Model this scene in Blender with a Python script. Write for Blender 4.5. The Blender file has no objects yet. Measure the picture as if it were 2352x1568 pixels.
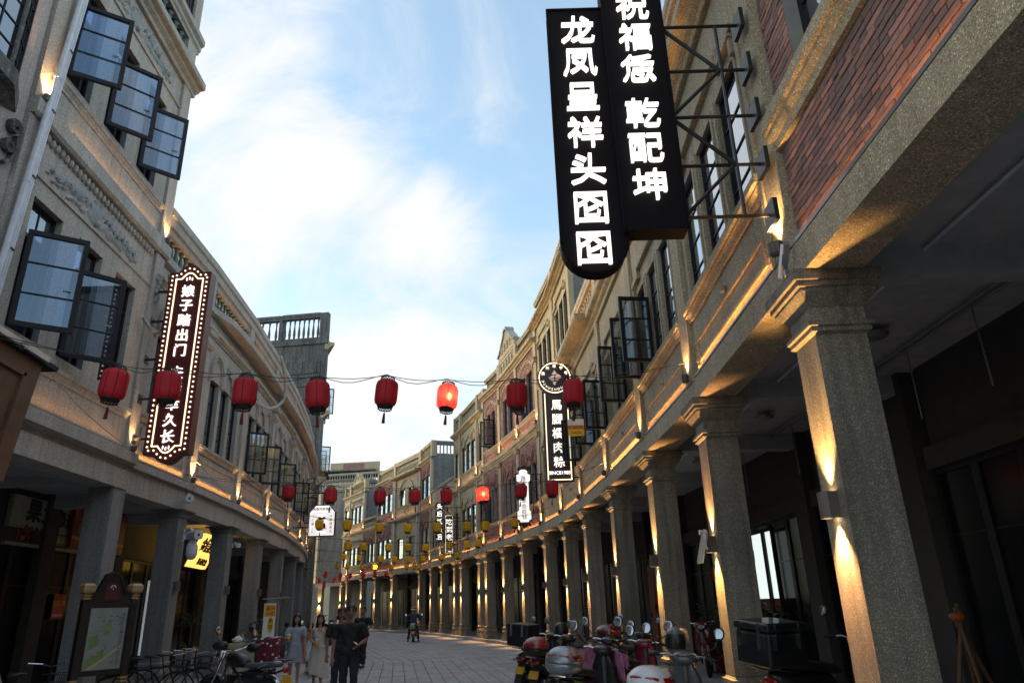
import bpy, bmesh, math, random
from mathutils import Vector, Matrix
R = random.Random(11)
PI = math.pi
SC = bpy.context.scene
COL = SC.collection

# ------------------------------------------------------------------ camera, sky, sun, exposure
cam_d = bpy.data.cameras.new("camera")
cam_d.sensor_width = 36.0
cam_d.lens = 1628.0 / 2352.0 * 36.0
cam_d.clip_start = 0.05
cam_d.clip_end = 2000
cam = bpy.data.objects.new("camera", cam_d)
COL.objects.link(cam)
_pt, _rl = math.radians(20.38), math.radians(-1.735)
_r = Vector((1, 0, 0)); _f = Vector((0, math.cos(_pt), math.sin(_pt))); _u = Vector((0, -math.sin(_pt), math.cos(_pt)))
_r2 = math.cos(_rl) * _r + math.sin(_rl) * _u
_u2 = -math.sin(_rl) * _r + math.cos(_rl) * _u
cam.matrix_world = Matrix(((_r2.x, _u2.x, -_f.x, 0), (_r2.y, _u2.y, -_f.y, 0), (_r2.z, _u2.z, -_f.z, 1.6), (0, 0, 0, 1)))
SC.camera = cam

SUN_EL, SUN_AZ = math.radians(9.0), math.radians(-82.0)      # low in the sky, to the left, behind the houses
world = bpy.data.worlds.new("World"); SC.world = world; world.use_nodes = True
wn, wl = world.node_tree.nodes, world.node_tree.links
wn.clear()
w_out = wn.new("ShaderNodeOutputWorld"); w_bg = wn.new("ShaderNodeBackground"); w_bg.inputs[1].default_value = 0.12
w_sky = wn.new("ShaderNodeTexSky"); w_sky.sky_type = 'NISHITA'; w_sky.sun_disc = False
w_sky.sun_elevation = SUN_EL; w_sky.sun_rotation = SUN_AZ
w_sky.air_density = 1.0; w_sky.dust_density = 1.2; w_sky.ozone_density = 2.0
w_co = wn.new("ShaderNodeTexCoord")
def wmath(op, a, b=None, c=None):
    n = wn.new("ShaderNodeMath"); n.operation = op
    for i, x in enumerate((a, b, c)):
        if x is None: continue
        if isinstance(x, (int, float)): n.inputs[i].default_value = x
        else: wl.new(x, n.inputs[i])
    return n.outputs[0]
w_map = wn.new("ShaderNodeMapping"); w_map.inputs['Rotation'].default_value = (0.3, 0.5, 0.35); w_map.inputs['Scale'].default_value = (1.3, 3.0, 2.0)
w_map.inputs['Location'].default_value = (0.35, 0.1, 0.62)
wl.new(w_co.outputs['Generated'], w_map.inputs[0])
w_n1 = wn.new("ShaderNodeTexNoise"); w_n1.inputs['Scale'].default_value = 1.9; w_n1.inputs['Detail'].default_value = 9; w_n1.inputs['Roughness'].default_value = 0.6; w_n1.inputs['Distortion'].default_value = 1.3
wl.new(w_map.outputs[0], w_n1.inputs['Vector'])
def w_lobe(az, el, tight):
    d = Vector((math.sin(az) * math.cos(el), math.cos(az) * math.cos(el), math.sin(el)))
    n = wn.new("ShaderNodeVectorMath"); n.operation = 'DOT_PRODUCT'; n.inputs[1].default_value = d
    wl.new(w_co.outputs['Generated'], n.inputs[0])
    return wmath('POWER', wmath('MAXIMUM', n.outputs['Value'], 0.0), tight)
rad = math.radians
# openings of blue in the cloud deck, and the thick cloud banks
def wsum(*a):
    s = a[0]
    for x in a[1:]: s = wmath('ADD', s, x)
    return s
def lobe(az, el, tight, k): return wmath('MULTIPLY', w_lobe(rad(az), rad(el), tight), k)
blue = wsum(lobe(-3, 44, 60, .40), lobe(-3, 38, 160, .30), lobe(0.5, 30, 260, .34), lobe(9, 34, 60, .26), lobe(-11, 45, 300, .3), lobe(-13, 38, 500, .16), lobe(-15, 25, 400, .3), lobe(-20, 20, 300, .2))
bank = wsum(lobe(-22, 35, 30, .34), lobe(-12, 31, 260, .22), lobe(-6.5, 30, 420, .40), lobe(-1.5, 37, 500, .30), lobe(2, 42, 500, .2), lobe(-1, 24, 600, .2), lobe(-10, 10, 30, .5))
dens = wmath('SUBTRACT', wmath('ADD', wmath('MULTIPLY_ADD', w_n1.outputs['Fac'], 2.3, -0.76), bank), blue)
w_cr = wn.new("ShaderNodeMapRange"); w_cr.interpolation_type = 'SMOOTHSTEP'
w_cr.inputs['From Min'].default_value = -0.10; w_cr.inputs['From Max'].default_value = 0.95
w_cr.inputs['To Min'].default_value = 0.26; w_cr.inputs['To Max'].default_value = 1.0
wl.new(dens, w_cr.inputs['Value'])
w_cc = wn.new("ShaderNodeMixRGB"); w_cc.inputs[0].default_value = 1.0
w_cc.inputs[1].default_value = (3.5, 3.95, 4.45, 1); w_cc.inputs[2].default_value = (4.55, 4.6, 4.65, 1)
wl.new(w_cr.outputs[0], w_cc.inputs[0])
w_mix = wn.new("ShaderNodeMixRGB")
wl.new(w_cr.outputs[0], w_mix.inputs[0])
w_gain = wn.new("ShaderNodeMixRGB"); w_gain.blend_type = 'MULTIPLY'; w_gain.inputs[0].default_value = 1.0; w_gain.inputs[2].default_value = (2.45, 2.75, 2.6, 1)
wl.new(w_sky.outputs[0], w_gain.inputs[1])
wl.new(w_gain.outputs[0], w_mix.inputs[1]); wl.new(w_cc.outputs[0], w_mix.inputs[2])
wl.new(w_mix.outputs[0], w_bg.inputs[0]); wl.new(w_bg.outputs[0], w_out.inputs[0])

sun_d = bpy.data.lights.new("sun", 'SUN'); sun_d.energy = 0.5; sun_d.angle = rad(12); sun_d.color = (1.0, 0.86, 0.7)
sun = bpy.data.objects.new("sun", sun_d); COL.objects.link(sun)
_sd = Vector((math.sin(SUN_AZ) * math.cos(SUN_EL), math.cos(SUN_AZ) * math.cos(SUN_EL), math.sin(SUN_EL)))
sun.rotation_euler = _sd.to_track_quat('Z', 'Y').to_euler()
sun.location = (0, 0, 60)
SC.view_settings.view_transform = 'Standard'; SC.view_settings.look = 'None'
SC.view_settings.exposure = 0.88; SC.view_settings.gamma = 1.0; SC.view_settings.use_curve_mapping = False
SC.render.engine = 'CYCLES'
SC.cycles.use_denoising = True
SC.cycles.max_bounces = 6; SC.cycles.diffuse_bounces = 3; SC.cycles.glossy_bounces = 3; SC.cycles.transmission_bounces = 4; SC.cycles.transparent_max_bounces = 10
SC.cycles.caustics_reflective = False; SC.cycles.caustics_refractive = False
SC.cycles.sample_clamp_indirect = 6.0

# ------------------------------------------------------------------ materials
MATS = {}
def new_mat(name):
    m = bpy.data.materials.new(name); m.use_nodes = True; MATS[name] = m
    nt = m.node_tree; b = nt.nodes["Principled BSDF"]
    return m, nt.nodes, nt.links, b
def plain(name, col, rough=0.6, metal=0.0, spec=0.5, var=0.12, scale=6.0, bump=0.0, bscale=80, emit=None, estr=0.0, coat=0.0):
    """one-colour paint / cloth / metal with slight mottling and optional fine relief"""
    m, n, l, b = new_mat(name)
    b.inputs['Roughness'].default_value = rough; b.inputs['Metallic'].default_value = metal
    b.inputs['Specular IOR Level'].default_value = spec; b.inputs['Coat Weight'].default_value = coat
    tc = n.new("ShaderNodeTexCoord")
    if var > 0:
        no = n.new("ShaderNodeTexNoise"); no.inputs['Scale'].default_value = scale; no.inputs['Detail'].default_value = 6
        l.new(tc.outputs['Object'], no.inputs['Vector'])
        r = n.new("ShaderNodeValToRGB")
        r.color_ramp.elements[0].position = 0.3; r.color_ramp.elements[1].position = 0.7
        r.color_ramp.elements[0].color = (*[c * (1 - var) for c in col], 1); r.color_ramp.elements[1].color = (*[min(1, c * (1 + var)) for c in col], 1)
        l.new(no.outputs['Fac'], r.inputs[0]); l.new(r.outputs[0], b.inputs['Base Color'])
    else:
        b.inputs['Base Color'].default_value = (*col, 1)
    if bump > 0:
        bn = n.new("ShaderNodeTexNoise"); bn.inputs['Scale'].default_value = bscale; bn.inputs['Detail'].default_value = 4
        l.new(tc.outputs['Object'], bn.inputs['Vector'])
        bp = n.new("ShaderNodeBump"); bp.inputs['Strength'].default_value = bump; bp.inputs['Distance'].default_value = 0.01
        l.new(bn.outputs['Fac'], bp.inputs['Height']); l.new(bp.outputs[0], b.inputs['Normal'])
    if emit:
        b.inputs['Emission Color'].default_value = (*emit, 1); b.inputs['Emission Strength'].default_value = estr
    return m
def granite(name, base, speck=0.5, dark=0.5, scale=95, stain=0.25, bump=0.35):
    """washed-granite render: pale and dark stone chips in a cement ground, with weather staining"""
    m, n, l, b = new_mat(name)
    b.inputs['Roughness'].default_value = 0.72; b.inputs['Specular IOR Level'].default_value = 0.35
    tc = n.new("ShaderNodeTexCoord")
    v = n.new("ShaderNodeTexVoronoi"); v.inputs['Scale'].default_value = scale; l.new(tc.outputs['Object'], v.inputs['Vector'])
    sep = n.new("ShaderNodeSeparateColor"); l.new(v.outputs['Color'], sep.inputs[0])
    cr = n.new("ShaderNodeValToRGB"); cr.color_ramp.interpolation = 'CONSTANT'
    e = cr.color_ramp.elements
    dk = [c * (1 - dark) for c in base]; lt = [min(.85, c * (1 + speck) + .10) for c in base]
    e[0].position = 0; e[0].color = (*dk, 1); e[1].position = 0.20; e[1].color = (*[c * .93 for c in base], 1)
    x = e.new(0.55); x.color = (*[c * 1.07 for c in base], 1); x = e.new(0.91); x.color = (*lt, 1)
    l.new(sep.outputs[0], cr.inputs[0])
    no = n.new("ShaderNodeTexNoise"); no.inputs['Scale'].default_value = 1.3; no.inputs['Detail'].default_value = 8; no.inputs['Roughness'].default_value = 0.6
    mp = n.new("ShaderNodeMapping"); mp.inputs['Scale'].default_value = (1, 1, 0.45); l.new(tc.outputs['Object'], mp.inputs[0]); l.new(mp.outputs[0], no.inputs['Vector'])
    mr = n.new("ShaderNodeMapRange"); mr.inputs['From Min'].default_value = 0.3; mr.inputs['From Max'].default_value = 0.7
    mr.inputs['To Min'].default_value = 1 - stain; mr.inputs['To Max'].default_value = 1.08; l.new(no.outputs['Fac'], mr.inputs['Value'])
    # rain streaks and grime patches
    m2 = n.new("ShaderNodeMapping"); m2.inputs['Scale'].default_value = (4.5, 4.5, 0.22); l.new(tc.outputs['Object'], m2.inputs[0])
    n2 = n.new("ShaderNodeTexNoise"); n2.inputs['Scale'].default_value = 2.0; n2.inputs['Detail'].default_value = 5; l.new(m2.outputs[0], n2.inputs['Vector'])
    r2 = n.new("ShaderNodeMapRange"); r2.inputs['From Min'].default_value = 0.34; r2.inputs['From Max'].default_value = 0.56
    r2.inputs['To Min'].default_value = 1 - stain * .8; r2.inputs['To Max'].default_value = 1.03; l.new(n2.outputs['Fac'], r2.inputs['Value'])
    m0 = n.new("ShaderNodeMath"); m0.operation = 'MULTIPLY'; l.new(mr.outputs[0], m0.inputs[0]); l.new(r2.outputs[0], m0.inputs[1])
    mx = n.new("ShaderNodeMixRGB"); mx.blend_type = 'MULTIPLY'; mx.inputs[0].default_value = 1
    l.new(cr.outputs[0], mx.inputs[1]); l.new(m0.outputs[0], mx.inputs[2]); l.new(mx.outputs[0], b.inputs['Base Color'])
    bp = n.new("ShaderNodeBump"); bp.inputs['Strength'].default_value = bump; bp.inputs['Distance'].default_value = 0.004
    l.new(v.outputs['Distance'], bp.inputs['Height']); l.new(bp.outputs[0], b.inputs['Normal'])
    return m
def brickmat(name, base, dark):
    m, n, l, b = new_mat(name)
    b.inputs['Roughness'].default_value = 0.8; b.inputs['Specular IOR Level'].default_value = 0.25
    g = n.new("ShaderNodeNewGeometry"); oi = n.new("ShaderNodeObjectInfo")
    ad = n.new("ShaderNodeMath"); ad.operation = 'ADD'; l.new(g.outputs['Random Per Island'], ad.inputs[0]); l.new(oi.outputs['Random'], ad.inputs[1])
    fr = n.new("ShaderNodeMath"); fr.operation = 'FRACT'; l.new(ad.outputs[0], fr.inputs[0])
    cr = n.new("ShaderNodeValToRGB"); e = cr.color_ramp.elements
    e[0].position = 0; e[0].color = (*dark, 1); e[1].position = 1; e[1].color = (*[min(1, c * 1.45) for c in base], 1)
    x = e.new(.3); x.color = (*[(a * .5 + d * .5) for a, d in zip(base, dark)], 1); x = e.new(.6); x.color = (*base, 1)
    l.new(fr.outputs[0], cr.inputs[0])
    tc = n.new("ShaderNodeTexCoord"); no = n.new("ShaderNodeTexNoise"); no.inputs['Scale'].default_value = 28; no.inputs['Detail'].default_value = 5
    l.new(tc.outputs['Object'], no.inputs['Vector'])
    mr = n.new("ShaderNodeMapRange"); mr.inputs['To Min'].default_value = 0.6; mr.inputs['To Max'].default_value = 1.35; l.new(no.outputs['Fac'], mr.inputs['Value'])
    mx = n.new("ShaderNodeMixRGB"); mx.blend_type = 'MULTIPLY'; mx.inputs[0].default_value = 1
    l.new(cr.outputs[0], mx.inputs[1]); l.new(mr.outputs[0], mx.inputs[2]); l.new(mx.outputs[0], b.inputs['Base Color'])
    bp = n.new("ShaderNodeBump"); bp.inputs['Strength'].default_value = 0.4; bp.inputs['Distance'].default_value = 0.006
    l.new(no.outputs['Fac'], bp.inputs['Height']); l.new(bp.outputs[0], b.inputs['Normal'])
    return m
def glass_dark(name, col=(0.012, 0.014, 0.017), rough=0.04, spec=0.8):
    m, n, l, b = new_mat(name)
    b.inputs['Base Color'].default_value = (*col, 1); b.inputs['Roughness'].default_value = rough
    b.inputs['Specular IOR Level'].default_value = spec
    tc = n.new("ShaderNodeTexCoord"); no = n.new("ShaderNodeTexNoise"); no.inputs['Scale'].default_value = 2.2
    l.new(tc.outputs['Object'], no.inputs['Vector'])
    bp = n.new("ShaderNodeBump"); bp.inputs['Strength'].default_value = 0.05; bp.inputs['Distance'].default_value = 0.02
    l.new(no.outputs['Fac'], bp.inputs['Height']); l.new(bp.outputs[0], b.inputs['Normal'])
    return m
def glass_film(name):
    """dark room glass with a mirroring solar film"""
    m, n, l, b = new_mat(name)
    out = n["Material Output"]; b.inputs['Base Color'].default_value = (.012, .014, .018, 1); b.inputs['Roughness'].default_value = .3; b.inputs['Specular IOR Level'].default_value = .1
    g = n.new("ShaderNodeBsdfGlossy"); g.inputs['Roughness'].default_value = .025; g.inputs['Color'].default_value = (.86, .93, 1, 1)
    fr = n.new("ShaderNodeFresnel"); fr.inputs['IOR'].default_value = 1.55
    ma = n.new("ShaderNodeMath"); ma.operation = 'MULTIPLY_ADD'; ma.use_clamp = True; ma.inputs[1].default_value = 1.5; ma.inputs[2].default_value = .20; l.new(fr.outputs[0], ma.inputs[0])
    tc = n.new("ShaderNodeTexCoord"); no = n.new("ShaderNodeTexNoise"); no.inputs['Scale'].default_value = 1.6; l.new(tc.outputs['Object'], no.inputs['Vector'])
    bp = n.new("ShaderNodeBump"); bp.inputs['Strength'].default_value = .05; bp.inputs['Distance'].default_value = .02; l.new(no.outputs['Fac'], bp.inputs['Height']); l.new(bp.outputs[0], g.inputs['Normal'])
    mx = n.new("ShaderNodeMixShader"); l.new(ma.outputs[0], mx.inputs[0]); l.new(b.outputs[0], mx.inputs[1]); l.new(g.outputs[0], mx.inputs[2]); l.new(mx.outputs[0], out.inputs[0])
    return m
def glass_clear(name, tint=(0.72, 0.8, 0.88), refl=0.22):
    m, n, l, b = new_mat(name)
    n.remove(b)
    out = n["Material Output"]
    t = n.new("ShaderNodeBsdfTransparent"); t.inputs[0].default_value = (*tint, 1)
    g = n.new("ShaderNodeBsdfGlossy"); g.inputs['Roughness'].default_value = 0.02; g.inputs['Color'].default_value = (.9, .95, 1, 1)
    fr = n.new("ShaderNodeFresnel"); fr.inputs['IOR'].default_value = 1.5
    ad = n.new("ShaderNodeMath"); ad.operation = 'ADD'; ad.use_clamp = True; ad.inputs[1].default_value = refl - 0.04; l.new(fr.outputs[0], ad.inputs[0])
    mx = n.new("ShaderNodeMixShader"); l.new(ad.outputs[0], mx.inputs[0]); l.new(t.outputs[0], mx.inputs[1]); l.new(g.outputs[0], mx.inputs[2])
    l.new(mx.outputs[0], out.inputs[0])
    return m
def cloth_lit(name, col, trans=0.35):
    m, n, l, b = new_mat(name)
    out = n["Material Output"]
    b.inputs['Base Color'].default_value = (*col, 1); b.inputs['Roughness'].default_value = 0.55; b.inputs['Specular IOR Level'].default_value = 0.3
    t = n.new("ShaderNodeBsdfTranslucent"); t.inputs[0].default_value = (*[min(1, c * 1.6) for c in col], 1)
    mx = n.new("ShaderNodeMixShader"); mx.inputs[0].default_value = trans
    tc = n.new("ShaderNodeTexCoord"); no = n.new("ShaderNodeTexNoise"); no.inputs['Scale'].default_value = 9
    oi = n.new("ShaderNodeObjectInfo")
    hs = n.new("ShaderNodeHueSaturation"); hs.inputs['Color'].default_value = (*col, 1)
    vr = n.new("ShaderNodeMapRange"); vr.inputs['To Min'].default_value = 0.75; vr.inputs['To Max'].default_value = 1.3
    l.new(oi.outputs['Random'], vr.inputs['Value']); l.new(vr.outputs[0], hs.inputs['Value']); l.new(hs.outputs[0], b.inputs['Base Color'])
    l.new(tc.outputs['Object'], no.inputs['Vector'])
    bp = n.new("ShaderNodeBump"); bp.inputs['Strength'].default_value = 0.2; bp.inputs['Distance'].default_value = 0.01; l.new(no.outputs['Fac'], bp.inputs['Height']); l.new(bp.outputs[0], b.inputs['Normal'])
    l.new(b.outputs[0], mx.inputs[1]); l.new(t.outputs[0], mx.inputs[2])
    tr = n.new("ShaderNodeBsdfTransparent"); tr.inputs[0].default_value = (*[min(1, c * 1.3 + .1) for c in col], 1); m3 = n.new("ShaderNodeMixShader"); m3.inputs[0].default_value = .10
    l.new(mx.outputs[0], m3.inputs[1]); l.new(tr.outputs[0], m3.inputs[2]); l.new(m3.outputs[0], out.inputs[0])
    return m
def glow(name, col, s):
    m, n, l, b = new_mat(name)
    b.inputs['Base Color'].default_value = (*col, 1); b.inputs['Emission Color'].default_value = (*col, 1); b.inputs['Emission Strength'].default_value = s
    b.inputs['Roughness'].default_value = 0.5
    return m

granite('granite_brown', (0.47, 0.375, 0.25), speck=.75, dark=.45, scale=120, stain=.18)
granite('granite_grey', (0.42, 0.38, 0.335), speck=.5, dark=.35, scale=120, stain=.18)
granite('granite_column', (0.28, 0.245, 0.19), speck=.75, dark=.35, scale=185, stain=.42, bump=.5)
granite('granite_column_left', (0.225, 0.22, 0.215), speck=.6, dark=.3, scale=170, stain=.25)
granite('tan_render', (0.50, 0.395, 0.255), speck=.12, dark=.10, scale=60, stain=.28, bump=.12)
granite('cream_render', (0.47, 0.41, 0.31), speck=.08, dark=.08, scale=60, stain=.2, bump=.1)
granite('grey_cement', (0.21, 0.205, 0.20), speck=.12, dark=.12, scale=30, stain=.3, bump=.15)
granite('dark_cement', (0.15, 0.148, 0.145), speck=.2, dark=.2, scale=25, stain=.5, bump=.2)
granite('pink_plaster', (0.42, 0.36, 0.33), speck=.03, dark=.05, scale=50, stain=.15, bump=.06)
granite('paving_stone', (0.41, 0.41, 0.425), speck=.12, dark=.16, scale=150, stain=.36, bump=.15)
granite('kerb_stone', (0.30, 0.295, 0.29), speck=.2, dark=.2, scale=90, stain=.25, bump=.15)
plain('mortar', (0.33, 0.31, 0.285), rough=.9, bump=.3)
plain('paving_joint', (0.05, 0.048, 0.045), rough=.95)
plain('ceiling_paint', (0.42, 0.42, 0.42), rough=.8, bump=.1)
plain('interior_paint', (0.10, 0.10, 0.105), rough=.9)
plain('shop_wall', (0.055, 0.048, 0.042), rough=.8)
plain('roof_felt', (0.10, 0.10, 0.10), rough=.9)
plain('green_glaze', (0.022, 0.055, 0.052), rough=.25, spec=.6, var=.3)
plain('relief_grey', (0.27, 0.275, 0.275), rough=.7, bump=.2)
plain('window_black', (0.012, 0.010, 0.015), rough=.5, spec=.25)
plain('iron_black', (0.014, 0.013, 0.013), rough=.45)
plain('steel_grey', (0.25, 0.25, 0.25), rough=.4, metal=.6)
plain('pvc_white', (0.62, 0.63, 0.68), rough=.4)
plain('cable_dark', (0.03, 0.03, 0.03), rough=.6)
plain('cable_pale', (0.42, 0.40, 0.38), rough=.6)
brickmat('brick_red', (0.36, 0.185, 0.15), (0.21, 0.145, 0.14))
brickmat('brick_rose', (0.33, 0.16, 0.13), (0.20, 0.10, 0.09))
glass_film('glass_window'); glass_dark('glass_shop', (0.008, 0.009, 0.010), .15, .07)
glass_clear('glass_sash', (0.58, 0.71, 0.87), .09)
glass_clear('glass_sash_far', (0.7, 0.74, 0.76), .14)
glow('led_warm', (1.0, 0.62, 0.25), 0.35)
WARM = (1.0, 0.60, 0.24)

# ------------------------------------------------------------------ mesh helpers
class Fr:
    """plan frame: u runs along the wall, n points to the street, z is up"""
    def __init__(s, a, b, left=False):
        s.o = Vector((a[0], a[1])); d = Vector((b[0] - a[0], b[1] - a[1])); s.L = d.length; s.d = d / s.L
        s.n = Vector((s.d.y, -s.d.x)) if left else Vector((-s.d.y, s.d.x)); s.left = left
        s.rot = math.atan2(s.d.y, s.d.x) + (PI if left else 0)
    def p(s, u, n, z):
        q = s.o + s.d * u + s.n * n
        return Vector((q.x, q.y, z))
WORLDF = Fr((0, 0), (1, 0))
WPOS = {}
class MB:
    def __init__(s): s.v = []; s.f = []; s.sm = False
    def add(s, vs, fs):
        k = len(s.v); s.v += [tuple(x) for x in vs]; s.f += [tuple(k + i for i in f) for f in fs]
    def box(s, F, u0, u1, n0, n1, z0, z1):
        P = F.p
        s.add([P(u0, n0, z0), P(u1, n0, z0), P(u1, n1, z0), P(u0, n1, z0), P(u0, n0, z1), P(u1, n0, z1), P(u1, n1, z1), P(u0, n1, z1)],
              [(0, 3, 2, 1), (4, 5, 6, 7), (0, 1, 5, 4), (1, 2, 6, 5), (2, 3, 7, 6), (3, 0, 4, 7)])
        return s
    def quad(s, a, b, c, d): s.add([a, b, c, d], [(0, 1, 2, 3)]); return s
    def loft(s, rings, cap=True, closed=True):
        k = len(s.v); m = len(rings[0])
        for r in rings: s.v += [tuple(x) for x in r]
        for i in range(len(rings) - 1):
            for j in range(m if closed else m - 1):
                a = k + i * m + j; b = k + i * m + (j + 1) % m
                s.f.append((a, b, b + m, a + m))
        if cap and closed:
            s.f.append(tuple(k + j for j in range(m))[::-1]); s.f.append(tuple(k + (len(rings) - 1) * m + j for j in range(m)))
        return s
    def sqstack(s, F, uc, nc, hu, hn, prof):
        """square shaft or capital: prof = [(outset, z)]"""
        s.loft([[F.p(uc - hu - o, nc - hn - o, z), F.p(uc + hu + o, nc - hn - o, z), F.p(uc + hu + o, nc + hn + o, z), F.p(uc - hu - o, nc + hn + o, z)] for o, z in prof]); return s
    def prof(s, F, u0, u1, pts):
        """moulding: closed (n, z) outline run along u"""
        s.loft([[F.p(u0, n, z) for n, z in pts], [F.p(u1, n, z) for n, z in pts]]); return s
    def prism(s, F, pts, n0, n1):
        """(u, z) outline given thickness along n"""
        s.loft([[F.p(u, n0, z) for u, z in pts], [F.p(u, n1, z) for u, z in pts]]); return s
    def lathe(s, c, prof, seg=10, sx=1.0, sy=1.0):
        s.loft([[(c[0] + r * sx * math.cos(2 * PI * j / seg), c[1] + r * sy * math.sin(2 * PI * j / seg), c[2] + z) for j in range(seg)] for r, z in prof]); return s
    def tube(s, pts, r, seg=6, r1=None):
        pts = [Vector(p) for p in pts]; rings = []
        for i, p in enumerate(pts):
            t = (pts[min(i + 1, len(pts) - 1)] - pts[max(i - 1, 0)])
            t = t.normalized() if t.length > 1e-9 else Vector((0, 0, 1))
            a = t.cross(Vector((0, 0, 1))) if abs(t.z) < 0.95 else t.cross(Vector((1, 0, 0)))
            a.normalize(); b = t.cross(a)
            q = r if r1 is None else r + (r1 - r) * i / max(1, len(pts) - 1)
            rings.append([p + a * (q * math.cos(2 * PI * j / seg)) + b * (q * math.sin(2 * PI * j / seg)) for j in range(seg)])
        s.loft(rings); return s
    def ball(s, c, rx, ry, rz, seg=12, rings=8, M=None):
        rr = []
        for i in range(1, rings):
            th = PI * i / rings
            rr.append([Vector((rx * math.sin(th) * math.cos(2 * PI * j / seg), ry * math.sin(th) * math.sin(2 * PI * j / seg), -rz * math.cos(th))) for j in range(seg)])
        c = Vector(c)
        if M: rr = [[M @ p for p in r] for r in rr]
        rr = [[p + c for p in r] for r in rr]
        s.loft(rr); return s
    def wall(s, F, u0, u1, z0, z1, holes, n=0.0, t=0.22):
        """wall face with openings and their reveals"""
        us = sorted({u0, u1} | {h[i] for h in holes for i in (0, 1)}); zs = sorted({z0, z1} | {h[i] for h in holes for i in (2, 3)})
        us = [u for u in us if u0 - 1e-6 <= u <= u1 + 1e-6]; zs = [z for z in zs if z0 - 1e-6 <= z <= z1 + 1e-6]
        for i in range(len(us) - 1):
            zz = None
            for j in range(len(zs) - 1):
                cu, cz = (us[i] + us[i + 1]) / 2, (zs[j] + zs[j + 1]) / 2
                solid = not any(h[0] < cu < h[1] and h[2] < cz < h[3] for h in holes)
                if solid:
                    if zz is None: zz = zs[j]
                if zz is not None and (not solid or j == len(zs) - 2):
                    top = zs[j] if not solid else zs[j + 1]
                    s.quad(F.p(us[i], n, zz), F.p(us[i + 1], n, zz), F.p(us[i + 1], n, top), F.p(us[i], n, top)); zz = None
        for a, b, c, d in holes:
            c0 = max(c, z0)
            for q in (((a, c0), (a, d)), ((b, d), (b, c0)), ((a, d), (b, d)), ((b, c0), (a, c0))):
                (ua, za), (ub, zb) = q
                s.quad(F.p(ua, n, za), F.p(ub, n, zb), F.p(ub, n - t, zb), F.p(ua, n - t, za))
        return s
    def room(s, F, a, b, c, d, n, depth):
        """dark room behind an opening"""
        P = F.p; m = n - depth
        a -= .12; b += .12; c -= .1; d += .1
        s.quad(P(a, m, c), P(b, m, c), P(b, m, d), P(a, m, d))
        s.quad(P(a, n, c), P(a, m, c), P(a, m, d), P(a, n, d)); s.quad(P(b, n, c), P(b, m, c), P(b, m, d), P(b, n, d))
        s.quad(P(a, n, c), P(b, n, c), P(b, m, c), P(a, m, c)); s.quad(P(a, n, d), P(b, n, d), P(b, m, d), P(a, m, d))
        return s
    def mesh(s, name, mat, org=(0, 0, 0), smooth=False):
        me = bpy.data.meshes.new(name)
        ox, oy, oz = org
        me.from_pydata([(x - ox, y - oy, z - oz) for x, y, z in s.v], [], s.f)
        me.materials.append(MATS[mat])
        if smooth: me.polygons.foreach_set('use_smooth', [True] * len(me.polygons))
        me.update()
        return me
    def build(s, name, mat, parent=None, smooth=False, org=None):
        if not s.v: return None
        if org is None: org = WPOS.get(parent.name, (0, 0, 0)) if parent else (0, 0, 0)
        return put(name, s.mesh(name, mat, org, smooth), parent, org=org)
def put(name, me, parent=None, loc=(0, 0, 0), rz=0.0, org=None):
    o = bpy.data.objects.new(name, me); COL.objects.link(o)
    o.location = loc; o.rotation_euler = (0, 0, rz)
    if parent: o.parent = parent
    if org is not None: WPOS[o.name] = org
    return o
def tag(o, label=None, cat=None, group=None, kind=None):
    if label: o['label'] = label
    if cat: o['category'] = cat
    if group: o['group'] = group
    if kind: o['kind'] = kind
    return o
def empty(name, loc=(0, 0, 0), rz=0.0, label=None, cat=None, group=None):
    o = bpy.data.objects.new(name, None); COL.objects.link(o); o.location = loc; o.rotation_euler = (0, 0, rz)
    o.empty_display_size = 0.2
    WPOS[o.name] = tuple(loc)
    return tag(o, label, cat, group)
def inst(name, me, parent, F, u, n, z, extra=0.0):
    """copy of a shared mesh set into a wall frame, a part of parent (which is only translated)"""
    w = WPOS[parent.name]; q = F.p(u, n, z)
    return put(name, me, parent, (q.x - w[0], q.y - w[1], q.z - w[2]), F.rot + extra)
def copy_tree(o, parent=None):
    c = o.copy(); COL.objects.link(c)
    if parent: c.parent = parent
    for ch in list(o.children): copy_tree(ch, c)
    return c
def light(kind, name, parent, loc, direction, energy, **kw):
    d = bpy.data.lights.new(name, kind); d.energy = energy; d.color = kw.pop('color', WARM)
    for k, v in kw.items(): setattr(d, k, v)
    o = bpy.data.objects.new(name, d); COL.objects.link(o)
    w = WPOS.get(parent.name, (0, 0, 0)) if parent else (0, 0, 0)
    o.location = (loc[0] - w[0], loc[1] - w[1], loc[2] - w[2])
    dv = Vector(direction).normalized()
    o.rotation_euler = (-dv).to_track_quat('Z', 'Y').to_euler()
    if parent: o.parent = parent
    return o
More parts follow.
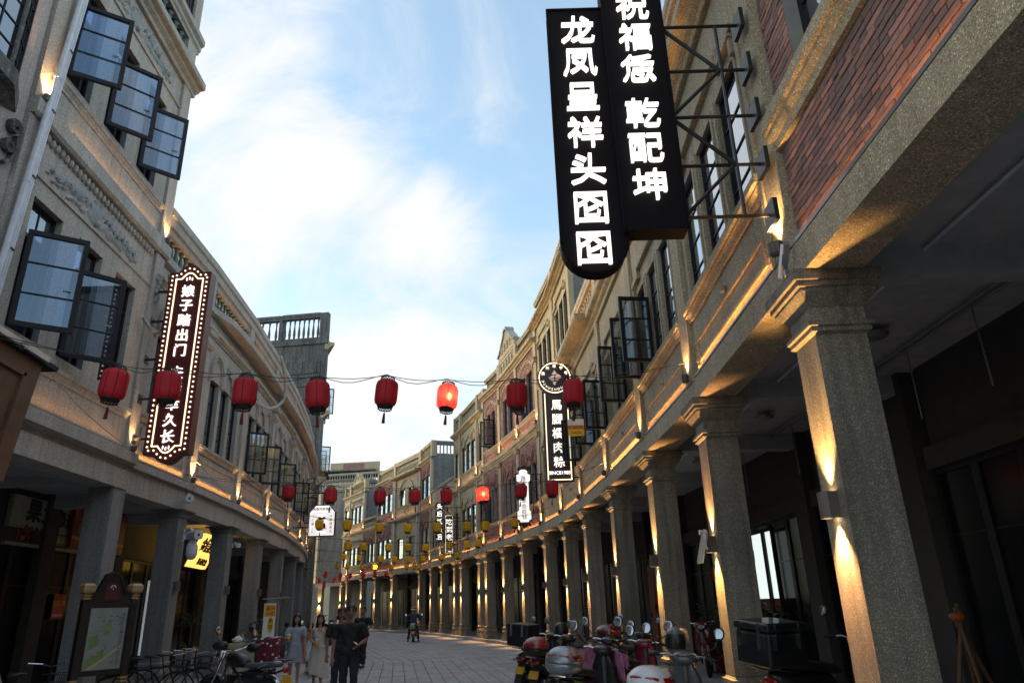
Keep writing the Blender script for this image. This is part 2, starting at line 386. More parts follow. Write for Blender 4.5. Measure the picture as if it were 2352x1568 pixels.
# ---- lettering (built first, while the scene is still empty)
_tc = {}
_txt = bpy.data.objects.new("lettering_source", bpy.data.curves.new("lettering_source", 'FONT'))
COL.objects.link(_txt)
def glyphs(s, size=1.0, bold=0.02, depth=0.03):
    """mesh of a string, centred, standing in the x-z plane and facing -y"""
    key = (s, round(size, 4), bold, depth)
    if key not in _tc:
        c = _txt.data; c.body = s; c.size = 1.0; c.extrude = depth / size / 2; c.offset = bold; c.align_x = 'LEFT'; c.resolution_u = 3
        bpy.context.view_layer.update()
        me = bpy.data.meshes.new_from_object(_txt.evaluated_get(bpy.context.evaluated_depsgraph_get()))
        xs = [v.co.x for v in me.vertices]; ys = [v.co.y for v in me.vertices]
        cx, cy = (min(xs) + max(xs)) / 2, (min(ys) + max(ys)) / 2
        for v in me.vertices: v.co = Vector(((v.co.x - cx) * size, -v.co.z * size, (v.co.y - cy) * size))
        me.name = "lettering"; me.materials.clear()
        _tc[key] = me
    return _tc[key]
def lettering(s, size, bold, depth, mat):
    src = glyphs(s, size, bold, depth); key = (s, round(size, 4), bold, depth, mat)
    if key not in _tc:
        me = src.copy(); me.materials.append(MATS[mat]); _tc[key] = me
    return _tc[key]

# ------------------------------------------------------------------ plan of the street (metres; the two arcades curve away to the left)
RP = [(2.48, 5.65), (2.53, 9.5), (2.42, 13.0), (2.22, 17.0), (1.91, 20.9), (1.54, 24.4), (0.98, 27.6), (0.14, 30.9), (-0.72, 34.0), (-1.64, 36.6),
      (-2.04, 37.7), (-3.26, 41.6), (-3.74, 42.9), (-4.81, 46.0), (-5.78, 48.6), (-6.95, 51.7), (-9.62, 56.3), (-11.61, 60.0), (-13.33, 63.0), (-15.35, 66.4), (-16.17, 67.6), (-17.6, 70.2)]
LP = [(-6.95, 8.0), (-7.27, 12.98), (-7.40, 16.0), (-7.68, 19.5), (-8.12, 23.2), (-8.68, 27.2), (-9.40, 31.2), (-10.25, 35.2), (-11.30, 39.2)]
RF = [Fr(RP[i], RP[i + 1]) for i in range(len(RP) - 1)]
LF = [Fr(LP[i], LP[i + 1], left=True) for i in range(len(LP) - 1)]
def node_n(P, i, left=False):
    a = Vector(P[max(i - 1, 0)]); b = Vector(P[min(i + 1, len(P) - 1)]); d = (b - a).normalized()
    return Vector((d.y, -d.x)) if left else Vector((-d.y, d.x))
def offs(P, i, n, z, left=False):
    q = Vector(P[i]) + node_n(P, i, left) * n
    return Vector((q.x, q.y, z))

# ------------------------------------------------------------------ the ground
g = MB(); g.box(WORLDF, -400, 400, -60, 600, -0.6, -0.03)
tag(g.build('ground', 'paving_joint'), kind='structure')
# paving: long stone slabs laid in rows along the street, the rows kinking at the bends
road = empty('road', (-2.4, 20, 0)); tag(road, kind='structure')
SPINE = [(-1.55, -4), (-2.35, 9), (-3.2, 17.3), (-4.45, 25.0), (-7.0, 33.5), (-10.2, 42.0), (-15.5, 52.0), (-23.5, 65.5)]
def spine_pt(i, o):
    a = Vector(SPINE[max(i - 1, 0)]); b = Vector(SPINE[i]); c = Vector(SPINE[min(i + 1, len(SPINE) - 1)])
    d = ((b - a).normalized() if i else Vector((0, 0))) + ((c - b).normalized() if i < len(SPINE) - 1 else Vector((0, 0))); d.normalize()
    q = b + Vector((-d.y, d.x)) * -o
    return q
n_ind = 0; rest = MB(); slabs = []
for i in range(len(SPINE) - 1):
    nrow = 44; w = 0.305
    for r in range(nrow):
        o0, o1 = (r - nrow / 2) * w, (r - nrow / 2 + 1) * w
        A0, A1, B0, B1 = spine_pt(i, o0), spine_pt(i, o1), spine_pt(i + 1, o0), spine_pt(i + 1, o1)
        Ls = (B0 - A0).length; t = -R.random() * .6
        while t < Ls:
            ln = R.choice((.62, .78, .9, 1.1)); a, b = max(t, 0) / Ls, min(t + ln, Ls) / Ls; t += ln
            if b <= 0 or b - a < 0.003: continue
            g_ = 0.007; ga = g_ / Ls
            def ip(tt, ff): return A0.lerp(B0, tt).lerp(A1.lerp(B1, tt), ff)
            fa = g_ / max(w, .05)
            q = [ip(a + ga, fa), ip(a + ga, 1 - fa), ip(b - ga, 1 - fa), ip(b - ga, fa)]
            c = (q[0] + q[2]) / 2
            slabs.append((c, q, R.uniform(-.003, .003)))
def slab_geo(mb, q, dz):
    b = [Vector((p.x, p.y, -0.03)) for p in q]; cen = sum((Vector((p.x, p.y, 0)) for p in q), Vector()) / 4
    tp = [Vector((p.x, p.y, dz)) for p in q]
    tp2 = [t + (Vector((cen.x, cen.y, dz)) - t).normalized() * .012 for t in tp]
    md = [Vector((p.x, p.y, dz - .005)) for p in q]
    mb.loft([b, md, [Vector((t.x, t.y, dz)) for t in tp2]])
slabs = [s for s in slabs if s[0].y > -3]
near = sorted([s for s in slabs if 15.6 < s[0].y < 27 and -0.29 < (s[0].x / s[0].y) < .06], key=lambda s: s[0].length)[:290]
nid = {id(s) for s in near}
for s in slabs:
    if id(s) in nid:
        m_ = MB(); slab_geo(m_, s[1], s[2]); m_.build('paving_slab', 'paving_stone', road)
    else: slab_geo(rest, s[1], s[2])
tag(rest.build('paving_field', 'paving_stone', road), kind='stuff')
# raised arcade pavements with their kerbs
def pavement(P, left, i0, i1, label):
    pv = MB()
    k = [offs(P, i, 0.16, 0, left) for i in range(i0, i1 + 1)]; bk = [offs(P, i, -3.2, 0, left) for i in range(i0, i1 + 1)]
    rings = []
    for a, b in zip(k, bk):
        rings.append([Vector((a.x, a.y, -.03)), Vector((a.x, a.y, .115)), Vector((a.x, a.y, .13)).lerp(Vector((b.x, b.y, .13)), .005), Vector((b.x, b.y, .13)), Vector((b.x, b.y, -.03))])
    pv.loft(rings, closed=False, cap=False)
    tag(pv.build('pavement', 'kerb_stone'), kind='structure')
RP_ext = [(2.40, -6.0), (2.45, 0.6)] + RP
LP_ext = [(-6.2, -6.0)] + LP
pavement(RP_ext, False, 0, len(RP_ext) - 1, '')
pavement(LP_ext, True, 0, len(LP_ext) - 1, '')

# ------------------------------------------------------------------ parts shared by the arcade houses
_wm = {}
def win_mesh(w, h, cols, bars, fr=.05, bar=.02, th=.06, fmat='window_black', gmat='glass_window'):
    key = (round(w, 2), round(h, 2), cols, tuple(round(b, 3) for b in bars), fr, gmat)
    if key in _wm: return _wm[key]
    m = MB(); t = th / 2; F = WORLDF
    m.box(F, 0, fr, -t, t, 0, h); m.box(F, w - fr, w, -t, t, 0, h); m.box(F, fr, w - fr, -t, t, 0, fr); m.box(F, fr, w - fr, -t, t, h - fr, h)
    zs = [fr] + [b * h for b in bars] + [h - fr]
    xs = [fr + (w - 2 * fr) * i / cols for i in range(cols + 1)]
    for b in bars: m.box(F, fr, w - fr, -t * .6, t * .6, b * h - bar / 2, b * h + bar / 2)
    for x in xs[1:-1]:
        for j in range(len(zs) - 1):
            m.box(F, x - bar / 2, x + bar / 2, -t * .55, t * .55, zs[j] + (bar / 2 if j else 0), zs[j + 1] - (bar / 2 if j < len(zs) - 2 else 0))
    fme = m.mesh('window', fmat)
    panes = []
    for i in range(cols):
        for j in range(len(zs) - 1):
            a, b, c, d = xs[i] + (bar / 2 if i else 0), xs[i + 1] - (bar / 2 if i < cols - 1 else 0), zs[j] + (bar / 2 if j else 0), zs[j + 1] - (bar / 2 if j < len(zs) - 2 else 0)
            pk = ('pane', round(b - a, 3), round(d - c, 3), gmat)
            if pk not in _wm:
                q = MB(); q.box(F, 0, b - a, -.004, .004, 0, d - c); _wm[pk] = q.mesh('pane', gmat)
            panes.append((_wm[pk], (a, 0, c)))
    one = MB(); one.box(F, fr, w - fr, -.004, .004, fr, h - fr)
    _wm[key] = (fme, panes, one.mesh('pane', gmat))
    return _wm[key]
def window(b, F, u, n, z, w, h, cols=1, bars=(.66,), each=True, name='window', gmat='glass_window', fr=.05, glazed=True):
    fme, panes, one = win_mesh(w, h, cols, bars, fr=fr, gmat=gmat)
    o = inst(name, fme, b, F, u + (w if F.left else 0), n, z)
    if glazed:
        for pm, loc in (panes if each else [(one, (0, 0, 0))]):
            put('pane', pm, o, loc)
    return o
def casement(b, F, u, z, w, h, ang, bars=(.34, .66), cols=1, n=0.03, back=False, gmat='glass_sash', fr=.055):
    """open sash hinged on the wall at u"""
    h0 = F.p(u, n, z); s = -1 if back else 1
    d = F.d * (s * math.cos(ang)) + F.n * math.sin(ang)
    G = Fr((h0.x, h0.y), (h0.x + d.x, h0.y + d.y))
    o = window(b, G, 0, 0, z, w, h, cols, bars, each=True, name='casement', gmat=gmat, fr=fr)
    hd = MB(); hd.box(WORLDF, .0, .1, -.035, -.02, h * .42, h * .42 + .02); put('handle', hd.mesh('handle', 'steel_grey'), o, (w * .72, 0, 0))
    return o
def _bal_prof(h, r): return [(r * 1.0, 0), (r * 1.0, h * .06), (r * .62, h * .09), (r * .8, h * .14), (r * 1.15, h * .3), (r * .95, h * .48), (r * .55, h * .66), (r * .5, h * .78), (r * .8, h * .82), (r * .55, h * .86), (r * 1.0, h * .93), (r * 1.0, h)]
def balustrade(b, F, u0, u1, z0, z1, mat, kind='turned', bmat=None, n0=-.05, rail=.14, base=.1, step=.22, d=.26, proud=.04):
    """base course, turned balusters or square bars, moulded rail"""
    bmat = bmat or mat
    m = MB(); m.prof(F, u0, u1, [(n0 - d, z0), (n0, z0), (n0, z0 + base), (n0 - d, z0 + base)])
    m.build('balustrade_base', mat, b)
    m = MB(); m.prof(F, u0, u1, [(n0 - d - proud, z1 - rail), (n0 + proud * .3, z1 - rail), (n0 + proud * .3, z1 - rail * .6), (n0 + proud, z1 - rail * .5), (n0 + proud, z1), (n0 - d - proud, z1)])
    m.build('balustrade_rail', mat, b)
    h = z1 - rail - z0 - base; k = max(2, int((u1 - u0) / step)); key = ('bal', kind, round(h, 2), bmat)
    if key not in _wm:
        q = MB()
        if kind == 'turned': q.lathe((0, 0, 0), _bal_prof(h, .075), 8)
        else: q.box(WORLDF, -.035, .035, -.035, .035, 0, h)
        _wm[key] = q.mesh('baluster', bmat, smooth=(kind == 'turned'))
    for i in range(k): inst('baluster', _wm[key], b, F, u0 + (i + .5) * (u1 - u0) / k, n0 - d / 2, z0 + base)
def cornice(b, F, u0, u1, z0, z1, proj, mat, name='cornice', n=0.0):
    h = z1 - z0
    m = MB(); m.prof(F, u0, u1, [(n - .1, z0), (n + proj * .25, z0), (n + proj * .3, z0 + h * .22), (n + proj * .55, z0 + h * .35), (n + proj * .62, z0 + h * .5), (n + proj * .92, z0 + h * .56), (n + proj, z0 + h * .62), (n + proj, z1), (n - .1, z1 + .012)])
    return m.build(name, mat, b)
def sill(b, F, u0, u1, z1, mat, h=.17, proj=.1, n=0.0):
    m = MB(); z0 = z1 - h
    m.prof(F, u0, u1, [(n - .05, z0), (n + proj * .3, z0), (n + proj * .35, z0 + h * .25), (n + proj * .7, z0 + h * .42), (n + proj * .7, z0 + h * .55), (n + proj, z0 + h * .6), (n + proj, z1 - .01), (n - .05, z1)])
    return m.build('sill', mat, b)
def pilaster(b, F, u, z0, z1, mat, w=.40, proj=.075, n=0.0, cap=True):
    m = MB(); m.box(F, u - w / 2, u + w / 2, n - .1, n + proj, z0, z1)
    o = m.build('pilaster', mat, b)
    if cap:
        c = MB(); c.sqstack(F, u, n + proj / 2, w / 2, proj / 2 + .02, [(.0, z1 - .32), (.03, z1 - .30), (.03, z1 - .24), (.015, z1 - .22), (.015, z1 - .12), (.05, z1 - .1), (.06, z1 - .03), (.06, z1 + .004)])
        c.build('pilaster_cap', mat, o, org=WPOS[b.name])
    return o
def dado_panel(b, F, u0, u1, z0, z1, mat, n=0.0, t=.045, pr=.03):
    """raised moulded frame of a sunk panel"""
    m = MB(); m.box(F, u0, u1, n - .02, n + pr, z1 - t, z1); m.box(F, u0, u1, n - .02, n + pr, z0, z0 + t)
    m.box(F, u0, u0 + t, n - .02, n + pr * .95, z0 + t, z1 - t); m.box(F, u1 - t, u1, n - .02, n + pr * .95, z0 + t, z1 - t)
    return m.build('panel_frame', mat, b)
_bk = {}
def brick_mesh(mat, w=.205, h=.052):
    key = (mat, round(w, 3))
    if key not in _bk:
        m = MB(); F = WORLDF; e = .004
        m.loft([[Vector((-w / 2, .02, -h / 2)), Vector((w / 2, .02, -h / 2)), Vector((w / 2, .02, h / 2)), Vector((-w / 2, .02, h / 2))],
                [Vector((-w / 2, e, -h / 2)), Vector((w / 2, e, -h / 2)), Vector((w / 2, e, h / 2)), Vector((-w / 2, e, h / 2))],
                [Vector((-w / 2 + e, 0, -h / 2 + e)), Vector((w / 2 - e, 0, -h / 2 + e)), Vector((w / 2 - e, 0, h / 2 - e)), Vector((-w / 2 + e, 0, h / 2 - e))]])
        _bk[key] = m.mesh('brick', mat)
    return _bk[key]
def bricks(b, F, u0, u1, z0, z1, mat, holes=(), n=0.0, single=False):
    """running-bond facing laid over the mortar"""
    bw, bh, j = .205, .052, .009
    mb = MB(); row = 0; z = z0 + j
    while z + bh <= z1 + 1e-4:
        u = u0 + (0 if row % 2 == 0 else -(bw + j) / 2) + j / 2
        while u < u1 - .03:
            a, c = max(u, u0 + j / 2), min(u + bw, u1 - j / 2)
            for h in holes:
                if h[2] - .02 < z + bh / 2 < h[3] + .02:
                    if h[0] < c and h[1] > a:
                        if h[0] - a > c - h[1]: c = min(c, h[0] - .01)
                        else: a = max(a, h[1] + .01)
            if c - a > .04:
                if single:
                    ww = c - a; ww = bw if ww > bw - .02 else round(ww, 2)
                    inst('brick', brick_mesh(mat, ww), b, F, (a + c) / 2, n + .012 + R.uniform(-.004, .006), z + bh / 2 + R.uniform(-.002, .002), PI + R.uniform(-.022, .022))
                else:
                    f = n + .012 + R.uniform(-.003, .005)
                    P = F.p; v = [P(a, n - .002, z), P(c, n - .002, z), P(c, n - .002, z + bh), P(a, n - .002, z + bh), P(a, f, z), P(c, f, z), P(c, f, z + bh), P(a, f, z + bh)]
                    mb.add(v, [(4, 5, 6, 7), (0, 1, 5, 4), (1, 2, 6, 5), (2, 3, 7, 6), (3, 0, 4, 7)])
            u += bw + j
        z += bh + j; row += 1
    if not single: tag(mb.build('brick_facing', mat, b), kind='stuff')
def column(b, F, u, mat, w=.43, d=.42, ztop=4.13, left=False, base=True):
    m = MB(); nc = -d / 2
    z0 = .72 if base else 0.0
    m.sqstack(F, u, nc, w / 2, d / 2, [(-.008, z0), (0, z0 + .01), (0, 3.66), (-.008, 3.67)])
    o = m.build('column', mat, b); org = WPOS[b.name]
    t = ztop - 3.66
    c = MB(); c.sqstack(F, u, nc, w / 2, d / 2, [(.0, 3.60), (.035, 3.62), (.035, 3.655), (.055, 3.665), (.055, 3.70), (.012, 3.715), (.012, 3.66 + t * .36), (.03, 3.66 + t * .4), (.10, 3.66 + t * .62), (.10, 3.66 + t * .67), (.125, 3.66 + t * .69), (.125, 3.66 + t * .78), (.15, 3.66 + t * .8), (.15, ztop - .002)])
    c.build('capital', mat, o, org=org)
    if base:
        c = MB(); c.sqstack(F, u, nc, w / 2, d / 2, [(.06, 0.0), (.06, .34), (.02, .36), (.02, .40), (.05, .45), (.055, .52), (.03, .585), (.01, .60), (.01, .63), (.045, .645), (.045, .69), (.015, .70), (.0, .722)])
        c.build('pedestal', mat, o, org=org)
    return o
def hood_step(b, F, u0, u1, z, mat, n=0.0):
    """stepped label mould over a group of lights"""
    m = MB(); t = .05; d = (u1 - u0)
    for i, (uu, vv) in enumerate(((z, .055), (z + .085, .035))):
        e = .0 if i == 0 else .05
        m.box(F, u0 + d * .2 - e, u1 - d * .2 + e, n - .02, n + vv + .02, uu + .1, uu + .1 + t)
        m.box(F, u0 - e, u0 + d * .2 - .03 - e, n - .02, n + vv + .02, uu - .08, uu - .08 + t); m.box(F, u1 - d * .2 + .03 + e, u1 + e, n - .02, n + vv + .02, uu - .08, uu - .08 + t)
        m.box(F, u0 + d * .2 - .05 - e, u0 + d * .2 - e, n - .02, n + vv + .015, uu - .08, uu + .15); m.box(F, u1 - d * .2 + e, u1 - d * .2 + .05 + e, n - .02, n + vv + .015, uu - .08, uu + .15)
    for s in (u0, u1 - .07): m.box(F, s, s + .07, n - .02, n + .06, z - .3, z - .1)
    return m.build('hood_mould', mat, b)
def strip_pts(m, F, pts, t, n0, n1):
    """flat bar of thickness t following (u, z) points"""
    for (a, za), (c, zc) in zip(pts[:-1], pts[1:]):
        d = Vector((c - a, zc - za)).normalized() * (t * .5); q = Vector((-d.y, d.x))
        m.prism(F, [(a - q.x - d.x * .6, za - q.y - d.y * .6), (c - q.x + d.x * .6, zc - q.y + d.y * .6), (c + q.x + d.x * .6, zc + q.y + d.y * .6), (a + q.x - d.x * .6, za + q.y - d.y * .6)], n0, n1)
def hood_point(b, F, u0, u1, z, mat, h=.55, n=0.0, mid=True):
    """pointed hoods at the outer lights and a small stepped one in the middle"""
    w = u1 - u0; m = MB()
    a = w * .27
    for s in ((u0, u0 + a), (u1 - a, u1)):
        c = (s[0] + s[1]) / 2
        for e, pr in ((0, .07), (.06, .045)):
            strip_pts(m, F, [(s[0] + e, z - .22), (s[0] + e, z + .02 - e), (c, z + h - e * 1.6), (s[1] - e, z + .02 - e), (s[1] - e, z - .22)], .045, n - .01, n + pr)
    if mid:
        x0, x1 = u0 + a + .04, u1 - a - .04; c = (x0 + x1) / 2
        strip_pts(m, F, [(x0, z - .14), (x0 + (c - x0) * .35, z + .1), (c - .14, z + .12), (c - .12, z + .26), (c + .12, z + .26), (c + .14, z + .12), (x1 - (c - x0) * .35, z + .1), (x1, z - .14)], .05, n - .01, n + .065)
    return m.build('hood_mould', mat, b)
def hood_arch(b, F, u0, u1, z, mat, h=.35, n=0.0, seg=12):
    m = MB(); c = (u0 + u1) / 2; r = (u1 - u0) / 2
    for e, pr in ((0, .07), (.07, .045)):
        strip_pts(m, F, [(c - (r - e) * math.cos(PI * i / seg), z + (h - e) * math.sin(PI * i / seg)) for i in range(seg + 1)], .055, n - .01, n + pr)
    return m.build('hood_mould', mat, b)
def lights3(u0, u1, k, mull):
    w = (u1 - u0 - mull * (k - 1)) / k
    return [(u0 + i * (w + mull), u0 + i * (w + mull) + w) for i in range(k)]
def back_strip(b, P, i0, i1, top, left=False, floor=4.42, depth=9.0, mat='grey_cement', ncl=-1.4, zlow=0.0):
    """the body of the house behind its street front, with its flat roof"""
    m = MB(); rings = []
    for i in range(i0, i1 + 1):
        a, c, e = offs(P, i, ncl, 0, left), offs(P, i, -depth, 0, left), offs(P, i, -3.0, 0, left)
        rings.append([Vector((a.x, a.y, floor + .35)), Vector((a.x, a.y, top)), Vector((c.x, c.y, top)), Vector((c.x, c.y, zlow)), Vector((e.x, e.y, zlow)), Vector((e.x, e.y, floor + .35))])
    m.loft(rings); m.build('rear_body', mat, b)
def roof_cover(b, P, i0, i1, z, left=False, n0=-.08, n1=-1.5):
    m = MB()
    for i in range(i0, i1): m.quad(offs(P, i, n0, z, left), offs(P, i + 1, n0, z, left), offs(P, i + 1, n1, z, left), offs(P, i, n1, z, left))
    m.build('roof', 'roof_felt', b)
_dm = {}
def arcade(b, F, L, P, i, zc, cmat, left=False, beam=(4.13, 4.42), bmat='granite_brown', bn=.06, shut=True, doors=4):
    """one arcade bay: beam, cross beam, ceiling, shop front"""
    m = MB(); m.prof(F, 0, L, [(-.44, beam[0]), (bn, beam[0]), (bn, beam[1] - .012), (bn - .012, beam[1]), (-.44, beam[1])]); m.build('beam', bmat, b)
    m = MB(); m.box(F, -.13, .13, -2.9, -.42, zc - .28, zc + .05); m.build('cross_beam', 'ceiling_paint', b)
    a, c, d, e = offs(P, i, -.43, zc, left), offs(P, i + 1, -.43, zc, left), offs(P, i + 1, -3.0, zc, left), offs(P, i, -3.0, zc, left)
    m = MB(); m.loft([[a, c, d, e], [v + Vector((0, 0, .06)) for v in (a, c, d, e)]]); m.build('ceiling', 'ceiling_paint', b)
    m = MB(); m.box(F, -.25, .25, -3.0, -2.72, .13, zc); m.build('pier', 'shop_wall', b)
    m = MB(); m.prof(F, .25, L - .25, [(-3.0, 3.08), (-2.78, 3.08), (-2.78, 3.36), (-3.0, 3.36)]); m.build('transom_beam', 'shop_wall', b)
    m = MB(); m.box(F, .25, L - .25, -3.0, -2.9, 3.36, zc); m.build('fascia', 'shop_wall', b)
    if shut:
        w = (L - .5) / doors
        for k in range(doors):
            window(b, F, .25 + k * w, -2.9, .14, w, 2.94, 1, (.06, .72), each=False, name='shop_door', gmat='glass_shop', fr=.07)

# ------------------------------------------------------------------ lamps fixed to the houses
_lm = {}
R4 = random.Random(21)
def wall_lamp(F, u, n, z, label, group, lit=True, e=1.0):
    q = F.p(u, n, z); t = empty('wall_lamp', q, F.rot, label, 'wall lamp', group); WPOS[t.name] = (0, 0, 0)
    if 'lamp' not in _lm:
        m = MB(); m.loft([[(-.07, .0, zz), (.07, .0, zz), (.07, .075, zz), (.035, .115, zz), (-.035, .115, zz), (-.07, .075, zz)] for zz in (-.1, .1)], cap=False)
        m.quad((-.07, 0, .05), (.07, 0, .05), (.05, .1, .05), (-.05, .1, .05)); _lm['lamp'] = m.mesh('housing', 'lamp_bronze')
        for k, s in (('on', 'lamp_glow'), ('off', 'lamp_off')):
            g_ = MB(); g_.box(WORLDF, -.05, .05, .012, .085, -.088, -.08); g_.box(WORLDF, -.05, .05, .012, .085, .08, .088); _lm[k] = g_.mesh('lens', s)
    put('housing', _lm['lamp'], t); put('lens', _lm['on' if lit else 'off'], t)
    if lit:
        for s in (-1, 1):
            d = bpy.data.lights.new('lamp_beam', 'SPOT'); d.energy = (190 * e if s > 0 else 195 * e) * R4.uniform(.75, 1.2); d.color = (1.0, R4.uniform(.49, .57), R4.uniform(.15, .22)); d.spot_size = rad(78); d.spot_blend = 1.0; d.shadow_soft_size = .02
            o = bpy.data.objects.new('lamp_beam', d); COL.objects.link(o); o.parent = t; o.location = (0, .062, s * .105)
            dv = Vector((R4.uniform(-.03, .03), -.07, s)); o.rotation_euler = (-dv).to_track_quat('Z', 'Y').to_euler()
    return t
def uplight(F, u, n, z, label, group, e=1.0, tilt=-.12):
    q = F.p(u, n, z); t = empty('uplight', q, F.rot, label, 'uplight', group)
    if 'up' not in _lm:
        m = MB(); m.lathe((0, 0, 0), [(.028, 0), (.045, .02), (.05, .10), (.05, .12), (.038, .12), (.036, .1)], 10); m.box(WORLDF, -.015, .015, -.09, .0, .02, .04)
        _lm['up'] = m.mesh('housing', 'lamp_bronze')
        g_ = MB(); g_.lathe((0, 0, .1), [(.034, 0), (.034, .006)], 10); _lm['uplens'] = g_.mesh('lens', 'lamp_glow')
    put('housing', _lm['up'], t); put('lens', _lm['uplens'], t)
    d = bpy.data.lights.new('uplight_beam', 'SPOT'); d.energy = 50 * e * R4.uniform(.7, 1.2); d.color = (1.0, R4.uniform(.50, .60), R4.uniform(.15, .25)); d.spot_size = rad(84); d.spot_blend = .9; d.shadow_soft_size = .025
    o = bpy.data.objects.new('uplight_beam', d); COL.objects.link(o); o.parent = t; o.location = (0, 0, .13)
    dv = Vector((0, tilt, 1)); o.rotation_euler = (-dv).to_track_quat('Z', 'Y').to_euler()
    return t
def led_strip(F, u0, u1, n, z, label, group, e=1.0):
    """lamp channel lying on a ledge, shining up the wall"""
    L = u1 - u0; q = F.p((u0 + u1) / 2, n, z); t = empty('led_strip', q, F.rot, label, 'light strip', group)
    key = ('led', round(L, 1))
    if key not in _lm:
        m = MB(); m.prof(WORLDF, -L / 2, L / 2, [(-.02, 0), (.02, 0), (.02, .03), (.014, .03), (.014, .012), (-.02, .012)]); c = m.mesh('channel', 'steel_grey')
        g_ = MB(); g_.box(WORLDF, -L / 2 + .02, L / 2 - .02, -.016, .008, .013, .016); _lm[key] = (c, g_.mesh('diffuser', 'led_warm'))
    put('channel', _lm[key][0], t); put('diffuser', _lm[key][1], t)
    d = bpy.data.lights.new('strip_light', 'AREA'); d.shape = 'RECTANGLE'; d.size = L * .96; d.size_y = .02; d.energy = .95 * L * e * R4.uniform(.5, 1.25); d.color = (1.0, .45, .12); d.spread = rad(78)
    o = bpy.data.objects.new('strip_light', d); COL.objects.link(o); o.parent = t; o.location = (0, 0, .035)
    dv = Vector((0, -.42, 1)); o.rotation_euler = (-dv).to_track_quat('Z', 'Y').to_euler()
    return t
plain('lamp_bronze', (0.13, 0.105, 0.085), rough=.5, metal=.2)
plain('lamp_off', (0.2, 0.19, 0.17), rough=.4)
glow('lamp_glow', (1.0, .78, .45), 9.0)

# ================================================================== right-hand houses
UPG = 'warm uplights at the feet of the pilasters'
LAMPG = 'up-and-down wall lamps on the arcade columns'
LEDG = 'warm light strips lying on the facade ledges'
def house(name, P, i, label):
    return empty(name, (P[i][0], P[i][1], 0), 0, label, 'building')
def pil_lamp(F, u, z, where, e=1.0, n=.13):
    uplight(F, u, n, z, where, UPG, e)
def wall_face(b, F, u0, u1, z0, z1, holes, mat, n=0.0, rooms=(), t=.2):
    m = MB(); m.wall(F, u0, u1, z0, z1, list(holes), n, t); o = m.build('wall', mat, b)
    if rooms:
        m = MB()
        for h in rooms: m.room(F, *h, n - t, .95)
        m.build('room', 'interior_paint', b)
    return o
ORD = ['first', 'second', 'third', 'fourth', 'fifth', 'sixth', 'seventh', 'eighth']
UPL = {}
def feet(k):   # wording for lamps by distance
    return k

# ---- the rows go on behind the camera: unseen masses, sized for the light
for s_, x_, lb_ in ((1, 2.5, 'plain unseen arcade house behind the camera on the right, sized for the light'), (-1, -6.3, 'plain unseen arcade house behind the camera on the left, sized for the light')):
    hb_ = empty('rendered_house', (x_, -16, 0), 0, lb_, 'building'); mm_ = MB(); a_, b_ = (x_, x_ + 9) if s_ > 0 else (x_ - 9, x_)
    mm_.box(WORLDF, a_, b_, -30, -11, 4.4, 8.2); mm_.box(WORLDF, a_ + (3 if s_ > 0 else 0), b_ - (0 if s_ > 0 else 3), -30, -11, 0, 4.4); mm_.build('wall', 'granite_grey', hb_)
    for k_ in range(5): mm_ = MB(); mm_.box(WORLDF, x_ if s_ > 0 else x_ - .45, x_ + .45 if s_ > 0 else x_, -29.5 + k_ * 4.4, -29.05 + k_ * 4.4, 0, 4.4); mm_.build('column', 'granite_column', hb_)
hb_ = empty('rendered_house', (-20, 58, 0), 0, 'plain grey house row hidden left of the bend, added to hold off sky light', 'building')  # unseen row, added to keep sky light off the far arcades
mm_ = MB(); pp_ = [(-15.6, 49.0), (-20.6, 60.5), (-25.0, 67.5), (-33.0, 64.0), (-26.0, 49.0)]; mm_.loft([[Vector((a, b, z)) for a, b in pp_] for z in (0, 12.0)]); mm_.build('wall', 'granite_grey', hb_)
# ---- A: brick house over the camera's right shoulder
bA = house('brick_house', RP, 0, 'red brick house at the near right with a big granite arcade beam')
FA = Fr((2.44, -2.2), RP[0]); LA_ = FA.L
m = MB(); m.prof(FA, 0, LA_, [(-.44, 4.12), (.05, 4.12), (.05, 4.40), (.038, 4.415), (-.44, 4.415)]); m.build('beam', 'granite_brown', bA)
m = MB(); m.box(FA, 0, LA_, -3.0, -.44, 4.42, 4.48); m.build('ceiling', 'ceiling_paint', bA)
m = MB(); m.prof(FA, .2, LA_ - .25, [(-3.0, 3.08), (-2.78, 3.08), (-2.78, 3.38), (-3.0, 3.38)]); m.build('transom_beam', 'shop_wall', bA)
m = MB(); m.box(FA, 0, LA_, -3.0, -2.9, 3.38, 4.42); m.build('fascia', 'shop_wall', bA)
for k in range(8): window(bA, FA, .1 + k * (LA_ - .4) / 8, -2.9, .14, (LA_ - .4) / 8, 2.94, 1, (.06, .72), each=False, name='shop_door', gmat='glass_shop', fr=.08)
m = MB(); m.box(FA, 0, LA_ - .2, -.08, -.02, 4.42, 5.42); m.build('wall', 'mortar', bA)
bricks(bA, FA, LA_ - 3.75, LA_ - .22, 4.43, 5.36, 'brick_red', single=True, n=-.02)
bricks(bA, FA, 0, LA_ - 3.75, 4.43, 5.36, 'brick_red', n=-.02)
sill(bA, FA, 0, LA_ - .15, 5.72, 'granite_brown', h=.34, proj=.12)
m = MB(); m.box(FA, LA_ - .2, LA_ + .16, -.3, .055, 4.42, 11.0); m.build('pilaster', 'granite_brown', bA)
led_strip(FA, LA_ - 3.6, LA_ - .25, .03, 4.42, 'warm light strip on the near beam under the brick panel', LEDG, .28)
m = MB(); m.box(FA, .1, LA_ - .24, .03, .05, 4.415, 4.45); m.build('ledge_channel', 'steel_grey', bA)
hz = (LA_ - 2.6, LA_ - .72, 5.72, 8.0)
uplight(FA, LA_ - .02, .1, 4.43, 'warm uplight on the near granite pilaster, right under the big black sign', UPG, .7)
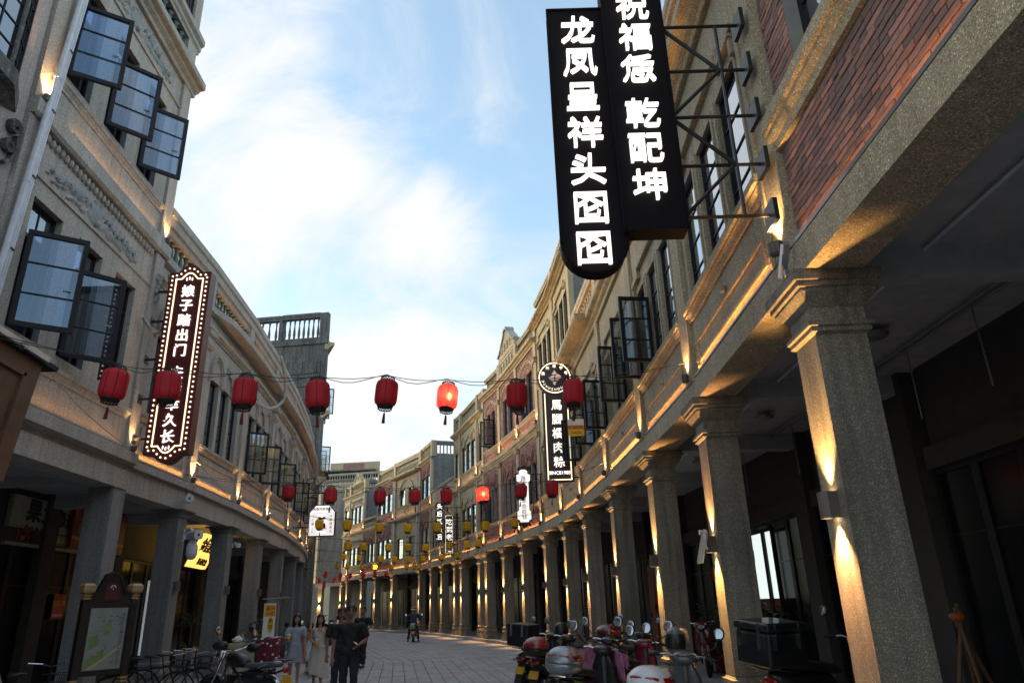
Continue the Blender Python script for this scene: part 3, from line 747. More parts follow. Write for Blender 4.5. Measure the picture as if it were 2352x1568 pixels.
wall_face(bA, FA, 0, LA_ - .2, 5.72, 11.0, [hz, (LA_ - 5.6, LA_ - 3.4, 5.72, 8.0)], 'mortar', n=-.045, t=.25)
bricks(bA, FA, LA_ - .72, LA_ - .22, 5.73, 7.7, 'brick_red', n=-.045, single=True)
bricks(bA, FA, LA_ - .72, LA_ - .22, 7.7, 9.4, 'brick_red', n=-.045)
bricks(bA, FA, LA_ - 3.4, LA_ - 2.6, 5.73, 8.0, 'brick_red', n=-.045)
for a in (LA_ - 2.6, LA_ - 1.66): window(bA, FA, a, -.2, 5.72, .94, 2.28, 1, (.35, .7), fr=.06)
for a in (LA_ - 5.6, LA_ - 4.5): window(bA, FA, a, -.2, 5.72, 1.1, 2.28, 1, (.35, .7), fr=.06, each=False)
m = MB(); m.box(FA, 0, LA_ - .1, -9, -1.2, 4.6, 11.0); m.box(FA, 0, LA_ - .1, -9, -3.02, 0, 4.6); m.build('rear_body', 'grey_cement', bA)
m = MB(); m.box(FA, 0, LA_ + .1, -1.25, .0, 11.0, 11.2); m.build('roof', 'roof_felt', bA)

# ---- B: granite house with balcony parapets, its far bays one storey taller
bB = house('granite_house', RP, 0, 'brown granite house with stepped window hoods and balustraded parapet, behind the big black sign')
for k in range(6):
    F, L = RF[k], RF[k].L
    mat = 'granite_brown' if k < 4 else 'tan_render'
    arcade(bB, F, L, RP, k, 4.44, mat)
    u0, u1 = .52, L - .48
    lt = lights3(u0, u1, 3, .26)
    holes = [(a, c, 5.44, 7.12) for a, c in lt]
    rooms = []
    wall_face(bB, F, 0, L, 4.40, 8.42, holes, mat, rooms=holes if k in (1, 2, 3) else ())
    dado_panel(bB, F, .50, L - .46, 4.58, 4.90, mat, t=.045, pr=.022)
    for s in (.36, L - .42):
        m = MB()
        for q in range(5): m.ball(F.p(s + .03 * math.sin(q * 2), .01, 4.55 + q * .075), .03, .03, .042, 6, 5)
        m.build('relief', mat, bB, smooth=True)
    m = MB(); m.lathe(F.p(L * .5, .01, 4.98), [(.0, -.05), (.06, -.03), (.06, .03), (0, .05)], 8); m.build('rosette', mat, bB)
    sill(bB, F, .22, L - .2, 5.44, mat, h=.22, proj=.11)
    for h in holes:
        for s in (h[0] - .075, h[1] + .025):
            q = MB(); q.box(F, s, s + .05, -.02, .02, 5.45, 7.16); q.build('window_jamb', mat, bB)
    hood_step(bB, F, u0 - .12, u1 + .12, 7.36, mat)
    op = {1: (2,), 2: (0, 2), 3: (2,)}.get(k, ())
    for j, h in enumerate(holes):
        w = h[1] - h[0]
        if k in (1, 2, 3) and j in op:
            window(bB, F, h[0], -.09, 6.66, w, .46, 1, (), fr=.045)
        else: window(bB, F, h[0], -.075, 5.44, w, 1.68, 1, (.24, .48, .72), fr=.045, each=k < 4)
    pilaster(bB, F, 0 if k else .2, 4.41, 8.3 if k < 4 else 12.25, mat, w=.40 if k else .08, cap=False)
    if k <= 4: cornice(bB, F, 0, L, 8.30, 8.66, .30, mat)
    # parapet of the low bays
    if k < 4:
        m = MB(); m.box(F, -.2, .2, -.34, .05, 8.66, 10.1); m.build('parapet_pier', mat, bB)
        m = MB(); m.box(F, -.22, .22, -.36, .07, 10.1, 10.18); m.build('pier_cap', mat, bB)
        if k == 2:
            m = MB(); m.box(F, .2, L - .2, -.3, -.05, 8.66, 10.04); m.build('parapet_wall', mat, bB)
            m = MB(); m.prof(F, .2, L - .2, [(-.36, 9.9), (.0, 9.9), (.05, 10.0), (.05, 10.12), (-.36, 10.12)]); m.build('parapet_coping', mat, bB)
        else: balustrade(bB, F, .2, L - .2, 8.66, 10.06, mat, n0=.02, rail=.3, base=.22, step=.26)
        if k == 3:
            m = MB(); m.prof(F, .1, L - .1, [(.0, 8.46), (.52, 8.52), (.58, 8.56), (.58, 8.67), (.0, 8.67)]); m.build('balcony_slab', mat, bB)
        led_strip(F, .25, L - .25, .2, 8.67, 'warm light strip on the cornice of the granite house, %s bay from nearest' % ORD[k], LEDG, e=.8)
    else:
        lt = lights3(.5, L - .45, 3, .16); holes = [(a, c, 9.8, 11.42) for a, c in lt]
        wall_face(bB, F, 0, L, 8.42, 12.3, holes, mat)
        sill(bB, F, .2, L - .2, 9.78, mat, h=.16, proj=.09)
        hood_step(bB, F, .4, L - .35, 11.62, mat)
        for h in holes: window(bB, F, h[0], -.12, 9.8, h[1] - h[0], 1.62, 1, (.3, .68), fr=.045, each=False)
        cornice(bB, F, -.1 if k == 4 else 0, L, 12.24, 12.44, .34, mat)
        m = MB(); m.box(F, -.2, .2, -.34, .06, 12.44, 13.5); m.build('parapet_pier', mat, bB)
        balustrade(bB, F, .2, L - (.2 if k == 4 else .0), 12.44, 13.52, mat, kind='bar', n0=.0, rail=.2, base=.1, step=.2)
    pil_lamp(F, 0, 4.43, 'small warm uplight at the foot of the granite house pilaster, %s from the near end' % ORD[k])
    led_strip(F, .3, L - .3, .045, 4.425, 'warm light strip on the lowest ledge of the granite house, %s bay' % ORD[k], LEDG)
    if k in (4, 5): pil_lamp(F, 0, 8.68, 'warm uplight on the upper ledge of the granite house, %s tan pilaster' % ORD[k - 4], .9)
column(bB, RF[0], 0, 'granite_column')
for k in range(1, 7): column(bB, RF[k - 1], RF[k - 1].L, 'granite_column')
m = MB(); m.box(RF[4], -.02, .18, -1.5, -.02, 8.66, 12.3); m.build('end_wall', 'grey_cement', bB)
back_strip(bB, RP, 0, 4, 8.7); roof_cover(bB, RP, 0, 4, 8.72)
back_strip(bB, RP, 4, 6, 12.42); roof_cover(bB, RP, 4, 6, 12.43)
for (k, u, ang, w, bk) in ((1, RF[1].L - .5, 88, .55, 1), (1, 2.05, 84, .55, 1), (2, 1.12, 82, .56, 1), (2, RF[2].L - .5, 80, .56, 1), (3, RF[3].L - .5, 86, .56, 1), (3, 1.25, 80, .56, 1)):
    casement(bB, RF[k], u, 5.44, w, 1.2, rad(ang), cols=2, bars=(.33, .66), back=bool(bk), gmat='glass_sash_far')

# ---- C: rose-brick house with pointed hoods and a gabled pediment
bC = house('brick_house', RP, 6, 'rose brick house with pointed hoods, arched upper windows and a gabled pediment')
for k in (6, 7, 8):
    F, L = RF[k], RF[k].L; g = 'tan_render'
    arcade(bC, F, L, RP, k, 4.44, g, bmat=g)
    lt = lights3(.6, L - .55, 3, .24); h2 = [(a, c, 5.40, 6.98) for a, c in lt]; h3 = [(a, c, 9.08, 10.85) for a, c in lights3(.75, L - .7, 2, .2)]
    wall_face(bC, F, 0, L, 4.4, 8.02, h2, 'mortar'); wall_face(bC, F, 0, L, 8.3, 11.75, h3, 'mortar')
    bricks(bC, F, .2, L - .2, 4.44, 5.16, 'brick_rose'); bricks(bC, F, .2, L - .2, 5.36, 7.98, 'brick_rose', h2)
    bricks(bC, F, .2, L - .2, 8.36, 8.84, 'brick_rose'); bricks(bC, F, .2, L - .2, 9.02, 11.72, 'brick_rose', h3)
    sill(bC, F, .2, L - .2, 5.36, g, h=.2, proj=.1); sill(bC, F, .2, L - .2, 9.02, g, h=.18, proj=.1)
    for h in h2: window(bC, F, h[0], -.12, h[2], h[1] - h[0], 1.58, 1, (.35, .7), each=False)
    for h in h3: window(bC, F, h[0], -.12, h[2], h[1] - h[0], 1.77, 1, (.33, .66), each=False)
    hood_point(bC, F, .5, L - .45, 7.08, 'brick_rose', h=.55)
    hood_arch(bC, F, .45, L - .4, 10.72, g, h=.72)
    cornice(bC, F, 0, L, 7.98, 8.34, .2, g, name='ledge'); cornice(bC, F, 0, L, 11.72, 12.02, .28, g)
    pilaster(bC, F, 0 if k > 6 else .06, 4.41, 11.74, g, w=.36, cap=False)
    for z in (7.8, 10.9):
        c = MB(); c.sqstack(F, 0 if k > 6 else .06, .06, .18, .07, [(0, z), (.04, z + .05), (.04, z + .1), (.02, z + .12), (.06, z + .18), (.06, z + .2), (0, z + .21)]); c.build('pilaster_cap', g, bC)
    m = MB(); m.box(F, -.18, .18, -.3, .06, 12.02, 12.95); m.build('parapet_pier', g, bC)
    if k != 7: balustrade(bC, F, .18, L - .18, 12.02, 12.93, g, kind='bar', rail=.18, base=.1, step=.2)
    else:
        m = MB(); m.box(F, .18, L - .18, -.3, .0, 12.02, 13.0); m.build('parapet_wall', g, bC)
        dado_panel(bC, F, .35, L - .35, 12.14, 12.86, g)
        c = L / 2; pts = [(.1, 13.0), (L - .1, 13.0), (L - .1, 13.3), (L - .25, 13.34), (L - .5, 13.42)]
        for q in range(7):
            a = q / 6; pts.append((c + (L / 2 - .55) * (1 - a) ** 1.2 + .28 * a, 13.5 + .62 * a ** .8))
        top = [(c + .28, 14.2), (c + .22, 14.3), (c - .22, 14.3), (c - .28, 14.2)]
        pts2 = pts + top + [(2 * c - u, z) for u, z in reversed(pts[2:])]
        m = MB(); m.prism(F, pts2, -.3, .02); m.build('pediment', g, bC)
        m = MB(); strip_pts(m, F, [(2 * c - u, z) for u, z in pts[2:]] + top[::-1] + list(reversed(pts[2:])), .1, -.32, .09); m.build('pediment_coping', 'granite_grey', bC)
        m = MB()
        for z, hh, nn in ((12.5, .46, 5), (13.45, .4, 4)):
            for q in range(nn):
                uu = c + (q - (nn - 1) / 2) * .5
                for s in range(4): m.box(F, uu - .14 + R.uniform(-.03, .03), uu + .14 + R.uniform(-.03, .03), .0, .06, z - hh / 2 + s * hh / 4, z - hh / 2 + s * hh / 4 + .045)
                m.box(F, uu - .02, uu + .03, .0, .065, z - hh / 2, z + hh / 2)
        m.build('carved_relief', 'cream_render', bC)
    pil_lamp(F, 0 if k > 6 else .06, 4.43, 'small warm uplight at a rose brick house pilaster foot, %s from nearest' % ORD[k - 6]); pil_lamp(F, 0 if k > 6 else .06, 8.36, 'warm uplight on the upper ledge of the rose brick house, %s pilaster' % ORD[k - 6], .8)
    led_strip(F, .3, L - .3, .045, 4.425, 'warm light strip on the lowest ledge of the rose brick house, %s bay' % ORD[k - 6], LEDG)
    led_strip(F, .3, L - .3, .1, 8.36, 'warm light strip on the upper ledge of the rose brick house, %s bay' % ORD[k - 6], LEDG, .8)
    column(bC, F, L, 'granite_column')
back_strip(bC, RP, 6, 9, 12.0); roof_cover(bC, RP, 6, 9, 12.01)
for k, u, z in ((6, 1.6, 9.08), (8, 1.5, 9.08), (8, .9, 9.08)):
    casement(bC, RF[k], u, z, .55, 1.3, rad(85), cols=2, back=True, gmat='glass_sash_far')
casement(bC, RF[8], RF[8].L * .6, 5.4, .55, 1.25, rad(80), cols=2, back=True, gmat='glass_sash_far')

# ---- generic three-storey rendered or brick bay for the far houses
def far_bay(b, F, L, P, k, mat, brick=None, top=12.45, second=True, lights=3, hood='point', rail='bar', pil0=True, lite=True, zl=7.82, who='', nth=0, slab=False, ends=.3):
    arcade(b, F, L, P, k, 4.3, mat, bmat=mat, beam=(4.08, 4.36), doors=2 if L < 2 else 3)
    h2 = [(a, c, 5.24, 6.74) for a, c in lights3(ends + .15, L - ends - .1, lights, .14)]; h3 = [(a, c, 8.78, 10.25) for a, c in lights3(ends + .15, L - ends - .1, lights, .14)]
    wall_face(b, F, 0, L, 4.34, zl, h2, 'mortar' if brick else mat)
    if brick:
        bricks(b, F, .15, L - .15, 4.38, 5.0, brick); bricks(b, F, .15, L - .15, 5.18, zl - .1, brick, h2)
    else: dado_panel(b, F, ends, L - ends, 4.48, 4.92, mat)
    sill(b, F, .15, L - .15, 5.18, mat, h=.16, proj=.09)
    for h in h2: window(b, F, h[0], -.1, h[2], h[1] - h[0], 1.5, 1, (.33, .7), each=False)
    (hood_point if hood == 'point' else hood_step)(b, F, ends, L - ends, 6.92, brick or mat, **({'h': .42, 'mid': L > 2} if hood == 'point' else {}))
    cornice(b, F, 0, L, zl - .06, zl + .2, .2, mat, name='ledge')
    if pil0: pilaster(b, F, 0.02, 4.36, (11.2 if second else zl - .07), mat, w=.3, cap=False)
    if second:
        wall_face(b, F, 0, L, zl + .15, 11.2, h3, 'mortar' if brick else mat)
        if brick: bricks(b, F, .15, L - .15, zl + .22, 8.5, brick); bricks(b, F, .15, L - .15, 8.7, 11.15, brick, h3)
        sill(b, F, .15, L - .15, 8.7, mat, h=.16, proj=.09)
        for h in h3: window(b, F, h[0], -.1, h[2], h[1] - h[0], 1.47, 1, (.33, .7), each=False)
        (hood_point if hood == 'point' else hood_step)(b, F, ends, L - ends, 10.42, brick or mat, **({'h': .42, 'mid': L > 2} if hood == 'point' else {}))
        cornice(b, F, 0, L, 11.14, 11.4, .26, mat)
        m = MB(); m.box(F, -.14, .16, -.3, .05, 11.4, top); m.build('parapet_pier', mat, b)
        m = MB(); m.box(F, L - .16, L - .01, -.3, .05, 11.4, top); m.build('parapet_pier', mat, b)
        balustrade(b, F, .16, L - .16, 11.4, top + .02, mat, kind=rail, rail=.2, base=.12, step=.2)
    if lite:
        pil_lamp(F, .02, 4.37, 'warm uplight at a pilaster foot on %s, %s bay' % (who, ORD[nth]), .8)
        led_strip(F, .25, L - .25, .03, 4.375, 'warm light strip on the lowest ledge of %s, %s bay' % (who, ORD[nth]), LEDG, .8)
        if second: led_strip(F, .25, L - .25, .1, zl + .21, 'warm light strip on the second ledge of %s, %s bay' % (who, ORD[nth]), LEDG, .6); pil_lamp(F, .02, zl + .21, 'warm uplight on the second ledge of %s, %s bay' % (who, ORD[nth]), .6)
bD = house('rendered_house', RP, 9, 'tall tan rendered house with pointed hoods at the end of the rose brick house')
for k in (9, 10, 11):
    far_bay(bD, RF[k], RF[k].L, RP, k, 'tan_render', top=12.5, lights=3 if k == 10 else 1, who='the tall tan house', nth=k - 9, ends=.3 if k == 10 else .12)
    column(bD, RF[k], RF[k].L, 'granite_column')
m = MB(); m.box(RF[11], RF[11].L - .2, RF[11].L + .02, -1.5, -.03, 7.8, 11.3); m.build('end_wall', 'grey_cement', bD)
back_strip(bD, RP, 9, 12, 11.38); roof_cover(bD, RP, 9, 12, 11.39)
bE = house('rendered_house', RP, 12, 'low two-storey tan house with a plain sloping parapet, behind the round-character sign')
for k in (12, 13):
    F, L = RF[k], RF[k].L
    far_bay(bE, F, L, RP, k, 'tan_render', second=False, who='the low tan house', nth=k - 12)
    m = MB(); m.box(F, 0, L, -.3, .0, 8.0, 8.9); m.build('parapet_wall', 'tan_render', bE)
    m = MB(); m.prof(F, 0, L, [(-.36, 8.82), (.02, 8.82), (.07, 8.9), (.07, 9.02), (-.36, 9.02)]); m.build('parapet_coping', 'tan_render', bE)
    column(bE, F, L, 'granite_column')
back_strip(bE, RP, 12, 14, 8.3); roof_cover(bE, RP, 12, 14, 8.31)
bF_ = house('brick_house', RP, 14, 'narrow rose brick house with a blank grey side wall, above the low tan house')
far_bay(bF_, RF[14], RF[14].L, RP, 14, 'tan_render', brick='brick_rose', lights=2, top=12.5, who='the narrow brick house')
column(bF_, RF[14], RF[14].L, 'granite_column')
F = RF[14]
G = Fr((F.p(0, 0, 0).x, F.p(0, 0, 0).y), (F.p(0, -1, 0).x, F.p(0, -1, 0).y), left=True)   # grey side wall, facing down the street
if G.n.dot(F.d) > 0: G = Fr((F.p(0, 0, 0).x, F.p(0, 0, 0).y), (F.p(0, -1, 0).x, F.p(0, -1, 0).y))
def side_wall(b, G, z0, z1, width, lines, mat='grey_cement', par=None):
    m = MB(); m.box(G, .02, width, -.2, .02, z0, z1); m.build('side_wall', mat, b)
    zs = [z0 + (z1 - z0) * i / lines for i in range(lines + 1)]
    for i in range(lines):
        u = .45; j = 0
        while u < width - .05:
            w = 1.5 if (i + j) % 2 == 0 else 1.1
            q = MB(); q.box(G, u + .015, min(u + w, width) - .015, .0, .034, zs[i] + .015, zs[i + 1] - .015); q.build('stone_block', mat, b)
            u += w; j += 1
    if par:
        m = MB(); m.box(G, -.02, width, -.25, .04, z1, z1 + .12); m.build('parapet_base', mat, b)
        balustrade(b, G, .25, width, z1 + .12, z1 + par, mat, kind='bar' if mat == 'grey_cement' else 'turned', n0=.02, rail=.25, base=.3, step=.24)
        m = MB(); m.box(G, -.02, .25, -.27, .04, z1 + .12, z1 + par - .02); m.build('parapet_pier', mat, b)
side_wall(bF_, G, 8.3, 11.2, 6.0, 5, par=1.3)
back_strip(bF_, RP, 14, 15, 11.38); roof_cover(bF_, RP, 14, 15, 11.39)
bG = house('rendered_house', RP, 15, 'tan house with a wide balcony slab and an arch moulded over its upper windows')
F, L = RF[15], RF[15].L
arcade(bG, F, L, RP, 15, 4.3, 'tan_render', bmat='tan_render', beam=(4.0, 4.36))
h2 = [(.9, 2.1, 5.05, 6.5), (L - 2.1, L - .9, 5.05, 6.5)]; h3 = [(1.3, 2.3, 8.9, 10.1), (L - 2.3, L - 1.3, 8.9, 10.1)]
wall_face(bG, F, 0, L, 4.34, 7.8, h2, 'tan_render'); wall_face(bG, F, 0, L, 7.95, 11.1, h3, 'tan_render')
for h in h2 + h3: window(bG, F, h[0], -.12, h[2], h[1] - h[0], h[3] - h[2], 2, (.7,), each=False)
sill(bG, F, .3, L - .3, 5.03, 'tan_render'); sill(bG, F, .3, L - .3, 8.86, 'tan_render'); cornice(bG, F, 0, L, 7.74, 8.0, .24, 'tan_render', 'ledge')
hood_arch(bG, F, 1.2, L - 1.2, 9.6, 'tan_render', h=1.2, seg=16)
m = MB(); strip_pts(m, F, [(L / 2 - .45, 8.42), (L / 2, 8.74), (L / 2 + .45, 8.42), (L / 2, 8.1), (L / 2 - .45, 8.42)], .05, -.01, .04); m.build('diamond_relief', 'tan_render', bG)
m = MB(); m.prof(F, .05, L - .05, [(0, 10.98), (.4, 11.04), (.46, 11.08), (.46, 11.22), (0, 11.22)]); m.build('balcony_slab', 'tan_render', bG)
for u in (.16, L - .16): m = MB(); m.box(F, u - .15, u + .15, -.3, .06, 11.22, 12.4); m.build('parapet_pier', 'tan_render', bG)
balustrade(bG, F, .31, L - .31, 11.22, 12.38, 'tan_render', n0=.02, rail=.3, base=.2, step=.26)
for u in (.02, L - .3): pilaster(bG, F, u, 4.36, 11.0, 'tan_render', w=.26, cap=False)
m = MB(); m.tube([F.p(.34, .1, 4.4), F.p(.34, .1, 10.9)], .045, 8); m.tube([F.p(L - .5, .1, 4.4), F.p(L - .5, .1, 10.9)], .045, 8); m.build('downpipe', 'pvc_white', bG)
led_strip(F, .3, L - .3, .03, 4.375, 'warm light strip along the lowest ledge of the balcony house', LEDG, .7); led_strip(F, .3, L - .3, .12, 8.01, 'warm light strip on the second ledge of the balcony house', LEDG, .8)
column(bG, F, L, 'granite_column')
back_strip(bG, RP, 15, 16, 11.3); roof_cover(bG, RP, 15, 16, 11.31)
bH = house('brick_house', RP, 16, 'rose brick house with a small side balcony, far along the right-hand row')
far_bay(bH, RF[16], RF[16].L, RP, 16, 'tan_render', brick='brick_rose', lights=3, top=12.3, who='the far brick house')
F, L = RF[17], RF[17].L
far_bay(bH, F, L, RP, 17, 'tan_render', brick='brick_rose', second=False, who='the far brick house', nth=1)
balustrade(bH, F, .1, L - .1, 8.02, 8.95, 'tan_render', n0=.02, rail=.18, base=.1)
for k in (16, 17): column(bH, RF[k], RF[k].L, 'granite_column')
back_strip(bH, RP, 16, 17, 11.38); roof_cover(bH, RP, 16, 17, 11.39); back_strip(bH, RP, 17, 18, 8.05, ncl=-2.2)
F = RF[17]; m = MB(); m.box(F, .0, .2, -3, -.02, 8.0, 11.3); m.build('end_wall', 'grey_cement', bH)
bI = house('rendered_house', RP, 18, 'small tan house with a curved pediment and carved garlands, farthest on the right-hand row')
for k in (18, 19):
    F, L = RF[k], RF[k].L
    far_bay(bI, F, L, RP, k, 'tan_render', top=12.42, lights=3 if k == 18 else 1, hood='step', rail='turned', who='the farthest tan house', nth=k - 18, ends=.3 if k == 18 else .15)
    column(bI, F, L, 'granite_column')
F, L = RF[18], RF[18].L
for z in (7.25, 10.75):
    m = MB()
    for q in range(9): m.ball(F.p(.6 + q * (L - 1.2) / 8, .03, z + .05 * math.sin(q * 1.7)), .15, .06, .1, 7, 5)
    m.build('garland_relief', 'relief_grey', bI, smooth=True)
c = L / 2; m = MB(); m.prism(F, [(c - 1.1, 12.3), (c + 1.1, 12.3), (c + 1.0, 12.5), (c + .6, 12.62), (c + .42, 12.85), (c + .25, 13.08), (c, 13.15), (c - .25, 13.08), (c - .42, 12.85), (c - .6, 12.62), (c - 1.0, 12.5)], -.3, .06); m.build('pediment', 'tan_render', bI)
m = MB(); m.lathe((0, 0, 0), [(.0, .0)] * 2, 3); m = MB()
strip_pts(m, F, [(c + .2 * math.cos(a * .5), 12.8 + .2 * math.sin(a * .5)) for a in range(14)], .05, .05, .1); strip_pts(m, F, [(c - 1.0, 12.55), (c - .6, 12.68), (c - .42, 12.9), (c - .25, 13.12), (c, 13.2), (c + .25, 13.12), (c + .42, 12.9), (c + .6, 12.68), (c + 1.0, 12.55)], .08, -.3, .12)
m.build('pediment_scroll', 'tan_render', bI)
G = Fr((F.p(0, 0, 0).x, F.p(0, 0, 0).y), (F.p(0, -1, 0).x, F.p(0, -1, 0).y))
if G.n.dot(F.d) > 0: G = Fr((F.p(0, 0, 0).x, F.p(0, 0, 0).y), (F.p(0, -1, 0).x, F.p(0, -1, 0).y), left=True)
side_wall(bI, G, 8.0, 11.3, 4.0, 1, par=1.1)
back_strip(bI, RP, 18, 20, 11.38); roof_cover(bI, RP, 18, 20, 11.39)
# ---- J: grey end wall where the street turns away
bJ = empty('end_house', (-17.4, 70.4, 0), 0, 'house at the bend whose bare grey block wall faces down the street', 'building')
GJ = Fr((-19.45, 71.2), (-16.2, 70.2), left=True)
FJ = Fr((-19.45, 71.2), (-25.5, 78.5)) if True else None
LJ = GJ.L
m = MB(); m.box(GJ, 0, LJ, -.3, .0, 4.05, 12.55); m.build('side_wall', 'grey_cement', bJ)
nb = 0
for i in range(14):
    z = 4.2 + i * .58; u = 0.02
    while u < LJ - .05:
        w = .62; q = MB(); q.box(GJ, u + .008, min(u + w, LJ) - .008, -.02, .022, z + .008, z + .572); q.build('stone_block', 'grey_cement', bJ); u += w
m = MB(); m.box(GJ, -.1, LJ + .05, -.35, .08, 12.55, 12.68); m.build('cornice', 'grey_cement', bJ)
balustrade(bJ, GJ, .0, LJ, 12.68, 13.75, 'grey_cement', n0=.04, rail=.22, base=.1, step=.27, bmat='cream_render')
m = MB(); m.box(FJ, 0, FJ.L, -.3, 0, 4.05, 12.5); m.build('wall', 'tan_render', bJ)
m = MB(); m.box(GJ, 0, LJ, -.5, .02, 3.75, 4.05); m.build('beam', 'granite_grey', bJ)
m = MB(); m.box(GJ, -.2, LJ, -9, -3, 0, 12.5); m.box(GJ, -.2, LJ, -3, -.3, 4.3, 12.5); m.build('rear_body', 'grey_cement', bJ)
column(bJ, GJ, .55, 'granite_column', ztop=3.8); column(bJ, GJ, LJ - .2, 'granite_column', ztop=3.8)
led_strip(FJ, .2, 4.0, .05, 4.1, 'warm light strip beside the grey end wall at the bend', LEDG, .8)
# ---- far roofs behind the bend
bK = empty('cream_house', (-22, 92, 0), 0, 'tall cream house with a balustraded roof, beyond the bend', 'building')
FK = Fr((-25.4, 96), (-17.3, 94.5), left=True)
wall_face(bK, FK, 0, FK.L, 6, 17.2, [(1.0, 2.0, 12.6, 14.2), (3.0, 4.0, 12.6, 14.2), (5.0, 6.0, 12.6, 14.2)], 'cream_render')
for u in (1.0, 3.0, 5.0): window(bK, FK, u, -.12, 12.6, 1.0, 1.6, 2, (.6,), each=False)
cornice(bK, FK, -.1, FK.L, 17.1, 17.45, .3, 'cream_render')
balustrade(bK, FK, 0, FK.L - .3, 17.45, 18.9, 'cream_render', rail=.25, base=.2, step=.36)
m = MB(); m.box(FK, -.01, FK.L, -8, -.3, 0, 17.3); m.box(FK, FK.L - .31, FK.L, -.3, .05, 17.45, 18.9); m.build('rear_body', 'cream_render', bK)
bL = empty('rooftop_shed', (-26, 104, 0), 0, 'grey flat-roofed shed house with a patched brick wall on its roof, far behind the bend', 'building')
FLs = Fr((-30.5, 103), (-20.5, 102), left=True)
m = MB(); m.box(FLs, 0, FLs.L, -6, 0, 0, 19.3); m.build('wall', 'grey_cement', bL)
m = MB(); m.box(FLs, -.4, FLs.L + .3, -6.2, .5, 20.4, 20.6); m.build('roof', 'grey_cement', bL)
for u in (.3, 2.6, 5, 7.4, 9.6): m = MB(); m.box(FLs, u, u + .14, -.2, -.05, 19.3, 20.4); m.build('post', 'grey_cement', bL)
m = MB(); m.box(FLs, 2.4, 9.9, -3.6, -3.2, 20.6, 22.3); m.build('roof_wall', 'tan_render', bL)
bricks(bL, FLs, 4.4, 7.6, 20.62, 22.2, 'brick_red', n=-3.2)
# ---- column lamps, right-hand row
for k in range(0, 21):
    if k == 16: pass
    F, u = (RF[k], 0) if k == 0 else (RF[k - 1], RF[k - 1].L)
    if k == 0: lb = 'bronze wall lamp on the nearest right-hand column, beam above and below'
    elif k == 1: lb = 'bronze wall lamp on the second right-hand column, wrapped in a white plastic bag'
    elif k == 2: lb = 'bronze wall lamp on the third right-hand column, beside the motorcycle helmet'
    elif k < 7: lb = 'lit wall lamp on the %s right-hand column from the camera, behind the scooters' % ORD[k]
    elif k < 10: lb = 'lit wall lamp on the rose brick house, %s column of it' % ORD[k - 7]
    elif k < 15: lb = 'lit wall lamp midway down the right arcade, %s column of the tan houses' % ORD[k - 10]
    else: lb = 'lit wall lamp near the bend of the right arcade, %s of the far columns' % ORD[k - 15]
    wall_lamp(F, u, .0, 2.26, lb, LAMPG)
wall_lamp(GJ, .55, .0, 2.26, 'lit wall lamp on the column under the grey end wall at the bend', LAMPG)

# ================================================================== left-hand houses
LA = empty('granite_house', (-7.1, 10.5, 0), 0, 'tall grey granite house at the near left with open black casements and leaf reliefs', 'building')
FL_ = Fr((-6.95, 8.0), (-7.40, 16.0), left=True)
g = 'granite_grey'; U0, U1 = .45, 5.22
WIN = [(1.03, 1.81), (2.30, 3.07), (3.57, 4.34)]
m = MB(); m.prof(FL_, U0, U1, [(-.45, 3.80), (.02, 3.80), (.02, 4.14), (-.03, 4.17), (-.03, 4.24), (.14, 4.27), (.14, 4.45), (.125, 4.465), (-.45, 4.465)]); m.build('beam', g, LA)
lo = [(a, c, 5.43, 7.49) for a, c in WIN]; hi = [(a, c, 9.75, 11.73) for a, c in WIN]
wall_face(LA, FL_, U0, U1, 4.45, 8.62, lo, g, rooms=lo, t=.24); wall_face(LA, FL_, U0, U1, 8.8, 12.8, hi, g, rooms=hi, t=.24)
sill(LA, FL_, U0 + .3, 4.82, 5.24, g, h=.2, proj=.07); sill(LA, FL_, U0 + .3, 4.82, 9.62, g, h=.2, proj=.07)
m = MB(); m.prof(FL_, U0, U1 + .03, [(-.1, 8.55), (.1, 8.55), (.14, 8.6), (.14, 8.82), (-.1, 8.84)]); m.build('ledge', g, LA)
for z in (7.81, 12.13): m = MB(); m.box(FL_, U0 + .32, 4.83, -.02, .03, z - .025, z + .025); m.build('string_course', g, LA)
cornice(LA, FL_, U0, U1 + .12, 12.78, 13.14, .3, g)
for u, w in ((U0 + .16, .32), (5.02, .38)):
    for z0, z1 in ((4.47, 8.54), (8.84, 12.77)):
        m = MB(); m.box(FL_, u - w / 2, u + w / 2 - .004, -.05, .06, z0, z1); m.build('pilaster', g, LA)
# parapet with green glazed balusters
m = MB(); m.wall(FL_, U0, U1, 13.12, 14.02, [(.8, 4.77, 13.18, 14.02)], .02, .3); m.build('parapet_wall', g, LA)
m = MB(); m.prof(FL_, U0, U1 + .1, [(-.3, 14.0), (.02, 14.0), (.03, 14.06), (.07, 14.1), (.07, 14.2), (.14, 14.26), (.14, 14.4), (-.3, 14.42)]); m.build('parapet_coping', g, LA)
q = MB(); q.lathe((0, 0, 0), _bal_prof(.84, .10), 12); gb = q.mesh('baluster', 'green_glaze', smooth=True)
for i in range(13): inst('baluster', gb, LA, FL_, .98 + i * .30, -.12, 13.17)
m = MB(); m.box(FL_, .6, 4.9, -1.0, -.95, 13.1, 14.3); m.build('balcony_back', 'red_wall', LA) if 'red_wall' in MATS else (plain('red_wall', (.12, .03, .025)), m.build('balcony_back', 'red_wall', LA))
m = MB(); m.wall(FL_, U0, U1, 14.4, 18.5, [(1.2, 4.9, 14.5, 17.2)], .0, .2); m.build('upper_wall', g, LA)
m = MB()
for i in range(30): m.box(FL_, 1.2 + i * .125, 1.2 + i * .125 + .07, -.12, -.06, 14.5, 17.2)
m.box(FL_, 1.2, 4.9, -.2, -.18, 14.5, 17.2); tag(m.build('louvre', 'window_black', LA), kind='stuff')
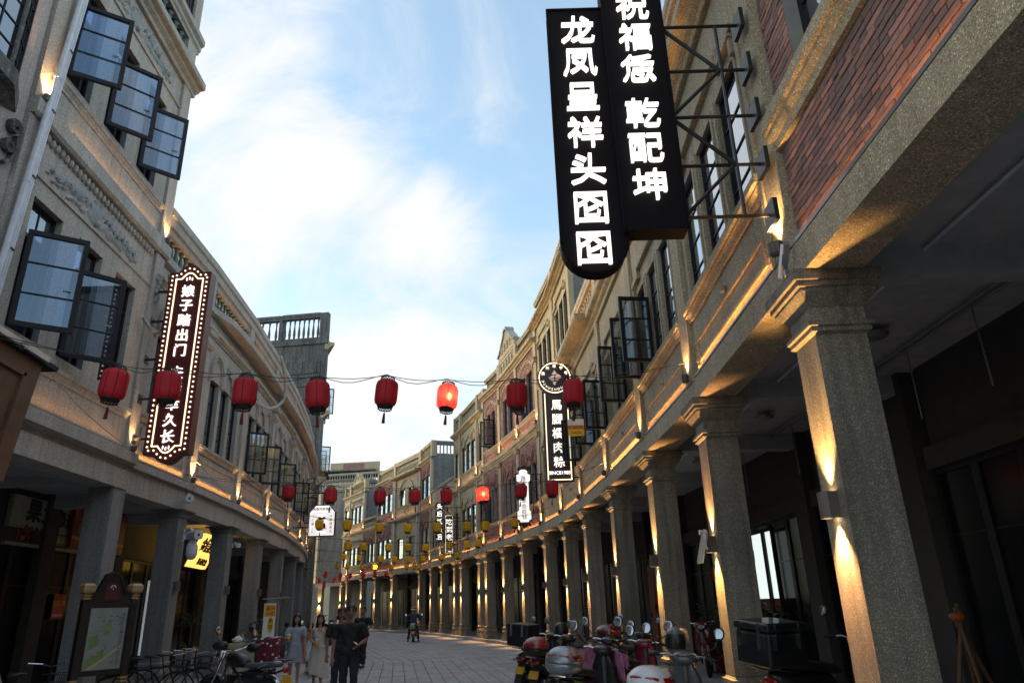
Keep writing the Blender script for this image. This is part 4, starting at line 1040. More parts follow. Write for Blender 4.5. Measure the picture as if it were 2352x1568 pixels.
m = MB(); m.box(FL_, U0, U1, -10, -1.35, 4.5, 18.4); m.box(FL_, U0, U1, -10, -3.0, 0, 4.5); m.box(FL_, U1 - .2, U1 - .003, -1.35, -.02, 4.47, 18.5); m.box(FL_, U0 + .003, U0 + .2, -1.35, -.02, 4.47, 18.5); m.build('rear_body', g, LA)
# fixed lights and open casements
for (a, c, z0, z1), zs, ang in [(h, 11.18, 58) for h in hi] + [(h, 6.92, 58) for h in lo]:
    if (a, z0) == (3.57, 5.43):
        window(LA, FL_, a, -.14, z0, c - a, z1 - z0, 1, (.26, .5, .74), gmat='glass_sash', fr=.05); continue
    window(LA, FL_, a, -.14, zs, c - a, z1 - zs, 2, (), gmat='glass_window', fr=.05)
    m = MB(); m.box(FL_, a + .002, a + .05, -.17, -.1, z0, zs); m.box(FL_, c - .05, c - .002, -.17, -.1, z0, zs); m.build('window_frame', 'window_black', LA)
    casement(LA, FL_, a + .02, z0 + .01, .78, zs - z0, rad({1.03: 60, 2.30: 48, 3.57: 50}[a]), n=.02, fr=.072)
plain('relief_pale', (0.34, 0.345, 0.35), rough=.7)
def acanthus(b, F, u0, u1, z, h, mat, n=.0, seedv=3):
    """carved leaf garland: a central palmette with scrolling leaves running off to both sides"""
    rr = random.Random(seedv); c = (u0 + u1) / 2; m = MB()
    def leaf(u, zc, ang, ln, w):
        pts = []
        for i in range(6):
            t = i / 5; a = ang + .9 * t * (1 if ln > 0 else -1) * (1 if math.cos(ang) > 0 else -1)
            pts.append((t, a))
        x, y = u, zc; prev = []
        for i in range(7):
            t = i / 6; r = w * math.sin(PI * min(1, t * .9 + .08)) * .5
            a = ang + t * t * 1.5 * (1 if math.cos(ang) >= 0 else -1)
            d = Vector((math.cos(a), math.sin(a))); q = Vector((-d.y, d.x))
            prev.append((x, y, q, r, n + .02 + .035 * math.sin(PI * t)))
            x += d.x * abs(ln) / 6; y += d.y * abs(ln) / 6
        m.loft([[F.p(x_ - q.x * r, n - .01, y_ - q.y * r), F.p(x_, e, y_), F.p(x_ + q.x * r, n - .01, y_ + q.y * r)] for x_, y_, q, r, e in prev], cap=False, closed=False)
    for k in range(7): leaf(c, z - h * .25, PI / 2 + (k - 3) * .42, h * .75, h * .26)
    m.ball(F.p(c, n + .03, z - h * .2), .06, .05, .07, 8, 6)
    half = (u1 - u0) / 2; k = int(half / .17)
    for s in (-1, 1):
        for i in range(k):
            t = (i + 1) / k; u = c + s * (.12 + (half - .2) * t); amp = h * (.55 - .3 * t)
            zc = z + .03 * math.sin(i * 1.9) - h * .1 * t
            a0 = (0 if s > 0 else PI)
            leaf(u, zc, a0 + s * rr.uniform(.7, 1.2), amp, amp * .42); leaf(u + .03 * s, zc, a0 - s * rr.uniform(.6, 1.1), amp * .9, amp * .4)
            if i % 2 == 0: leaf(u - s * .06, zc + .02, a0 + s * 2.2, amp * .7, amp * .3)
            mm = [(u + s * (.05 * math.cos(q * .9) * (1 - q * .09)), zc + amp * .28 + .05 * math.sin(q * .9) * (1 - q * .09)) for q in range(8)]
            strip_pts(m, F, mm, .018, n - .005, n + .035)
    return m.build('leaf_relief', mat, b, smooth=True)
acanthus(LA, FL_, 1.2, 4.1, 8.06, .62, 'relief_pale', n=.0, seedv=3); acanthus(LA, FL_, 1.2, 4.25, 12.42, .60, 'relief_pale', n=.0, seedv=5)
for i in range(30):
    m = MB() if i == 0 else m
    m.ball(FL_.p(.86 + i * .131, .02, 8.46), .052, .05, .085, 7, 5)
m.build('scallop_frieze', g, LA, smooth=True)
m = MB()
for q in range(7): m.ball(FL_.p(5.02 + .05 * math.sin(q * 2.1), .07, 7.55 + q * .09), .07, .04, .06, 7, 5)
m.build('pilaster_carving', 'relief_grey', LA, smooth=True)
m = MB(); m.box(FL_, 4.78, 5.22, -.45, 0, 0, 3.80); m.build('pillar', 'granite_column_left', LA)
m = MB(); m.box(FL_, .1, .6, -.45, 0, 0, 3.80); m.build('pillar', 'granite_column_left', LA)
m = MB(); m.box(FL_, U0, U1, -3.0, -.45, 4.0, 4.06); m.build('ceiling', 'ceiling_paint', LA)
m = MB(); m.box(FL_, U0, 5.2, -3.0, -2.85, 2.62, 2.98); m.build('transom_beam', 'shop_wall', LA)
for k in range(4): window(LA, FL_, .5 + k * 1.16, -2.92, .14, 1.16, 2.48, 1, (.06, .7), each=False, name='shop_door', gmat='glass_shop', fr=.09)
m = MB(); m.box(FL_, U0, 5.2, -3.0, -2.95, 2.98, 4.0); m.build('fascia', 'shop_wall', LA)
wall_lamp(FL_, 5.0, .0, 2.2, 'unlit bronze wall lamp on the square pillar behind the map board', 'unlit wall lamps on the left-hand columns', lit=False)
uplight(FL_, .62, .12, 8.85, 'warm uplight beside the white drainpipes, on the tall grey house', UPG, 1.2); uplight(FL_, 5.05, .13, 8.85, 'warm uplight at the corner of the tall grey house, over the red bulb-edged sign', UPG, 1.0)
uplight(FL_, 5.0, .13, 4.47, 'small warm uplight on the ledge below the red bulb-edged sign', UPG, .6)
led_strip(FL_, 1.4, 4.75, .1, 8.845, 'warm light strip on the upper ledge of the tall grey house', LEDG, .55)
led_strip(FL_, 1.2, 4.7, .1, 4.47, 'warm light strip on the lower ledge of the tall grey house', LEDG, .45)
# drainpipes
for i, (du, r) in enumerate(((0, .045), (.085, .024), (.14, .02))):
    p = MB(); a = FL_.p(.80 + du, .16, 13.0 if i else 18); c = FL_.p(.36 + du * .9, .16, 4.55); a = FL_.p(.36 + du * .9 + (a.z - 4.55) * .0685, .16, a.z); p.tube([a, c], r, 8)
    o = tag(p.build('drainpipe', 'pvc_white'), 'thick white drainpipe down the left end of the tall grey house' if i == 0 else ('', 'thin white pipe touching the thick drainpipe on the tall grey house', 'thinnest white pipe, right of the two others on the tall grey house')[i], 'drainpipe')
    cl = MB()
    for k in range(7):
        t = (k + .5) / 7; q = a.lerp(c, t); cl.tube([q - Vector((0, 0, .015)), q + Vector((0, 0, .015))], r + .009, 8)
    cl.build('clamp', 'cable_dark' if i else 'pvc_white', o, org=(0, 0, 0))
# ---- neighbour with the glazed bay, left edge of the picture
LB = empty('plastered_house', (-6.8, 6.0, 0), 0, 'pale plastered house with a gridded corner bay window at the left edge', 'building')
m = MB(); m.box(FL_, -6, .44, -1.2, -.01, 4.3, 18); m.box(FL_, -6, .44, -10, -3, 0, 4.3); m.box(FL_, -6, .44, -10, -1.2, 4.3, 18); m.build('wall', 'pink_plaster', LB)
m = MB(); m.box(FL_, -6, .44, -.45, 0, 3.8, 4.3); m.build('beam', 'granite_grey', LB)
m = MB(); m.box(FL_, -6, .4, -3, -2.9, .1, 4.3); m.build('shop_front', 'shop_wall', LB)
pl = [(-3.2, .0), (-2.8, .2), (-.33, .2), (.12, .0)]
def bayrings(z, e=0): return [FL_.p(u + (e if i == 3 else -e if i == 0 else 0), max(n, 0) + (e if i in (1, 2) else 0), z) for i, (u, n) in enumerate(pl)]
m = MB(); m.loft([[FL_.p(-2.8, 0, 8.1), FL_.p(-2.6, .05, 8.1), FL_.p(-.7, .05, 8.1), FL_.p(-.4, 0, 8.1)], bayrings(8.32, .02), bayrings(8.36, .13), bayrings(8.60, .13), bayrings(8.62, .0)]); m.build('bay_base', 'dark_cement', LB)
m = MB()
strip_pts(m, FL_, [(.24 + .11 * math.cos(q * .7) * (1 - q * .05), 8.1 + .11 * math.sin(q * .7) * (1 - q * .05)) for q in range(14)], .05, -.02, .09)
strip_pts(m, FL_, [(.22 + .09 * math.cos(2 + q * .7) * (1 - q * .05), 7.78 + .09 * math.sin(2 + q * .7) * (1 - q * .05)) for q in range(14)], .045, -.02, .08)
strip_pts(m, FL_, [(.34, 8.0), (.36, 7.8), (.3, 7.6), (.2, 7.5)], .05, -.02, .07)
m.build('scroll_bracket', 'dark_cement', LB)
for i in range(3):
    a, c = FL_.p(*pl[i], 0), FL_.p(*pl[i + 1], 0)
    Gb = Fr((a.x, a.y), (c.x, c.y), left=True); cols = 8 if i == 1 else 3
    for z, h in ((8.62, 2.5), (11.12, 2.5)): window(LB, Gb, 0, -.02, z, Gb.L, h, cols, tuple((k + 1) / 7 for k in range(6)), fr=.045, each=True, name='bay_window', gmat='glass_window')
for u, n in pl[1:3]:
    q = FL_.p(u, n, 8.62); m = MB(); m.tube([q, q + Vector((0, 0, 5.0))], .04, 6); m.build('bay_post', 'dark_cement', LB)
# ---- brown framed signboard box fixed out from the plastered house
bx = empty('signboard_box', (-5.5, 6.6, 0), 0, 'tilted brown framed board box with silver clips along its top, at the left edge', 'signboard')
FB = Fr((-5.45, 4.0), (-5.45, 7.75), left=True)
m = MB(); m.prism(FB, [(0, 3.35), (3.52, 2.98), (3.75, 4.36), (0, 4.6)], -.5, 0); m.build('board', 'board_brown', bx) if 'board_brown' in MATS else (plain('board_brown', (.13, .065, .032), rough=.55, var=.3, scale=3), m.build('board', 'board_brown', bx))
m = MB(); strip_pts(m, FB, [(0.05, 3.5), (3.32, 3.2), (3.46, 4.16), (0.05, 4.4)], .05, -.01, .035); m.build('board_frame', 'board_brown', bx)
m = MB(); m.prism(FB, [(-.1, 4.6), (3.95, 4.345), (3.97, 4.40), (-.1, 4.66)], -.56, .05); m.build('top_rail', 'window_black', bx)
for k in range(7):
    m = MB(); u = .2 + k * .52; z = 4.615 - u * .0665; m.prism(FB, [(u, z + .015), (u + .40, z - .015), (u + .42, z + .05), (u + .02, z + .08)], -.2, .09); m.build('clip', 'steel_bright', bx) if 'steel_bright' in MATS else (plain('steel_bright', (.62, .62, .62), rough=.3, metal=.5), m.build('clip', 'steel_bright', bx))
m = MB(); m.tube([FB.p(1.0, -.3, 4.5), FB.p(1.0, -1.6, 4.7)], .03); m.tube([FB.p(3.0, -.3, 4.3), FB.p(3.0, -1.6, 4.6)], .03); m.build('arm', 'iron_black', bx)

# ---- curved house on the left: arched hoods, projecting balcony slab, green balusters, dark tall wing behind
LCb = empty('curved_house', (LP[2][0], LP[2][1], 0), 0, 'curving grey house with arched hoods, green balusters and a sweeping balcony slab', 'building')
gm = 'granite_grey'
for k in range(1, 8):
    F, L = LF[k], LF[k].L; s = .26 if k == 1 else 0
    arcade(LCb, F, L, LP, k, 4.15, gm, left=True, beam=(3.77, 4.22), bmat=gm, bn=.0, doors=3)
    m = MB(); m.prof(F, s, L, [(-.2, 4.2), (.1, 4.22), (.1, 4.36), (-.2, 4.37)]); m.build('ledge', gm, LCb)
    lt = lights3(.62, L - .5, 3, .2); holes = [(a, c, 5.34, 7.05) for a, c in lt]
    wall_face(LCb, F, s, L, 4.35, 8.5, holes, gm, rooms=holes if k in (3, 4, 5) else ())
    dado_panel(LCb, F, .5, L - .42, 4.52, 5.06, gm, t=.06, pr=.03)
    sill(LCb, F, .25, L - .2, 5.34, gm, h=.18, proj=.1)
    for j, h in enumerate(holes):
        opn = (k, j) in ((3, 0), (3, 2), (4, 1), (5, 1), (6, 1))
        window(LCb, F, h[0], -.13, 6.52 if opn else 5.34, h[1] - h[0], .53 if opn else 1.71, 1, () if opn else (.25, .48, .69), each=k < 4, fr=.045)
        if opn: casement(LCb, F, h[0] + .05, 5.34, .6, 1.2, rad(62), n=.02, fr=.05, gmat='glass_sash_far')
    # paired arched hoods with scroll ends
    for j, (a, c) in enumerate(lt[0:1] + lt[2:3]):
        mh = MB(); cc = (a + c) / 2; r = (c - a) / 2 + .1
        for e, pr in ((0, .07), (.07, .045)):
            pts = [(cc - r + e - .05 + e * .2, 7.02), (cc - r + e, 7.1)] + [(cc - (r - e) * math.cos(PI * i / 10), 7.28 + (.42 - e) * math.sin(PI * i / 10)) for i in range(11)] + [(cc + r - e, 7.1), (cc + r - e + .05, 7.02)]
            strip_pts(mh, F, pts, .05, -.01, pr)
        for sx in (-1, 1): mh.ball(F.p(cc + sx * (r + .03), .04, 7.02), .075, .05, .07, 8, 6)
        mh.build('hood_mould', gm, LCb)
    a, c = lt[1]; mh = MB(); strip_pts(mh, F, [(a - .06, 7.2), (a + .08, 7.45), ((a + c) / 2 - .1, 7.5), ((a + c) / 2 - .08, 7.64), ((a + c) / 2 + .08, 7.64), ((a + c) / 2 + .1, 7.5), (c - .08, 7.45), (c + .06, 7.2)], .05, -.01, .06); mh.build('hood_mould', gm, LCb)
    pilaster(LCb, F, L - .0, 4.37, 8.02, gm, w=.36, proj=.07, cap=False)
    cp = MB(); cp.sqstack(F, L, .05, .18, .06, [(0, 7.6), (.05, 7.66), (.05, 7.72), (.02, 7.75), (.02, 7.86), (.08, 7.92), (.09, 8.02), (0, 8.03)]); cp.build('pilaster_cap', gm, LCb)
    cornice(LCb, F, s, L, 8.02, 8.2, .12, gm, name='string_course')
    # parapet
    m = MB(); m.box(F, L - .2, L + .15, -.3, .04, 8.72, 9.45); m.build('parapet_pier', gm, LCb)
    m = MB(); m.prof(F, s, L, [(-.34, 9.3), (-.02, 9.3), (.0, 9.42), (.05, 9.45), (.06, 9.62), (.1, 9.66), (.1, 9.82), (-.34, 9.84)]); m.build('parapet_coping', gm, LCb)
    q = MB(); q.lathe((0, 0, 0), _bal_prof(.6, .07), 10); key = 'lbal'
    if key not in _wm: _wm[key] = q.mesh('baluster', 'green_glaze', smooth=True)
    nb = int((L - .5) / .25)
    for i in range(nb): inst('baluster', _wm[key], LCb, F, .25 + (i + .5) * (L - .5) / nb, -.14, 8.72)
    pil_lamp(F, L, 4.38, 'small warm uplight at a pilaster foot on the curving grey house, %s along the curve' % ORD[k - 1], 1.0)
    led_strip(F, .3, L - .3, .06, 4.375, 'warm light strip on the ledge of the curving grey house, %s bay' % ORD[k - 1], LEDG, .8)
    led_strip(F, .3, L - .3, -.02, 8.73, 'warm light strip on the balcony slab of the curving house, %s bay' % ORD[k - 1], LEDG, .5)
    column(LCb, F, L, 'granite_column_left', ztop=3.77, w=.45, d=.42)
    if k in (1, 2, 3, 4): wall_lamp(F, L, .0, 2.18, 'unlit bronze wall lamp on the left arcade, %s capped column' % ORD[k - 1], 'unlit wall lamps on the left-hand columns', lit=False)
# projecting slab that sweeps along the curve
pts = []
NS = 28
def lcurve(t):
    i = min(int(t), len(LP) - 2); f = t - i
    a, b = Vector(LP[i]), Vector(LP[i + 1]); n = node_n(LP, i, True).lerp(node_n(LP, i + 1, True), f)
    return a.lerp(b, f), n.normalized()
rings = []
for i in range(NS + 1):
    t = 1.05 + (8.0 - 1.05) * i / NS; p, n = lcurve(t)
    pr = .10 + .24 * min(1, max(0, (t - 2.2) / .1)) - .18 * abs(math.sin((t) * PI)) * 0
    rings.append([Vector((p.x + n.x * v, p.y + n.y * v, z)) for v, z in ((-.35, 8.46), (pr - .06, 8.52), (pr, 8.56), (pr, 8.72), (-.35, 8.73))])
m = MB(); m.loft(rings); m.build('balcony_slab', gm, LCb)
back_strip(LCb, LP, 1, 8, 8.72, left=True, floor=4.1); 
ptop = MB()
for i in range(1, 8): ptop.quad(offs(LP, i, -.3, 8.735, True), offs(LP, i + 1, -.3, 8.735, True), offs(LP, i + 1, -4, 8.735, True), offs(LP, i, -4, 8.735, True))
ptop.build('roof', 'roof_felt', LCb)
m = MB(); i = 8; m.quad(offs(LP, 8, 0, 0, True), offs(LP, 8, -9, 0, True), offs(LP, 8, -9, 8.7, True), offs(LP, 8, 0, 8.7, True)); m.build('end_wall', 'grey_cement', LCb)
# ---- tall grey house closing the curve
LT = empty('tall_house', (-12.5, 40.2, 0), 0, 'tall dark grey block-walled house with a balustraded roof, rising behind the curving left row', 'building')
FT = Fr((-17.2, 40.4), (-11.05, 39.6), left=True); Lt = FT.L
m = MB(); m.box(FT, 0, Lt, -.3, 0, 0, 17.0); m.build('side_wall', 'dark_cement', LT)
zz = [9.9, 10.7, 11.5, 12.3, 13.1, 13.9, 14.7, 15.5]
m = MB(); m.box(FT, Lt - 3.6, Lt - 2.75, -.1, .05, 9.0, 16.6); m.build('buttress', 'dark_cement', LT)
for i in range(len(zz) - 1):
    u = Lt - 2.7; j = 0
    while u < Lt - .3:
        w = (1.3, .9, 1.1)[(i + j) % 3]; q = MB(); q.box(FT, u + .025, min(u + w, Lt - .28) - .025, -.02, .06, zz[i] + .025, zz[i + 1] - .025); q.build('stone_block', 'dark_cement', LT); u += w; j += 1
m = MB(); m.box(FT, -.1, Lt + .06, -.35, .1, 16.55, 16.75); m.build('parapet_base', 'dark_cement', LT)
balustrade(LT, FT, 0, Lt - 3.1, 16.75, 18.55, 'dark_cement', n0=.05, rail=.32, base=.12, step=.40); balustrade(LT, FT, Lt - 2.9, Lt - .5, 16.75, 18.57, 'dark_cement', n0=.05, rail=.32, base=.12, step=.3)
for u in (Lt - 3.0, Lt - .25): m = MB(); m.box(FT, u - (.1 if u < Lt - 1 else .25), u + (.1 if u < Lt - 1 else .25), -.3, .06, 16.75, 18.55); m.build('parapet_pier', 'dark_cement', LT)
FT2 = Fr((-11.05, 39.6), (-14.9, 48.0), left=True)
m = MB(); m.wall(FT2, 0, FT2.L, 4.2, 16.6, [(1, 1.7, 9.2, 10.8), (2.2, 2.9, 9.2, 10.8), (1, 1.7, 12.6, 14.2)], 0, .2); m.build('wall', 'dark_cement', LT)
for z in (8.2, 12.0, 16.2): cornice(LT, FT2, 0, FT2.L, z, z + .45, .45, 'tan_render')
for u, z in ((.9, 12.5), (2.1, 12.5), (3.4, 12.5), (.9, 9.0), (2.1, 9.0), (3.6, 9.0)): casement(LT, FT2, u, z, .72, 1.55, rad(86), cols=1, n=.05, gmat='glass_sash_far')
m = MB(); pp = [(-11.3, 39.95), (-15.1, 48.2), (-19.5, 48.2), (-17.3, 40.7)]; m.loft([[Vector((a, b, z)) for a, b in pp] for z in (0, 16.8)]); m.build('rear_body', 'dark_cement', LT)
m = MB(); m.quad(FT2.p(0, 0, 0), FT2.p(FT2.L, 0, 0), FT2.p(FT2.L, -5, 0), FT2.p(FT2.L, -5, 16.6)); 
column(LT, FT2, 3.5, 'granite_column_left', ztop=4.2); column(LT, FT2, 7.5, 'granite_column_left', ztop=4.2)
# cable loops hanging off the curved house
for i, (pts, lb) in enumerate((([FL_.p(5.2, .2, 8.2), FL_.p(5.25, .25, 7.6), FL_.p(5.05, .28, 6.95), FL_.p(4.75, .24, 6.8), FL_.p(4.6, .1, 7.0)], 'pale cable loop at the corner of the tall grey house'),
                              ([LF[3].p(.2, .85, 8.7), LF[3].p(.6, .95, 8.1), LF[3].p(.75, .9, 7.5), LF[3].p(.4, .6, 7.15), LF[3].p(-.1, .3, 7.25)], 'thick grey cable loop hanging under the sweeping balcony slab'))):
    sm = []
    for a in range(len(pts) - 1):
        for t in range(5):
            p0, p1, p2, p3 = pts[max(a - 1, 0)], pts[a], pts[a + 1], pts[min(a + 2, len(pts) - 1)]; s = t / 5
            sm.append(.5 * ((2 * p1) + (-p0 + p2) * s + (2 * p0 - 5 * p1 + 4 * p2 - p3) * s * s + (-p0 + 3 * p1 - 3 * p2 + p3) * s ** 3))
    m = MB(); m.tube(sm + [pts[-1]], .035 if i == 0 else .05, 7); tag(m.build('cable_loop', 'steel_grey' if i == 0 else 'cable_pale', smooth=True), lb, 'cable')

# ================================================================== signs
plain('sign_black', (0.008, 0.005, 0.007), rough=.62, spec=.12)
plain('sign_maroon', (0.10, 0.014, 0.012), rough=.35, spec=.5)
plain('sign_brown', (0.040, 0.018, 0.014), rough=.35)
plain('sign_side', (0.05, 0.03, 0.055), rough=.35)
glow('letter_white', (1.0, .94, .85), .8)
glow('letter_cream', (1.0, .88, .74), .6)
glow('bulb_glow', (1.0, .84, .66), .72)
glow('tube_warm', (1.0, .78, .52), .95)
glow('panel_white', (1.0, .96, .93), .5)
glow('panel_amber', (1.0, .60, .12), .85)
_n, _l = MATS['panel_amber'].node_tree.nodes, MATS['panel_amber'].node_tree.links
_w = _n.new("ShaderNodeTexWave"); _w.inputs['Scale'].default_value = 2.4; _w.inputs['Distortion'].default_value = 1.5; _t = _n.new("ShaderNodeTexCoord"); _mp = _n.new("ShaderNodeMapping"); _mp.inputs['Rotation'].default_value = (0, 0, PI / 2)
_l.new(_t.outputs['Object'], _mp.inputs[0]); _l.new(_mp.outputs[0], _w.inputs['Vector']); _r = _n.new("ShaderNodeMapRange"); _r.inputs['To Min'].default_value = .45; _r.inputs['To Max'].default_value = 1.25
_l.new(_w.outputs['Fac'], _r.inputs['Value']); _l.new(_r.outputs[0], _n['Principled BSDF'].inputs['Emission Strength'])
plain('ink_red', (.35, .02, .02), rough=.5); plain('ink_dark', (.03, .02, .02), rough=.5)
plain('logo_pale', (.52, .33, .29), rough=.5, emit=(.9, .6, .52), estr=.28)
def char_part(parent, s, x, y, z, size, mat, bold=.018, depth=.03, rz=0.0, name='character'):
    return put(name, lettering(s, size, bold, depth, mat), parent, (x, y, z), rz)
def rounded_outline(w, h, r, top=True, seg=6): pass
def outline_bar(parent, pts, t, y0, y1, mat, name='trim', closed=True):
    m = MB(); F = WORLDF
    p = pts + [pts[0]] if closed else pts
    for (a, za), (c, zc) in zip(p[:-1], p[1:]):
        d = Vector((c - a, zc - za)); 
        if d.length < 1e-5: continue
        d = d.normalized() * (t / 2); q = Vector((-d.y, d.x))
        m.prism(F, [(a - q.x - d.x * .5, za - q.y - d.y * .5), (c - q.x + d.x * .5, zc - q.y + d.y * .5), (c + q.x + d.x * .5, zc + q.y + d.y * .5), (a + q.x - d.x * .5, za + q.y - d.y * .5)], y0, y1)
    me = m.mesh(name, mat); return put(name, me, parent)
# ---- big black sign: two staggered boards on a lattice bracket
sg = empty('hanging_sign', (0, 5.55, 0), 0, 'huge black sign of two staggered boards with glowing white characters, bracketed out at top right', 'sign')
pl_ = [(.45, 7.22), (1.03, 7.22), (1.05, 4.58)]
ca, rr_ = (.755), .295
pts = [(.45, 7.21), (1.02, 7.21)] + [(1.05, 4.57)] + [(ca + rr_ * math.cos(-PI * i / 12), 4.57 + rr_ * math.sin(-PI * i / 12)) for i in range(1, 13)]
m = MB(); m.prism(WORLDF, pts, .0, .16); put('board', m.mesh('board', 'sign_black'), sg)
m = MB(); m.prism(WORLDF, [(.99, 7.62), (1.575, 7.62), (1.575, 4.64), (1.02, 4.64)], -.07, .13); put('board', m.mesh('board', 'sign_black'), sg)
def big_char(ch, x, y, z, size):
    char_part(sg, ch, x, y - .022, z, size * .97, 'letter_white', .006, .04)
outline_bar(sg, pts, .02, -.012, .0, 'sign_black', 'edge_trim')
outline_bar(sg, [(.99, 7.62), (1.575, 7.62), (1.575, 4.64), (1.02, 4.64)], .02, -.084, -.07, 'sign_black', 'edge_trim')
for i, ch in enumerate('龙凤呈祥头囵囵'): big_char(ch, .742, -.0, 6.93 - i * .405, .36)
if 0: char_part(sg, ch, .742, -.02, 6.93 - i * .405, .36, 'letter_white', .012)
for i, ch in enumerate('祝福恁乾配坤'): big_char(ch, 1.292 - .004 * i, -.07, 7.14 - i * .385 - (.13 if i > 2 else 0), .345)
if 0: char_part(sg, ch, 1.292 - .004 * i, -.09, 7.14 - i * .385 - (.13 if i > 2 else 0) + (.0 if i > 2 else .0), .345, 'letter_white', .012)
m = MB(); rows = [4.80, 5.34, 5.88, 6.42, 6.97]
for z in rows: m.tube([(1.575, .03, z), (2.36, .03, z)], .017, 6)
m.tube([(2.12, .03, 4.80), (2.12, .03, 6.97)], .017, 6)
for a, c in (((1.59, 6.95), (2.10, 6.42)), ((2.10, 6.42), (1.59, 5.90)), ((1.59, 5.86), (2.10, 5.36)), ((2.10, 5.34), (1.59, 4.82))): m.tube([(a[0], .03, a[1]), (c[0], .03, c[1])], .019, 6)
tag(put('bracket_frame', m.mesh('bracket_frame', 'iron_black'), sg), kind=None)
for z in rows:
    m = MB(); m.box(WORLDF, 2.335, 2.375, -.10, .14, z - .11, z + .11); put('wall_plate', m.mesh('wall_plate', 'iron_black'), sg)
# ---- maroon sign edged with bulbs
s2 = empty('hanging_sign', (0, 12.95, 0), 0, 'tall dark red sign edged with round bulbs and white characters, on the left house', 'sign')
x0, x1, zt, zb = -6.90, -6.06, 8.12, 4.40; cx = (x0 + x1) / 2
def scal(x0, x1, zt, zb, sh, rb):
    w = (x1 - x0); a = w * .2
    t = [(x0 + a + (w - 2 * a) * i / 8, zt + rb * math.sin(PI * i / 8)) for i in range(9)]
    bo = [(x1 - a - (w - 2 * a) * i / 8, zb - rb * math.sin(PI * i / 8)) for i in range(9)]
    return [(x0, zt - sh)] + [(x0, zt)] + t + [(x1, zt)] + [(x1, zb)] + bo + [(x0, zb)]
po = scal(x0, x1, zt, zb, .02, .17); pi_ = scal(x0 + .15, x1 - .15, zt - .15, zb + .15, .02, .13)
m = MB(); m.prism(WORLDF, po, 0, .24); put('board', m.mesh('board', 'sign_maroon'), s2)
outline_bar(s2, pi_, .024, -.014, .004, 'tube_warm', 'light_line')
q = MB(); q.ball((0, 0, 0), .021, .018, .021, 8, 6); bulb = q.mesh('bulb', 'bulb_glow', smooth=True)
pm = scal(x0 + .07, x1 - .07, zt - .07, zb + .07, .02, .155); per = pm + [pm[0]]; acc = 0.0; step = .1
for (a, za), (c, zc) in zip(per[:-1], per[1:]):
    d = math.hypot(c - a, zc - za)
    if d < 1e-6: continue
    t = (step - acc) if acc > 0 else 0
    while t < d: put('bulb', bulb, s2, (a + (c - a) * t / d, -.015, za + (zc - za) * t / d)); t += step
    acc = (d - (t - step)) % step
for i, ch in enumerate('娘子踏出门'): char_part(s2, ch, cx + .005, -.014, 7.70 - i * .315, .27, 'letter_white', .008)
for i, ch in enumerate('夫妻幸久长'): char_part(s2, ch, cx + .005, -.014, 5.98 - i * .312 + (0.0), .27, 'letter_white', .008)
for z, s in ((7.98, 1), (4.50, -1)):
    for k in (-1, 0, 1):
        m = MB(); m.ball((cx + k * .055, -.014, z - abs(k) * .02 * s), .015, .012, .042, 7, 6, M=None); put('petal', m.mesh('petal', 'letter_white'), s2)
for z in (7.75, 7.1, 6.3, 5.5, 4.72):
    m = MB(); m.box(WORLDF, -7.2, x0, .09, .13, z - .02, z + .02); put('arm', m.mesh('arm', 'iron_black'), s2)
    m = MB(); m.box(WORLDF, -7.24, -7.17, .0, .2, z - .09, z + .09); put('wall_plate', m.mesh('wall_plate', 'iron_black'), s2)
# ---- brown lollipop sign with a round head
s3 = empty('hanging_sign', (0, 20.75, 0), 0, 'brown vertical sign with a round medallion head and five white characters, on the granite house', 'sign')
cz, cr_ = 8.08, .535; bx0, bx1, bz0 = .86, 1.70, 4.90
m = MB(); m.lathe((0, 0, 0), [(0, 0), (cr_, 0), (cr_, .18), (0, .18)], 40); me = m.mesh('medallion', 'sign_brown')
for v in me.vertices: v.co = Vector((v.co.x + 1.27, v.co.z - .01, v.co.y + cz))
put('medallion', me, s3)
m = MB(); m.box(WORLDF, bx0, bx1, 0, .16, bz0, cz - .42); put('board', m.mesh('board', 'sign_brown'), s3)
outline_bar(s3, [(1.27 + (cr_ - .06) * math.cos(2 * PI * i / 40), cz + (cr_ - .06) * math.sin(2 * PI * i / 40)) for i in range(40)], .028, -.03, -.008, 'tube_warm', 'light_line')
outline_bar(s3, [(bx0 + .08, cz - .50), (bx0 + .08, bz0 + .08), (bx1 - .08, bz0 + .08), (bx1 - .08, cz - .50)], .03, -.016, .002, 'tube_warm', 'light_line', closed=False)
for i, ch in enumerate('馬腳橋肉粽'): char_part(s3, ch, 1.28, -.016, 7.22 - i * .43, .34, 'letter_white', .008)
char_part(s3, 'SINCE1985', 1.28, -.016, 5.18, .135, 'letter_white', .014, name='wording')
for i, ch in enumerate('泉州老字号'):
    a = rad(158 - i * 34); char_part(s3, ch, 1.27 + .375 * math.cos(a), -.028, cz + .375 * math.sin(a), .115, 'letter_cream', .008)
for i, ch in enumerate('QUANZHOUSHI'):
    a = rad(196 + i * 15); char_part(s3, ch, 1.27 + .375 * math.cos(a), -.028, cz + .375 * math.sin(a), .095, 'letter_cream', .004)
for pts in ([(-.19, -.0), (-.02, .0), (.0, .07), (-.08, .06)], [(.02, .0), (.21, .03), (.1, .12), (.03, .08)], [(-.17, -.03), (-.01, -.03), (-.03, -.1), (-.1, -.09)], [(.02, -.03), (.2, .0), (.1, -.1), (.03, -.1)], [(-.06, -.13), (.05, -.13), (.0, -.24), (-.05, -.2)], [(-.09, .1), (.0, .1), (.07, .13), (.0, .24)]):
    m = MB(); m.prism(WORLDF, [(1.27 + x, cz + z) for x, z in pts], -.03, -.01); put('logo_piece', m.mesh('logo_piece', 'logo_pale'), s3)
